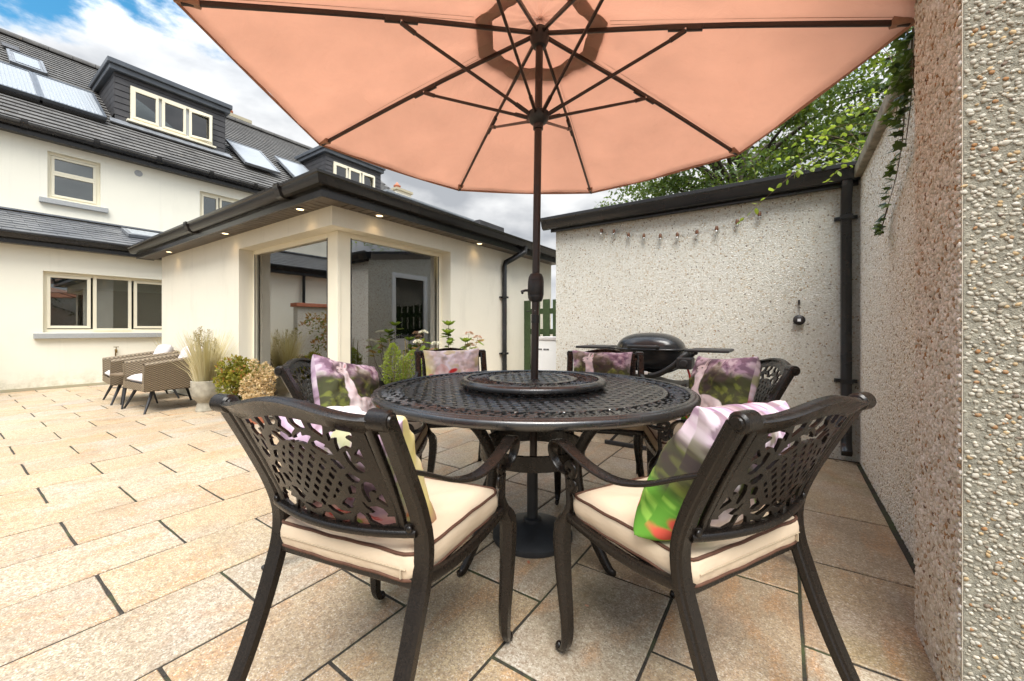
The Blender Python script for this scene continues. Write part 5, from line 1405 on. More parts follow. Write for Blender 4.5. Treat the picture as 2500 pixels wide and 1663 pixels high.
# back-centre position (lateral, depth), facing angle to the right of the view axis
seats = [
    ('nl', -0.470, 0.862, 22.5), ('nr', 0.650, 0.868, -28.0),
    ('ml', -0.99, 1.92, 86.0), ('mr', 1.235, 1.93, -80.0),
    ('fl', -0.455, 2.96, 166.0), ('fr', 0.650, 2.80, -166.0)]
names = {'nl': 'nearest on the left, its pierced back to the viewer', 'nr': 'nearest on the right, its pierced back to the viewer', 'ml': 'at the left side of the table beside the sunroom glass',
         'mr': 'at the right side of the table by the black downpipe', 'fl': 'across the table in front of the flowering plants', 'fr': 'across the table in front of the barbecue'}
pads = {'nl': 'beige piped seat cushion on the nearest left chair', 'nr': 'beige piped seat cushion on the nearest right chair', 'ml': 'beige seat cushion on the chair at the left side of the table',
        'mr': 'beige seat cushion on the chair at the right side of the table', 'fl': 'beige seat cushion on the far chair in front of the plants', 'fr': 'beige seat cushion on the far chair in front of the barbecue'}
CH = {}
for i, (key, lat, dep, az) in enumerate(seats):
    o = proto if i == 0 else copy_tree(proto)
    pdo = pad0 if i == 0 else copy_tree(pad0)
    f = FWD*math.cos(rad(az)) + RGT*math.sin(rad(az))
    pos = vw(lat, dep) + f*0.316
    rz = math.atan2(-f.x, f.y)
    for q in (o, pdo):
        q.location = pos; q.rotation_euler = (0, 0, rz); q.scale = (1, 1, 0.988)
    tag(o, 'dark bronze cast metal armchair ' + names[key], 'chair', 'cast metal dining chairs')
    tag(pdo, pads[key], 'cushion', 'beige seat cushions')
    CH[key] = Matrix.Translation(pos) @ Matrix.Rotation(rz, 4, 'Z')
LEAN = rad(13)
make_pillow('lamb print pillow behind the pierced back of the nearest left chair', 'lamb', 21, CH['nl'], 0.004, -0.058, 0.496, rad(27), 0.05, 0.0)
make_pillow('alpaca print pillow poking out left of the nearest right chair back', 'alpaca', 33, CH['nr'], -0.055, -0.054, 0.496, rad(25), 0.07, 0.05, 1.03)
make_pillow('alpaca print pillow slumped on the left side chair', 'alpaca', 45, CH['ml'], 0.01, -0.050, 0.512, rad(24), -0.26, rad(-22), 1.04)
make_pillow('alpaca print pillow upright on the right side chair', 'alpaca', 45, CH['mr'], -0.015, -0.045, 0.522, rad(19), 0.06, rad(22), 1.04)
make_pillow('pink lamb print pillow on the far chair before the plants', 'lamb', 57, CH['fl'], 0.0, -0.075, 0.515, rad(22), 0.02, 0.0, 1.06)
make_pillow('alpaca print pillow on the far chair before the barbecue', 'alpaca', 69, CH['fr'], 0.02, -0.075, 0.51, rad(22), -0.02, 0.0, 1.06)

# ---- table --------------------------------------------------------------------------
table = thing('dining_table', 'round dark cast metal dining table with woven lattice top', 'table', TC, YAW + rad(10))
def lattice(X, Y, p, w):
    fu = np.abs((X/p+0.5) % 1-0.5)*p; fv = np.abs((Y/p+0.5) % 1-0.5)*p
    return np.minimum(fu, fv) - w/2
def weave_h(X, Y, p):
    """over-under height of the two strip families"""
    iu = np.floor(X/p+0.5); iv = np.floor(Y/p+0.5)
    du = np.abs(X/p-iu); dv = np.abs(Y/p-iv)
    s = np.where((iu+iv) % 2 == 0, 1.0, -1.0)
    hu = s*np.cos(math.pi*(Y/p-iv)); hv = -s*np.cos(math.pi*(X/p-iu))
    return np.maximum(np.where(du < 0.32, hu, -2), np.where(dv < 0.32, hv, -2))
def scrolls(X, Y, r0, r1, n):
    R = np.hypot(X, Y); A = np.arctan2(Y, X); rm = (r0+r1)/2; h = (r1-r0)/2
    per = 2*math.pi/n; t = ((A/per+0.5) % 1-0.5)*per*rm; v = R-rm; hp = per*rm/2
    d = np.abs(np.hypot(t-hp*0.32, v-h*0.22)-h*0.46) - 0.0062
    d = np.minimum(d, np.abs(np.hypot(t+hp*0.45, v+h*0.25)-h*0.42) - 0.0058)
    d = np.minimum(d, np.abs(np.hypot(t-hp*0.95, v+h*0.55)-h*0.55) - 0.0055)
    d = np.minimum(d, np.abs(np.hypot(t+hp*1.0, v-h*0.55)-h*0.5) - 0.0055)
    d = np.minimum(d, np.hypot(t-hp*0.32, v-h*0.22)-0.008)
    d = np.minimum(d, np.abs(v - h*0.75*np.sin(t/hp*math.pi)) - 0.0052)
    return d
def top_sdf(R0, Rb0, Rb1, Re, p, w, n):
    def fn(X, Y):
        R = np.hypot(X, Y)
        d = np.maximum(lattice(X, Y, p, w), R-(Rb0+0.004))
        d = np.minimum(d, np.maximum(Rb0-R, R-Rb1))
        d = np.minimum(d, np.maximum(np.maximum(scrolls(X, Y, Rb1, Re, n), (Rb1-0.002)-R), R-Re))
        d = np.minimum(d, Re-0.004-R)
        d = np.maximum(d, R-(Re+0.012))
        if R0: d = np.minimum(d, R-R0)
        return d
    return fn
def top_map(Rb0, Rb1, Re, p, z0, th):
    def f(x, y, k):
        if k == 0: return np.stack([x, y, np.full_like(x, z0-th)], 1)
        R = np.hypot(x, y)
        h = np.where(R < Rb0, 0.0016*weave_h(x, y, p), np.where(R < Rb1, 0.0035, 0.0025*np.sin(np.arctan2(y, x)*120+R*160)))
        return np.stack([x, y, z0+h], 1)
    return f
tm = sdf_plate('lattice_top', top_sdf(0.10, 0.598, 0.618, 0.712, 0.0410, 0.0240, 56), -0.73, 0.73, -0.73, 0.73, 0.0045, top_map(0.598, 0.618, 0.712, 0.0410, TZ, 0.014))
mk('lattice_top', tm, M['bronze_table'], table, smooth=40)
MB().lathe([(0.708, TZ-0.010), (0.708, TZ+0.003), (0.713, TZ+0.006), (0.726, TZ+0.006), (0.730, TZ+0.002), (0.736, TZ+0.003), (0.744, TZ-0.002), (0.748, TZ-0.010), (0.746, TZ-0.022), (0.738, TZ-0.032), (0.726, TZ-0.035), (0.716, TZ-0.030)], 128, closed=True).build('rim', M['bronze_table'], table, smooth=50)
MB().lathe([(0.40, TZ-0.055), (0.40, TZ-0.016), (0.42, TZ-0.016), (0.42, TZ-0.055)], 64, closed=True).build('under_ring', M['bronze'], table, smooth=40)
for q in range(4):
    a = rad(45 + 90*q) - rad(10)
    P = [(0.44, TZ-0.02), (0.415, 0.655), (0.335, 0.575), (0.272, 0.47), (0.262, 0.40), (0.285, 0.27), (0.345, 0.14), (0.395, 0.06), (0.43, 0.018), (0.455, 0.014)]
    pth = bez([(r*math.cos(a), r*math.sin(a), z) for r, z in P], 4)
    MB().sweep(pth, rrect(0.036, 0.046, 0.4, 3), lerp_list([0.9, 1, 1.05, 1.05, 1.05, 1.0, 0.95, 0.85, 0.75, 0.5], len(pth)), (math.cos(a), math.sin(a), 0)).build('leg', M['bronze'], table, smooth=45)
for (r, z, hh) in ((0.245, 0.435, 0.034),):
    MB().lathe([(r-0.007, z-hh), (r-0.007, z+hh), (r+0.002, z+hh+0.003), (r+0.009, z+hh), (r+0.009, z-hh)], 64, closed=True).build('ring_stretcher', M['bronze'], table, smooth=40)
ls = thing('lazy_susan', 'smaller round lattice turntable in the middle of the table', 'turntable', TC + Vector((0, 0, TZ)), YAW + rad(2))
lm = sdf_plate('lattice_disc', top_sdf(0.026, 0.185, 0.215, 0.322, 0.0375, 0.0205, 26), -0.34, 0.34, -0.34, 0.34, 0.0045, top_map(0.185, 0.215, 0.322, 0.0375, 0.040, 0.012))
mk('lattice_disc', lm, M['bronze_table'], ls, smooth=40)
MB().lathe([(0.318, 0.022), (0.318, 0.044), (0.325, 0.047), (0.338, 0.046), (0.350, 0.040), (0.355, 0.030), (0.351, 0.018), (0.338, 0.012), (0.325, 0.014)], 96, closed=True).build('rim', M['bronze_table'], ls, smooth=50)
MB().lathe([(0.10, 0.006), (0.10, 0.028), (0.14, 0.028), (0.14, 0.006)], 40, closed=True).build('bearing', M['bronze'], ls, smooth=40)

# ---- parasol --------------------------------------------------------------------------
ub = thing('parasol_stand', 'round black weighted parasol stand on the paving under the table', 'stand', TC)
MB().lathe([(0.0, 0.0), (0.190, 0.0), (0.196, 0.010), (0.194, 0.028), (0.170, 0.042), (0.110, 0.062), (0.060, 0.074), (0.044, 0.080), (0.044, 0.094), (0.036, 0.098), (0.0, 0.098)], 48).build('weight', M['base_black'], ub, smooth=45)
MB().lathe([(0.0215, 0.08), (0.0265, 0.08), (0.0265, 0.385), (0.0215, 0.385)], 24, closed=True).build('tube', M['base_black'], ub, smooth=45)
kn = FWD*0.0 - RGT
MB().tube([kn*0.024+Vector((0, 0, 0.33)), kn*0.050+Vector((0, 0, 0.33))], 0.004, 8).tube([kn*0.046+Vector((0, 0, 0.33)), kn*0.058+Vector((0, 0, 0.33))], 0.015, 12).build('knob', M['black_plastic'], ub, smooth=40)

par = thing('parasol', 'large open peach parasol with brown pole and ribs above the table', 'parasol', TC + Vector((0, 0, 0.10)))
tilt = Matrix.Rotation(rad(0.85), 4, FWD)
par.matrix_world = Matrix.Translation(TC + Vector((0, 0, 0.10))) @ tilt
Z = lambda z: z - 0.10
MB().lathe([(0.0, Z(0.10)), (0.0185, Z(0.10)), (0.0185, Z(2.46)), (0.0, Z(2.46))], 20).build('pole', M['pole'], par, smooth=40)
MB().lathe([(0.0187, Z(1.045)), (0.0205, Z(1.047)), (0.0205, Z(1.085)), (0.0187, Z(1.087))], 20, closed=True).build('pole_joint', M['black_plastic'], par, smooth=40)
MB().ell(RGT*-0.004 + FWD*-0.0185 + Vector((0, 0, Z(1.105))), (0.003, 0.003, 0.003), 8, 5).build('button', M['chrome'], par, smooth=60)
cr = MB().lathe([(0.0187, Z(1.150)), (0.030, Z(1.153)), (0.037, Z(1.170)), (0.0385, Z(1.180)), (0.0375, Z(1.182)), (0.0395, Z(1.185)), (0.0395, Z(1.250)), (0.0375, Z(1.253)), (0.0385, Z(1.255)), (0.036, Z(1.270)), (0.028, Z(1.286)), (0.0187, Z(1.290))], 28, closed=True).build('crank_housing', M['black_plastic'], par, smooth=35)
hd = Vector((0, 0, Z(1.205)))
MB().tube([hd-RGT*0.036, hd-RGT*0.052, hd-RGT*0.072+Vector((0, 0, -0.008))], 0.006, 8).tube([hd-RGT*0.066+FWD*0.0+Vector((0, 0, -0.004)), hd-RGT*0.066-FWD*0.03+Vector((0, 0, -0.016))], 0.006, 8).build('crank_handle', M['black_plastic'], cr, smooth=40)
UR, UZ, HZ = 1.425, 2.150, 2.470
NS = 12                                      # cloth divisions between ribs
AZ0 = rad(21.5)
def rib_dir(k): 
    a = AZ0 + k*math.pi/4
    return FWD*math.cos(a) + RGT*math.sin(a)
def canopy_h(r):
    t = r/UR
    return HZ + 0.035 - (HZ+0.035-UZ)*(t**1.08)
def cloth(name, r_in, r_out, lift, nr, sag, mat, edge_drop=0.0):
    vs = []; 
    for i in range(nr+1):
        r = r_in + (r_out-r_in)*i/nr
        for kk in range(8):
            for s in range(NS):
                t = s/NS
                d = rib_dir(kk).lerp(rib_dir(kk+1), t)          # straight hems between ribs
                sg = math.sin(math.pi*t)
                p = d*r*(1-0.012*sg*(r/UR)) + Vector((0, 0, canopy_h(r) + lift - sag*sg*(r/UR)*(1-0.35*r/UR) + 0.0060*math.sin(t*11+kk*1.7+r*9)*sg + 0.0022*math.sin(t*37+kk*2.1+r*3)*(r/UR)))
                vs.append((p.x, p.y, Z(p.z)))
    m = 8*NS
    fs = [(i*m+j, i*m+(j+1) % m, (i+1)*m+(j+1) % m, (i+1)*m+j) for i in range(nr) for j in range(m)]
    o = MB().add(vs, fs).build(name, mat, par, smooth=60)
    so = o.modifiers.new('thickness', 'SOLIDIFY'); so.thickness = 0.0012
    return o
can = cloth('canopy', 0.250, UR, 0.0, 22, 0.030, M['canopy'])
cloth('vent_cap', 0.001, 0.335, 0.035, 8, 0.008, M['canopy'])
cloth('vent_band', 0.248, 0.330, -0.004, 3, 0.004, M['vent_shade_cloth'])  # added third layer, imitates the darkening where cap and canopy overlap
sm = MB()
for kk in range(8):
    d = rib_dir(kk)
    for off in (-0.012, 0.012):
        sd = Vector((0, 0, 1)).cross(d)*off
        sm.tube([d*r + sd + Vector((0, 0, Z(canopy_h(r))-0.0025)) for r in np.linspace(0.34, UR-0.02, 14)], 0.0013, 4)
tag(sm.build('seams', M['trim_brown'], can), kind='stuff')
hm = MB()
for kk in range(8):
    P = []
    for s in range(NS+1):
        t = s/NS; d = rib_dir(kk).lerp(rib_dir(kk+1), t); sg = math.sin(math.pi*t)
        p = d*UR*(1-0.012*sg) + Vector((0, 0, canopy_h(UR) - 0.030*sg*0.65)); P.append((p.x, p.y, Z(p.z)-0.004))
    hm.sweep(P, rrect(0.004, 0.016, 0.3, 1))
hm.build('hem', M['trim_brown'], can)
hubz = HZ - 0.015
MB().lathe([(0.0187, Z(hubz-0.06)), (0.034, Z(hubz-0.055)), (0.046, Z(hubz-0.025)), (0.046, Z(hubz+0.02)), (0.030, Z(hubz+0.035)), (0.0, Z(hubz+0.04))], 24).build('top_hub', M['black_plastic'], par, smooth=35)
RUNZ = 2.06
MB().lathe([(0.0187, Z(RUNZ-0.065)), (0.0245, Z(RUNZ-0.065)), (0.0245, Z(RUNZ-0.04)), (0.040, Z(RUNZ-0.032)), (0.052, Z(RUNZ-0.012)), (0.054, Z(RUNZ+0.012)), (0.040, Z(RUNZ+0.022)), (0.0187, Z(RUNZ+0.024))], 24, closed=True).build('runner_hub', M['black_plastic'], par, smooth=35)
for kk in range(8):
    d = rib_dir(kk); up = Vector((0, 0, 1))
    A = d*0.035 + up*Z(HZ-0.012); Bp = d*(UR-0.02) + up*Z(UZ-0.010)
    mid = A.lerp(Bp, 0.5) + up*0.012
    rib = MB().sweep(bez([A, mid, Bp], 6), rrect(0.013, 0.020, 0.25, 2)).build('rib', M['pole'], par, smooth=40)
    J = A.lerp(Bp, 0.455) + up*0.005
    MB().sweep([A.lerp(Bp, 0.405)+up*0.006, A.lerp(Bp, 0.505)+up*0.006], rrect(0.019, 0.026, 0.25, 2)).build('rib_sleeve', M['pole'], rib, smooth=40)
    K = d*0.048 + up*Z(RUNZ)
    MB().sweep([K, J - up*0.014], rrect(0.012, 0.015, 0.4, 2)).sweep([K, K.lerp(J, 0.12)], rrect(0.017, 0.020, 0.4, 2)).sweep([K.lerp(J-up*0.014, 0.90), J-up*0.010], rrect(0.016, 0.021, 0.4, 2)).build('strut', M['pole'], rib, smooth=40)
    sd = d.cross(up); MB().tube([J - up*0.010 - sd*0.013, J - up*0.010 + sd*0.013], 0.0042, 8).build('rivet', M['chrome'], rib, smooth=40)
    # cloth pocket at the rib end
    E = d*UR + up*Z(UZ); b = MB(); w = 0.026
    q0 = d*(UR-0.075) + up*Z(canopy_h(UR-0.075)-0.006)
    b.add([q0 - sd*w*0.9, q0 + sd*w*0.9, E + sd*0.006 - up*0.004, E - sd*0.006 - up*0.004, q0 - sd*w*0.5 - up*0.024, q0 + sd*w*0.5 - up*0.024, E + sd*0.004 - up*0.014, E - sd*0.004 - up*0.014],
          [(0,1,2,3), (7,6,5,4), (1,5,6,2), (2,6,7,3), (3,7,4,0), (0,4,5,1)])
    b.build('rib_pocket', M['trim_brown'], can, smooth=40)
# ------------------------------------------------------------------ barbecue
bq = thing('gas_barbecue', 'black domed gas barbecue with folding side shelves by the garage wall', 'barbecue', (-0.985, 3.60, 0))
def superdome(a, b_, h, n=36, rows=10, pw=2.5, zoff=0.0):
    vs = []; fs = []
    for j in range(rows):
        t = j/(rows-1)*math.pi/2*0.97
        for i in range(n):
            an = 2*math.pi*i/n; c, s = math.cos(an), math.sin(an)
            ex = 2/pw
            x = a*math.copysign(abs(c)**ex, c)*math.cos(t)**0.8; y = b_*math.copysign(abs(s)**ex, s)*math.cos(t)**0.8
            vs.append((x, y, zoff + h*math.sin(t)))
    for j in range(rows-1):
        for i in range(n):
            k_ = (i+1) % n; fs.append((j*n+i, j*n+k_, (j+1)*n+k_, (j+1)*n+i))
    fs.append(tuple((rows-1)*n+i for i in range(n))); fs.append(tuple(range(n-1, -1, -1)))
    return MB().add(vs, fs)
lid = superdome(0.285, 0.215, 0.135).build('lid', M['grill'], bq, smooth=50, loc=(0.0, 0, 0.85))
MB().lathe([(0, 0)], 3) if False else None
rim_pts = [(0.30*math.copysign(abs(math.cos(a))**0.8, math.cos(a)), 0.228*math.copysign(abs(math.sin(a))**0.8, math.sin(a)), 0.843) for a in np.linspace(0, 2*math.pi, 49)[:-1]]
MB().tube(rim_pts, 0.011, 8, closed=True).build('lid_rim', M['grill'], bq, smooth=50)
hb = MB().sweep(bez([(-0.12, -0.205, 0.865), (-0.11, -0.255, 0.868), (0.0, -0.268, 0.868), (0.11, -0.255, 0.868), (0.12, -0.205, 0.865)], 6), rrect(0.024, 0.030, 0.45, 3)).build('lid_handle', M['grill_plastic'], lid, smooth=45)
hb.location = (0, 0, -0.85)
bowl = MB(); n = 36; vs = []
for (s, z) in ((1.0, 0.838), (0.99, 0.80), (0.93, 0.74), (0.80, 0.685), (0.55, 0.655), (0.2, 0.65)):
    for i in range(n):
        a = 2*math.pi*i/n; c, q = math.cos(a), math.sin(a)
        vs.append((0.29*s*math.copysign(abs(c)**0.8, c), 0.22*s*math.copysign(abs(q)**0.8, q), z))
bowl.add(vs, [(j*n+i, (j+1)*n+i, (j+1)*n+(i+1) % n, j*n+(i+1) % n) for j in range(5) for i in range(n)] + [tuple(range(n)), tuple(5*n+i for i in range(n-1, -1, -1))])
bowl.build('bowl', M['grill'], bq, smooth=50)
for s in (-1, 1):
    MB().box(min(s*0.30, s*0.37), max(s*0.30, s*0.37), -0.10, 0.10, 0.825, 0.85).build('shelf_hinge', M['grill_plastic'], bq, bevel=0.006)
    MB().box(min(s*0.335, s*0.635), max(s*0.335, s*0.635), -0.19, 0.17, 0.836 - 0.003*s, 0.858 - 0.003*s).build('side_shelf', M['grill_plastic'], bq, bevel=0.008)
    # curved cradle arms
    for y in (-0.205, 0.19):
        cr_ = MB(); cr_.sweep(bez([(s*0.345, y*0.8, 0.815), (s*0.315, y, 0.80), (s*0.24, y*1.1, 0.72), (s*0.12, y*1.15, 0.645), (0.0, y*1.15, 0.625)], 6), rrect(0.034, 0.046, 0.45, 3)); cr_.build('cradle', M['grill_plastic'], bq, smooth=45)
MB().box(0.27, 0.385, -0.26, -0.12, 0.70, 0.79).tube([(0.33, -0.26, 0.745), (0.33, -0.285, 0.745)], 0.032, 16).build('gas_valve', M['grill_plastic'], bq, bevel=0.01)
MB().box(-0.08, 0.05, -0.262, -0.25, 0.64, 0.668).build('badge', M['white_pvc'], bq, bevel=0.006)
sh = MB(); 
vs = []
for x in np.linspace(-0.30, 0.34, 12):
    dz = 0.03*math.sin((x+0.3)/0.64*math.pi*2); w = 0.20
    vs += [(x, -w-0.03, 0.585+dz), (x, w, 0.585+dz), (x, w, 0.545+dz), (x, -w-0.03, 0.555+dz)]
sh.add(vs, [(i*4+j, i*4+(j+1) % 4, (i+1)*4+(j+1) % 4, (i+1)*4+j) for i in range(11) for j in range(4)] + [(3, 2, 1, 0), (44, 45, 46, 47)])
sh.build('cart_tray', M['grill_plastic'], bq, smooth=45)
for s in (-1, 1):
    for y, s2 in ((-0.19, 1), (0.17, -1)):
        MB().sweep([(s*s2*0.26, y, 0.56), (-s*s2*0.05+s*0.0, y, 0.30), (-s*s2*0.30, y, 0.02)], rrect(0.03, 0.022, 0.35, 2)).build('cart_leg', M['grill_plastic'], bq, smooth=40)
MB().box(-0.34, 0.34, -0.22, -0.19, 0.0, 0.035).box(-0.34, 0.34, 0.15, 0.19, 0.0, 0.035).build('cart_foot', M['grill_plastic'], bq, bevel=0.006)
MB().tube(bez([(0.345, -0.20, 0.70), (0.362, -0.20, 0.64), (0.365, -0.19, 0.57), (0.335, -0.16, 0.50), (0.29, -0.08, 0.42), (0.27, 0.0, 0.25), (0.25, 0.02, 0.20)], 8), 0.0085, 8).build('gas_hose', M['red_hose'], bq, smooth=60)
MB().lathe([(0.0, 0.0), (0.13, 0.0), (0.14, 0.03), (0.14, 0.22), (0.12, 0.27), (0.05, 0.30), (0.05, 0.34), (0.0, 0.34)], 24, (0.22, 0.0, 0.036)).build('gas_bottle', M['cushion_grey'], bq, smooth=40)

# ------------------------------------------------------------------ woven lounge chairs
k = NT('rattan'); a = k.n('ShaderNodeAttribute'); a.attribute_name = 'tint'
c = k.ramp(a.outputs['Fac'], [(0.0, (0.05, 0.037, 0.024)), (0.35, (0.17, 0.125, 0.075)), (0.7, (0.29, 0.225, 0.145)), (1.0, (0.40, 0.325, 0.225))])
c = k.mix(k.ramp(k.noise(k.obj(), 40, 4), [(0.35, 0.4), (0.6, 0.0)]), c, (0.13, 0.095, 0.06))
k.base(c); k.set(Roughness=0.65); M['rattan'] = k.m
def weave_panel(name, fn, nu, nv, mat, parent, rows, cols, depth=0.006):
    """surface fn(u,v)->(point, normal); real over-under strands"""
    u = np.linspace(0, 1, nu); v = np.linspace(0, 1, nv)
    P = np.zeros((nu, nv, 3)); T = np.zeros((nu, nv))
    for i in range(nu):
        for j in range(nv):
            p, nn = fn(u[i], v[j])
            s = 1 if int(v[j]*rows) % 2 else -1
            h = s*math.cos(math.pi*u[i]*cols)
            e = abs(math.sin(math.pi*v[j]*rows))
            q = e*(0.55+0.45*h)
            P[i, j] = np.array(p) + np.array(nn)*depth*q; T[i, j] = min(1, max(0, q))
    I = np.arange(nu*nv).reshape(nu, nv)
    qd = np.stack([I[:-1,:-1], I[1:,:-1], I[1:,1:], I[:-1,1:]], -1).reshape(-1, 4)
    me = np_mesh(name, P.reshape(-1, 3), qd)
    at = me.attributes.new('tint', 'FLOAT', 'POINT'); at.data.foreach_set('value', T.ravel().astype(np.float32))
    return mk(name, me, mat, parent, smooth=60)
def make_lounge():
    t = thing('lounge_chair', '', 'chair')
    W, Dp = 0.36, 0.36           # half width, half depth; faces -y
    def arm_top(y): return 0.585 + 0.095*((y+Dp)/(2*Dp))
    def plan(u):
        """u 0..1 runs from front of one arm, round the back, to the front of the other"""
        L = [Vector((-W, -Dp, 0)), Vector((-W, Dp*0.62, 0)), Vector((-W*0.62, Dp, 0)), Vector((W*0.62, Dp, 0)), Vector((W, Dp*0.62, 0)), Vector((W, -Dp, 0))]
        pts = bez([L[0], L[0].lerp(L[1], 0.5), L[1], (L[1]+L[2])/2+Vector((-0.03, 0.03, 0)), L[2], L[2].lerp(L[3], 0.5), L[3], (L[3]+L[4])/2+Vector((0.03, 0.03, 0)), L[4], L[4].lerp(L[5], 0.5), L[5]], 8)
        return pts
    PL = plan(0); n = len(PL)
    acc = [0]
    for i in range(1, n): acc.append(acc[-1]+(PL[i]-PL[i-1]).length)
    acc = np.array(acc)/acc[-1]; px = np.array([p.x for p in PL]); py = np.array([p.y for p in PL])
    def outer(u, v, inset=0.0, z0=0.27):
        x, y = np.interp(u, acc, px), np.interp(u, acc, py)
        x2, y2 = np.interp(min(1, u+0.01), acc, px), np.interp(min(1, u+0.01), acc, py); x1, y1 = np.interp(max(0, u-0.01), acc, px), np.interp(max(0, u-0.01), acc, py)
        tx, ty = x2-x1, y2-y1; L = math.hypot(tx, ty); nx, ny = -ty/L, tx/L
        z = z0 + (arm_top(y)-z0)*v
        fl = 0.03*(v-0.3)
        return ((x+nx*(fl-inset), y+ny*(fl-inset), z), (nx, ny, 0))
    weave_panel('outer_shell', lambda u, v: outer(u, v), 560, 110, M['rattan'], t, 26, 92)
    def inner(u, v):
        p, nn = outer(u, v, 0.07, 0.30); return (p, (-nn[0], -nn[1], 0))
    weave_panel('inner_shell', lambda u, v: inner(1-u, v), 480, 80, M['rattan'], t, 20, 92)
    def cap(u, v):
        p, nn = outer(u, 1.0); s = v*0.07; hh = 0.018*math.sin(math.pi*v)
        return ((p[0]-nn[0]*s, p[1]-nn[1]*s, p[2]+hh), (0, 0, 1))
    weave_panel('arm_cap', cap, 560, 20, M['rattan'], t, 4, 92, 0.004)
    for s in (0.0, 1.0):
        def endf(u, v, s=s):
            p, nn = outer(s, v); q = u if s == 0 else 1-u
            return ((p[0]-nn[0]*0.07*q, p[1]-nn[1]*0.07*q, p[2]), (0, -1, 0))
        weave_panel('arm_front', endf, 14, 80, M['rattan'], t, 20, 6, 0.004)
    weave_panel('front_apron', lambda u, v: ((-W+2*W*u, -Dp, 0.27+0.09*v), (0, -1, 0)), 150, 24, M['rattan'], t, 6, 26)
    MB().box(-W+0.01, W-0.01, -Dp+0.01, Dp-0.03, 0.262, 0.30).build('seat_base', M['wicker_dark'], t)
    for sx in (-1, 1):
        for sy in (-1, 1):
            MB().tube([(sx*0.26, sy*0.25, 0.275), (sx*0.345, sy*0.355, 0.0)], [0.021, 0.011], 10).build('leg', M['leg_dark'], t, smooth=50)
    # cushions
    def blob(name, c, s, rot):
        n = 20; b = MB(); vs = []; 
        for k_ in (1, -1):
            for i in range(n+1):
                for j in range(n+1):
                    a, q = 2*i/n-1, 2*j/n-1; h = (max(0, 1-a**6)*max(0, 1-q**6))**0.5
                    vs.append(rot @ Vector((s[0]*a, s[1]*q, k_*s[2]*(0.12+0.88*h))) + Vector(c))
        N = (n+1)**2; I = lambda i, j: i*(n+1)+j
        fs = [(I(i,j), I(i+1,j), I(i+1,j+1), I(i,j+1)) for i in range(n) for j in range(n)] + [(N+I(i,j+1), N+I(i+1,j+1), N+I(i+1,j), N+I(i,j)) for i in range(n) for j in range(n)]
        ring = [I(i,0) for i in range(n)]+[I(n,j) for j in range(n)]+[I(i,n) for i in range(n,0,-1)]+[I(0,j) for j in range(n,0,-1)]
        fs += [(ring[q], ring[(q+1) % len(ring)], N+ring[(q+1) % len(ring)], N+ring[q])[::-1] for q in range(len(ring))]
        return b.add(vs, fs).build(name, M['cushion_grey'], t, smooth=60)
    blob('seat_cushion', (0, -0.05, 0.39), (0.265, 0.30, 0.06), Matrix.Identity(3))
    blob('back_cushion', (0, 0.215, 0.60), (0.25, 0.19, 0.075), Matrix.Rotation(rad(68), 3, 'X'))
    return t
lc = make_lounge(); lc2 = copy_tree(lc)
lc.location = (-7.72, 1.74, 0); lc.rotation_euler = (0, 0, rad(-4))
lc2.location = (-6.66, 1.78, 0); lc2.rotation_euler = (0, 0, rad(3))
tag(lc, 'woven rattan lounge chair with pale cushions nearer the house wall', 'chair', 'rattan lounge chairs')
tag(lc2, 'woven rattan lounge chair next to the concrete grass pot', 'chair', 'rattan lounge chairs')
st = thing('side_table', 'small round brown side table between the rattan chairs', 'table', (-7.13, 1.53, 0))
MB().lathe([(0, 0.415), (0.20, 0.415), (0.225, 0.425), (0.225, 0.437), (0.0, 0.440)], 32).build('table_top', M['taupe'], st, smooth=40)
for q in range(3):
    a = rad(200+120*q); MB().tube([(0.13*math.cos(a), 0.13*math.sin(a), 0.42), (0.235*math.cos(a), 0.235*math.sin(a), 0.0)], [0.02, 0.010], 10).build('leg', M['leg_dark'], st, smooth=50)

# ------------------------------------------------------------------ plants
def leaves(name, P, Nrm, L, Wd, mat, parent, tint, bend=0.25):
    """many small folded leaves in one mesh: P base points, Nrm leaf directions"""
    n = len(P); r = RNG
    D = Nrm/np.linalg.norm(Nrm, axis=1, keepdims=True)
    R = r.normal(size=(n, 3)); S_ = np.cross(D, R); S_ /= np.linalg.norm(S_, axis=1, keepdims=True)+1e-9
    U_ = np.cross(S_, D)
    L = np.broadcast_to(L, n)[:, None]; Wd = np.broadcast_to(Wd, n)[:, None]
    b0 = P; b1 = P + D*L*0.45 + S_*Wd*0.5 + U_*L*bend*0.3; b2 = P + D*L - U_*L*bend*0.35; b3 = P + D*L*0.45 - S_*Wd*0.5 + U_*L*bend*0.3; bm = P + D*L*0.5
    V = np.stack([b0, b1, b2, b3, bm], 1).reshape(-1, 3)
    o = 5*np.arange(n)[:, None]
    T = np.concatenate([o+np.array([0, 1, 4]), o+np.array([1, 2, 4]), o+np.array([4, 2, 3]), o+np.array([0, 4, 3])])
    me = np_mesh(name, V, None, T)
    at = me.attributes.new('tint', 'FLOAT', 'POINT'); at.data.foreach_set('value', np.repeat(np.clip(tint, 0, 1), 5).astype(np.float32))
    return tag(mk(name, me, mat, parent), kind='stuff')
def rnd_dirs(n, up=0.0):
    d = RNG.normal(size=(n, 3)); d[:, 2] += up; return d
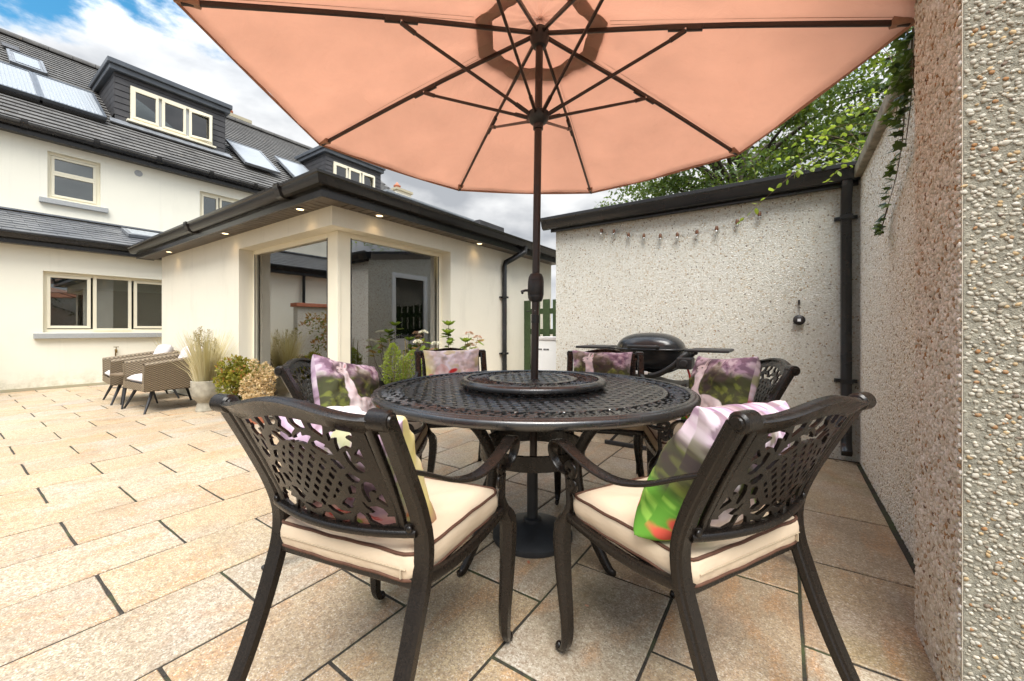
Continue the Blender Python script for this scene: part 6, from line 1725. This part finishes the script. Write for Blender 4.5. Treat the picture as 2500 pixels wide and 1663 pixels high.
# big tree behind the garage
def big_tree(name, label, base, zc, rad3, nclump, nleaf, seed, lsize, mat, droop=0.0, dens=1.0):
    r = np.random.default_rng(seed); t = thing(name, label, 'tree', base, group='trees behind the garage')
    top = zc + rad3[2]*0.5
    tr = MB(); tr.tube(bez([(0, 0, -0.1), (0.06, 0.02, 1.2), (-0.05, 0.1, 2.6), (0.1, 0.05, zc), (0.05, 0.0, top)], 5), lerp_list([0.22, 0.19, 0.16, 0.10, 0.03], 21), 10)
    C = []
    for i in range(nclump):
        d = r.normal(size=3); d /= np.linalg.norm(d); q = r.uniform(0.45, 1.0)**0.6
        c = np.array([d[0]*rad3[0], d[1]*rad3[1], d[2]*rad3[2]])*q + np.array([0, 0, zc]); c[2] -= droop*np.hypot(c[0], c[1])/max(rad3[0], rad3[1])
        C.append(c)
        if i % 2 == 0:
            z0 = max(1.4, min(top-0.5, c[2]-0.8-0.5*r.random()))
            s = Vector((0.03, 0.04, z0)); e = Vector(c); m_ = s.lerp(e, 0.55)+Vector((0, 0, 0.35)); tr.tube(bez([s, m_, e], 4), lerp_list([0.065, 0.035, 0.008], 9), 6)
    tr.build('trunk', M['bark'], t, smooth=60)
    C = np.array(C); per = nleaf//nclump
    idx = np.repeat(np.arange(nclump), per); sg = r.uniform(0.25, 0.55, nclump)[idx]
    off = r.normal(size=(len(idx), 3)); off /= np.linalg.norm(off, axis=1, keepdims=True); off *= (r.random(len(idx))**0.5)[:, None]
    P = C[idx] + off*sg[:, None]*np.array([1.35, 1.35, 0.75])
    D = off*0.5 + r.normal(size=off.shape)*0.7; D[:, 2] -= 0.25
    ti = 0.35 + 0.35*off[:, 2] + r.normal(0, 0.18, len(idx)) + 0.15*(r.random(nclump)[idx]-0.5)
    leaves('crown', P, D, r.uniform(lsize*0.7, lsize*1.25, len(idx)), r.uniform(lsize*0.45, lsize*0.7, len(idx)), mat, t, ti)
    return t
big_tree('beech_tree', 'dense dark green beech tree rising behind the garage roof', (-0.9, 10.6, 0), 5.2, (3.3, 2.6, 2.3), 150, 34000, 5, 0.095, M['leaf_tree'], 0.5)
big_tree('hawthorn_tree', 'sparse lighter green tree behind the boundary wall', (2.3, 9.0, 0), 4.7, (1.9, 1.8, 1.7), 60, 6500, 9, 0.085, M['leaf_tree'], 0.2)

# climbing rose sprays over the wall end, and ivy
def leaf_me(name, outline, tint, mat, fold=0.15):
    b = MB(); n = len(outline)
    L = max(p[1] for p in outline)
    vs = [(x, y, -abs(x)*fold - 0.12*(y/L)**2*L) for x, y in outline] + [(0, L*0.45, 0.0)]
    b.add(vs, [(i, (i+1) % n, n) for i in range(n)])
    me = b.mesh(name); at = me.attributes.new('tint', 'FLOAT', 'POINT'); at.data.foreach_set('value', np.full(n+1, tint, np.float32)); me.materials.append(mat); return me
ivy_o = [(0, 0), (0.30, -0.10), (0.48, 0.12), (0.30, 0.30), (0.46, 0.56), (0.20, 0.60), (0, 1.0), (-0.20, 0.60), (-0.46, 0.56), (-0.30, 0.30), (-0.48, 0.12), (-0.30, -0.10)]
ov_o = [(0, 0), (0.22, 0.15), (0.34, 0.42), (0.24, 0.75), (0, 1.0), (-0.24, 0.75), (-0.34, 0.42), (-0.22, 0.15)]
IV = [leaf_me('leaf', ivy_o, q, M['leaf_ivy']) for q in (0.05, 0.3, 0.55, 0.75, 0.95)]
RO = [leaf_me('leaf', ov_o, q, M['leaf_lime']) for q in (0.0, 0.25, 0.5, 0.75, 1.0)]
def put_leaf(me, parent, p, direction, s, nr):
    d = Vector(direction).normalized(); q = d.to_track_quat('Y', 'Z')
    o = bpy.data.objects.new('leaf', me); COL.objects.link(o); o.parent = parent
    o.location = p; o.scale = (s, s, s)
    o.rotation_euler = (q.to_matrix() @ Matrix.Rotation(nr, 3, 'Y')).to_euler()
ivy = thing('ivy', 'dark green ivy trailing down the white boundary wall beside the pier', 'ivy', (0.44, 2.4, 2.3))
i0 = Vector((0.44, 2.4, 2.3)); rr = random.Random(5)
stems = [[(0.46, 2.16, 2.62), (0.415, 2.20, 2.34), (0.405, 2.26, 2.12), (0.425, 2.40, 1.90), (0.44, 2.62, 1.76), (0.445, 2.86, 1.66)],
         [(0.47, 2.14, 2.55), (0.42, 2.16, 2.30), (0.41, 2.19, 2.10), (0.42, 2.25, 1.95), (0.435, 2.42, 1.83)],
         [(0.46, 2.12, 2.45), (0.42, 2.14, 2.20), (0.41, 2.16, 2.02), (0.42, 2.18, 1.90)],
         [(0.445, 2.86, 1.66), (0.44, 2.93, 1.60), (0.43, 2.90, 1.56), (0.43, 2.80, 1.535)],
         [(0.45, 2.3, 2.25), (0.43, 2.45, 2.14), (0.43, 2.6, 2.0)]]
for sp in stems:
    pts = bez(sp, 6); MB().tube([Vector(p)-i0 for p in pts], lerp_list([0.004, 0.0015], len(pts)), 5).build('stem', M['stem'], ivy, smooth=60)
    for q in range(len(pts)-1):
        for _ in range(2 if sp is not stems[3] else 1):
            p = Vector(pts[q]).lerp(Vector(pts[q+1]), rr.random())
            dr_ = Vector((-0.55-rr.random()*0.4, rr.uniform(-1, 1), rr.uniform(-1.0, 0.25)))
            put_leaf(IV[min(4, int(rr.random()**1.6*5))], ivy, p-i0+dr_.normalized()*0.015, dr_, rr.uniform(0.030, 0.058), rr.uniform(-0.7, 0.7))
rose = thing('climbing_shrub', 'bright green climbing shrub reaching over the garage gutter and wall coping', 'shrub', (0.75, 4.4, 2.1))
r0 = Vector((0.75, 4.4, 2.1)); cnt = 0
def spray(pts, n, s0, s1, br=0.0022, dens=1.0, sub=0):
    global cnt
    pp = bez(pts, 7); MB().tube([Vector(p)-r0 for p in pp], lerp_list([br, 0.0009], len(pp)), 5).build('stem', M['stem'], rose, smooth=60)
    for q in range(n):
        t = (q+rr.random())/n*(len(pp)-1); i = min(len(pp)-2, int(t)); p = Vector(pp[i]).lerp(Vector(pp[i+1]), t-i); tg = (Vector(pp[i+1])-Vector(pp[i])).normalized()
        side = Vector((rr.uniform(-1, 1), rr.uniform(-1, 1), rr.uniform(-0.8, 0.9)))
        d = (tg*0.6+side).normalized(); cnt += 1
        put_leaf(RO[rr.randrange(5)], rose, p-r0+d*0.006, d, rr.uniform(s0, s1), rr.uniform(-0.8, 0.8))
spray([(0.72, 4.2, 2.36), (0.45, 3.95, 2.42), (0.12, 3.72, 2.24), (-0.12, 3.70, 2.05), (-0.30, 3.75, 1.90)], 26, 0.035, 0.062)
spray([(0.70, 4.3, 2.33), (0.40, 4.0, 2.30), (0.20, 3.86, 2.27), (0.02, 3.85, 2.26)], 22, 0.035, 0.06)
spray([(0.62, 4.1, 2.22), (0.45, 3.95, 2.24), (0.33, 3.82, 2.20), (0.25, 3.78, 2.10)], 16, 0.03, 0.055)
for q in range(16):
    x0 = rr.uniform(0.5, 0.95); y0 = rr.uniform(2.7, 4.8); z0 = rr.uniform(2.2, 2.3)
    ln = rr.uniform(0.5, 1.1); dx = rr.uniform(-0.9, -0.2); dy = rr.uniform(-0.2, 0.7)
    spray([(x0, y0, z0), (x0+dx*ln*0.35, y0+dy*ln*0.3, z0+0.38*ln), (x0+dx*ln*0.75, y0+dy*ln*0.6, z0+0.50*ln), (x0+dx*ln*1.1, y0+dy*ln*0.9, z0+0.38*ln)], 12, 0.03, 0.06, 0.002)
for q in range(4):
    x0 = 0.3-0.28*q+rr.uniform(-0.1, 0.1)
    spray([(x0, 5.0, 2.45), (x0+0.02, 4.98, 2.68), (x0-0.02, 4.97, 2.86)], 9, 0.035, 0.06, 0.002)

# pots
def grass_pot(loc, label, n, h, seed, goblet=True, sc=1.0):
    r = np.random.default_rng(seed); t = thing('grass_pot', label, 'plant pot', loc, group='pots of ornamental grass')
    if goblet:
        MB().lathe([(0.0, 0.0), (0.108, 0.0), (0.112, 0.006), (0.098, 0.06), (0.090, 0.105), (0.100, 0.125), (0.140, 0.165), (0.154, 0.22), (0.157, 0.375), (0.148, 0.378), (0.143, 0.345), (0.0, 0.34)], 36).build('pot', M['concrete_pot'], t, smooth=35)
    else:
        MB().lathe([(0.0, 0.0), (0.12, 0.0), (0.15, 0.30), (0.14, 0.30), (0.13, 0.27), (0.0, 0.27)], 28).build('pot', M['dark_pot'], t, smooth=35)
    V = []; T = []; ti = []
    for i in range(n):
        a = r.uniform(0, 6.28); q = r.random()**0.6; b0 = np.array([0.11*q*math.cos(a), 0.11*q*math.sin(a), 0.33]); ht = h*r.uniform(0.45, 1.0)
        out = np.array([math.cos(a), math.sin(a), 0])*r.uniform(0.02, 0.20)*(0.4+q); sd = np.array([-math.sin(a+1), math.cos(a+1), 0])*r.uniform(0.0028, 0.0058)
        m0 = b0+out*0.3+np.array([0, 0, ht*0.5]); e = b0+out+np.array([0, 0, ht]); o = len(V)
        V += [b0-sd, b0+sd, m0+sd*0.9, m0-sd*0.9, e+sd*0.2, e-sd*0.2]; T += [(o, o+1, o+2, o+3), (o+3, o+2, o+4, o+5)]; ti += [r.random()]*6
    me = np_mesh('grass_blades', V, T); at = me.attributes.new('tint', 'FLOAT', 'POINT'); at.data.foreach_set('value', np.array(ti, np.float32))
    tag(mk('grass_blades', me, M['grass_dry'], t), kind='stuff')
    for i in range(9):
        a = r.uniform(0, 6.28); q = r.random(); b0 = Vector((0.07*q*math.cos(a), 0.07*q*math.sin(a), 0.34)); out = Vector((math.cos(a), math.sin(a), 0))*r.uniform(0.03, 0.13); ht = h*r.uniform(0.70, 1.0)
        e = b0+out+Vector((0, 0, ht)); pl = thing('x', 'x', 'x') if False else None
        s_ = MB().tube([b0, b0.lerp(e, 0.5)-out*0.15, e], 0.0018, 4).build('flower_stalk', M['grass_dry'], t)
        nn = 90; f = r.random(nn); P = np.array(e)[None]+np.stack([0*f, 0*f, -f*0.20], 1)+r.normal(0, 1, (nn, 3))*(0.005+0.017*np.sin(math.pi*np.clip(f, 0.05, 1)))[:, None]
        D = r.normal(size=(nn, 3))*0.6; D[:, 2] += 0.9
        leaves('plume', P, D, 0.028, 0.007, M['plume'], t, r.random(nn))
    return t
grass_pot((-5.98, 1.955, 0), 'footed concrete pot of pale ornamental grass beside the rattan chair', 520, 0.70, 3)
grass_pot((-9.35, 2.55, 0.0), 'ornamental grass growing in the recess behind the rattan chairs', 200, 0.62, 8, False)
def shrub(name, label, loc, pot, rx, rz, zc, n, mat, ls, seed, potmat='dark_pot', tmul=1.0, stems=10):
    r = np.random.default_rng(seed); t = thing(name, label, 'shrub', loc)
    MB().lathe([(0.0, 0.0), (pot*0.72, 0.0), (pot*0.98, pot*1.25), (pot*1.06, pot*1.28), (pot*1.06, pot*1.42), (pot*0.96, pot*1.42), (pot*0.92, pot*1.28), (0.0, pot*1.28)], 28).build('pot', M[potmat], t, smooth=35)
    sm = MB(); d = r.normal(size=(n, 3)); d /= np.linalg.norm(d, axis=1, keepdims=True); q = r.uniform(0.35, 1, n)**0.5
    ncl = 46; cl = r.normal(size=(ncl, 3)); cl /= np.linalg.norm(cl, axis=1, keepdims=True); cl *= (r.uniform(0.3, 1.12, ncl))[:, None]; cl[:, 2] = np.where(cl[:, 2] > 0, cl[:, 2]*1.1, cl[:, 2]*0.85)
    ii = r.integers(0, ncl, n); P = (cl[ii] + d*q[:, None]*0.24)*np.array([rx, rx, rz]) + np.array([0, 0, zc])
    for c in cl[:stems]: sm.tube(bez([(0, 0, pot*1.2), tuple(np.array([0, 0, zc-rz*0.5])*0.6+np.array([c[0]*rx*0.4, c[1]*rx*0.4, zc-rz*0.6])*0.4+np.array([0,0,pot*0.3])), tuple(c*np.array([rx, rx, rz])+np.array([0, 0, zc]))], 4), lerp_list([0.006, 0.002], 9), 5)
    sm.build('stems', M['stem'], t, smooth=60)
    leaves('foliage', P, d+rnd_dirs(n, 0.5)*0.6, r.uniform(ls*0.7, ls*1.2, n), r.uniform(ls*0.4, ls*0.6, n), mat, t, np.clip(0.5+0.3*d[:, 2]+r.normal(0, 0.25, n), 0, 1)*tmul)
    return t
shrub('azalea_pot', 'yellow green leafy shrub in a glossy black pot by the sunroom window', (-5.22, 2.0, 0), 0.15, 0.27, 0.23, 0.47, 3200, M['leaf_shrub'], 0.042, 21)
shrub('dried_shrub', 'straw coloured dried bushy shrub beside the left side chair', (-4.72, 2.02, 0), 0.11, 0.16, 0.25, 0.36, 3600, M['leaf_dry'], 0.028, 22, 'terracotta')
# planter with box cones and grasses
pl = thing('box_planter', 'upright green box bushes with dry grass stalks in a planter by the glass', 'planter', (-3.40, 2.88, 0))
MB().lathe([(0.0, 0.0), (0.15, 0.0), (0.19, 0.28), (0.20, 0.28), (0.20, 0.31), (0.18, 0.31), (0.0, 0.27)], 28).build('pot', M['dark_pot'], pl, smooth=35)
for nm, (cx, cy, hh, rr_, n) in (('bush', (-0.055, -0.085, 0.86, 0.072, 1700)), ('bush', (0.075, 0.075, 0.78, 0.088, 1900))):
    r = np.random.default_rng(n); z = r.uniform(0.30, hh, n); q = (z-0.30)/(hh-0.30); R = rr_*(0.75+0.5*np.sin(math.pi*np.clip(q*0.8+0.1, 0, 1)))*(1-0.85*np.clip((q-0.75)/0.25, 0, 1)**1.5); a = r.uniform(0, 6.28, n); k_ = r.uniform(0.55, 1.08, n)*(1+0.22*np.sin(5*a+31*z)+0.15*np.sin(3*a-47*z))
    P = np.stack([cx+R*k_*np.cos(a), cy+R*k_*np.sin(a), z], 1); D = np.stack([np.cos(a), np.sin(a), 0.6+0*a], 1)+r.normal(0, 0.5, (n, 3))
    leaves(nm, P, D, r.uniform(0.016, 0.030, n), 0.013, M['leaf_box'], pl, 0.3+0.5*q+r.normal(0, 0.2, n))
sk_ = MB(); r = random.Random(8)
for i in range(26):
    x, y = r.uniform(-0.12, 0.12), r.uniform(-0.12, 0.10); h = r.uniform(0.65, 0.92)
    sk_.tube([(x*0.6, y*0.6, 0.28), (x, y, h*0.7), (x*1.2+r.uniform(-0.02, 0.02), y*1.2, h)], [0.002, 0.0022, 0.003], 4)
sk_.build('dry_stalks', M['plume'], pl)
# flowering hydrangea and friends along the sunroom wall
hy = thing('hydrangea', 'leafy plants with white and pink flower heads behind the far chair', 'plant', (-3.38, 3.55, 0))
MB().lathe([(0.0, 0.0), (0.15, 0.0), (0.20, 0.30), (0.21, 0.30), (0.21, 0.34), (0.19, 0.34), (0.0, 0.30)], 28).build('pot', M['dark_pot'], hy, smooth=35)
HL = [leaf_me('leaf', ov_o, q, M['leaf_hyd']) for q in (0.0, 0.3, 0.6, 0.85, 1.0)]
r = random.Random(12)
stm = MB()
heads = [(-0.10, -0.30, 0.97, 'w'), (-0.06, -0.42, 0.86, 'w'), (0.02, -0.22, 0.84, 'w'), (0.0, 0.02, 1.08, 'g'), (0.05, -0.04, 0.98, 'g'), (0.03, 0.30, 0.87, 'g'), (0.0, 0.40, 0.95, 'p'), (0.06, 0.50, 0.90, 'p'), (-0.03, 0.46, 0.80, 'p')]
for (x, y, z, kd) in heads:
    stm.tube(bez([(x*0.3, y*0.3, 0.28), (x*0.8, y*0.75, z*0.65), (x, y, z)], 4), 0.003, 5)
    for q in range(9 if kd == 'g' else 6):
        a = r.uniform(0, 6.28); zz = z - r.uniform(0.03, 0.20)
        put_leaf(HL[(r.randrange(0, 3) if kd == 'g' else r.randrange(1, 5))], hy, Vector((x, y, zz)), (math.cos(a), math.sin(a), r.uniform(-0.6, 0.4)), r.uniform(0.08, 0.13), r.uniform(-0.4, 0.4))
    if kd == 'g':
        for q in range(6):
            a = q*1.05; put_leaf(HL[q % 3], hy, Vector((x, y, z-0.02)), (math.cos(a)*0.7, math.sin(a)*0.7, 0.6), 0.11, 0)
    else:
        n = 90; P = RNG.normal(size=(n, 3)); P /= np.linalg.norm(P, axis=1, keepdims=True); P[:, 2] = np.abs(P[:, 2])*0.6; D = P.copy(); P = P*0.042 + np.array([x, y, z])
        leaves('flower_head', P, D, 0.019, 0.017, M['flower_white'] if kd == 'w' else M['flower_pink'], hy, RNG.random(n))
stm.build('stems', M['stem'], hy, smooth=60)
# spiky plant inside, acer outside (seen in the glass)
yc = thing('spiky_plant', 'spiky pale green houseplant just inside the corner glazing', 'plant', (-4.25, 2.80, 0.02))
MB().lathe([(0.0, 0.0), (0.10, 0.0), (0.13, 0.24), (0.12, 0.24), (0.11, 0.21), (0.0, 0.21)], 24).build('pot', M['concrete_pot'], yc, smooth=35)
MB().tube([(0, 0, 0.2), (0.01, 0, 0.75)], 0.016, 8).build('cane', M['bark'], yc, smooth=60)
V = []; T = []; ti = []; r = np.random.default_rng(4)
for i in range(70):
    d = r.normal(size=3); d[2] = d[2]*0.7+0.15; d /= np.linalg.norm(d); sd = np.cross(d, [0.3, 0.2, 1]); sd /= np.linalg.norm(sd); L = r.uniform(0.20, 0.34); o = len(V); b0 = np.array([0, 0, 0.76]); m_ = b0+d*L*0.6+np.array([0, 0, 0.01]); e = b0+d*L+np.array([0, 0, -0.05])
    V += [b0-sd*0.004, b0+sd*0.004, m_+sd*0.006, m_-sd*0.006, e]; T += [(o, o+1, o+2), (o, o+2, o+3), (o+3, o+2, o+4)]; ti += [r.random()]*5
me = np_mesh('leaf_rosette', V, None, T); at = me.attributes.new('tint', 'FLOAT', 'POINT'); at.data.foreach_set('value', np.array(ti, np.float32)); mk('leaf_rosette', me, M['yucca'], yc)
shrub('acer_pot', 'red leaved acer in a pot seen reflected in the sunroom glass', (-8.75, -0.55, 0), 0.22, 0.66, 0.52, 1.02, 1500, M['leaf_acer'], 0.085, 31, 'concrete_pot', 1.0, 22)
# small litter
tag(MB().box(-0.06, 0.06, -0.14, 0.14, 0.0, 0.004).build('drain_cover', M['charcoal'], loc=(-9.55, 1.92, 0.002)), 'dark slotted drain cover in the paving near the house wall', 'drain')
rl_ = random.Random(17)
litter('dead_leaf', 'dead brown leaf among the litter at the foot of the black garage downpipe', [(rl_.uniform(0.20, 0.45), rl_.uniform(3.90, 4.0), rl_.uniform(0.008, 0.018)) for _ in range(12)], M['stem'], 'dead leaves by the downpipe')
litter('fallen_leaf', 'small fallen brown leaf on the paving below the table', [(-0.92, 1.47, 0.012)], M['terracotta'], 'fallen leaves')
litter('fallen_petal', 'tiny pink petal fallen on the paving between the near chairs', [(-0.60, 1.36, 0.008)], M['flower_pink'], 'fallen leaves')
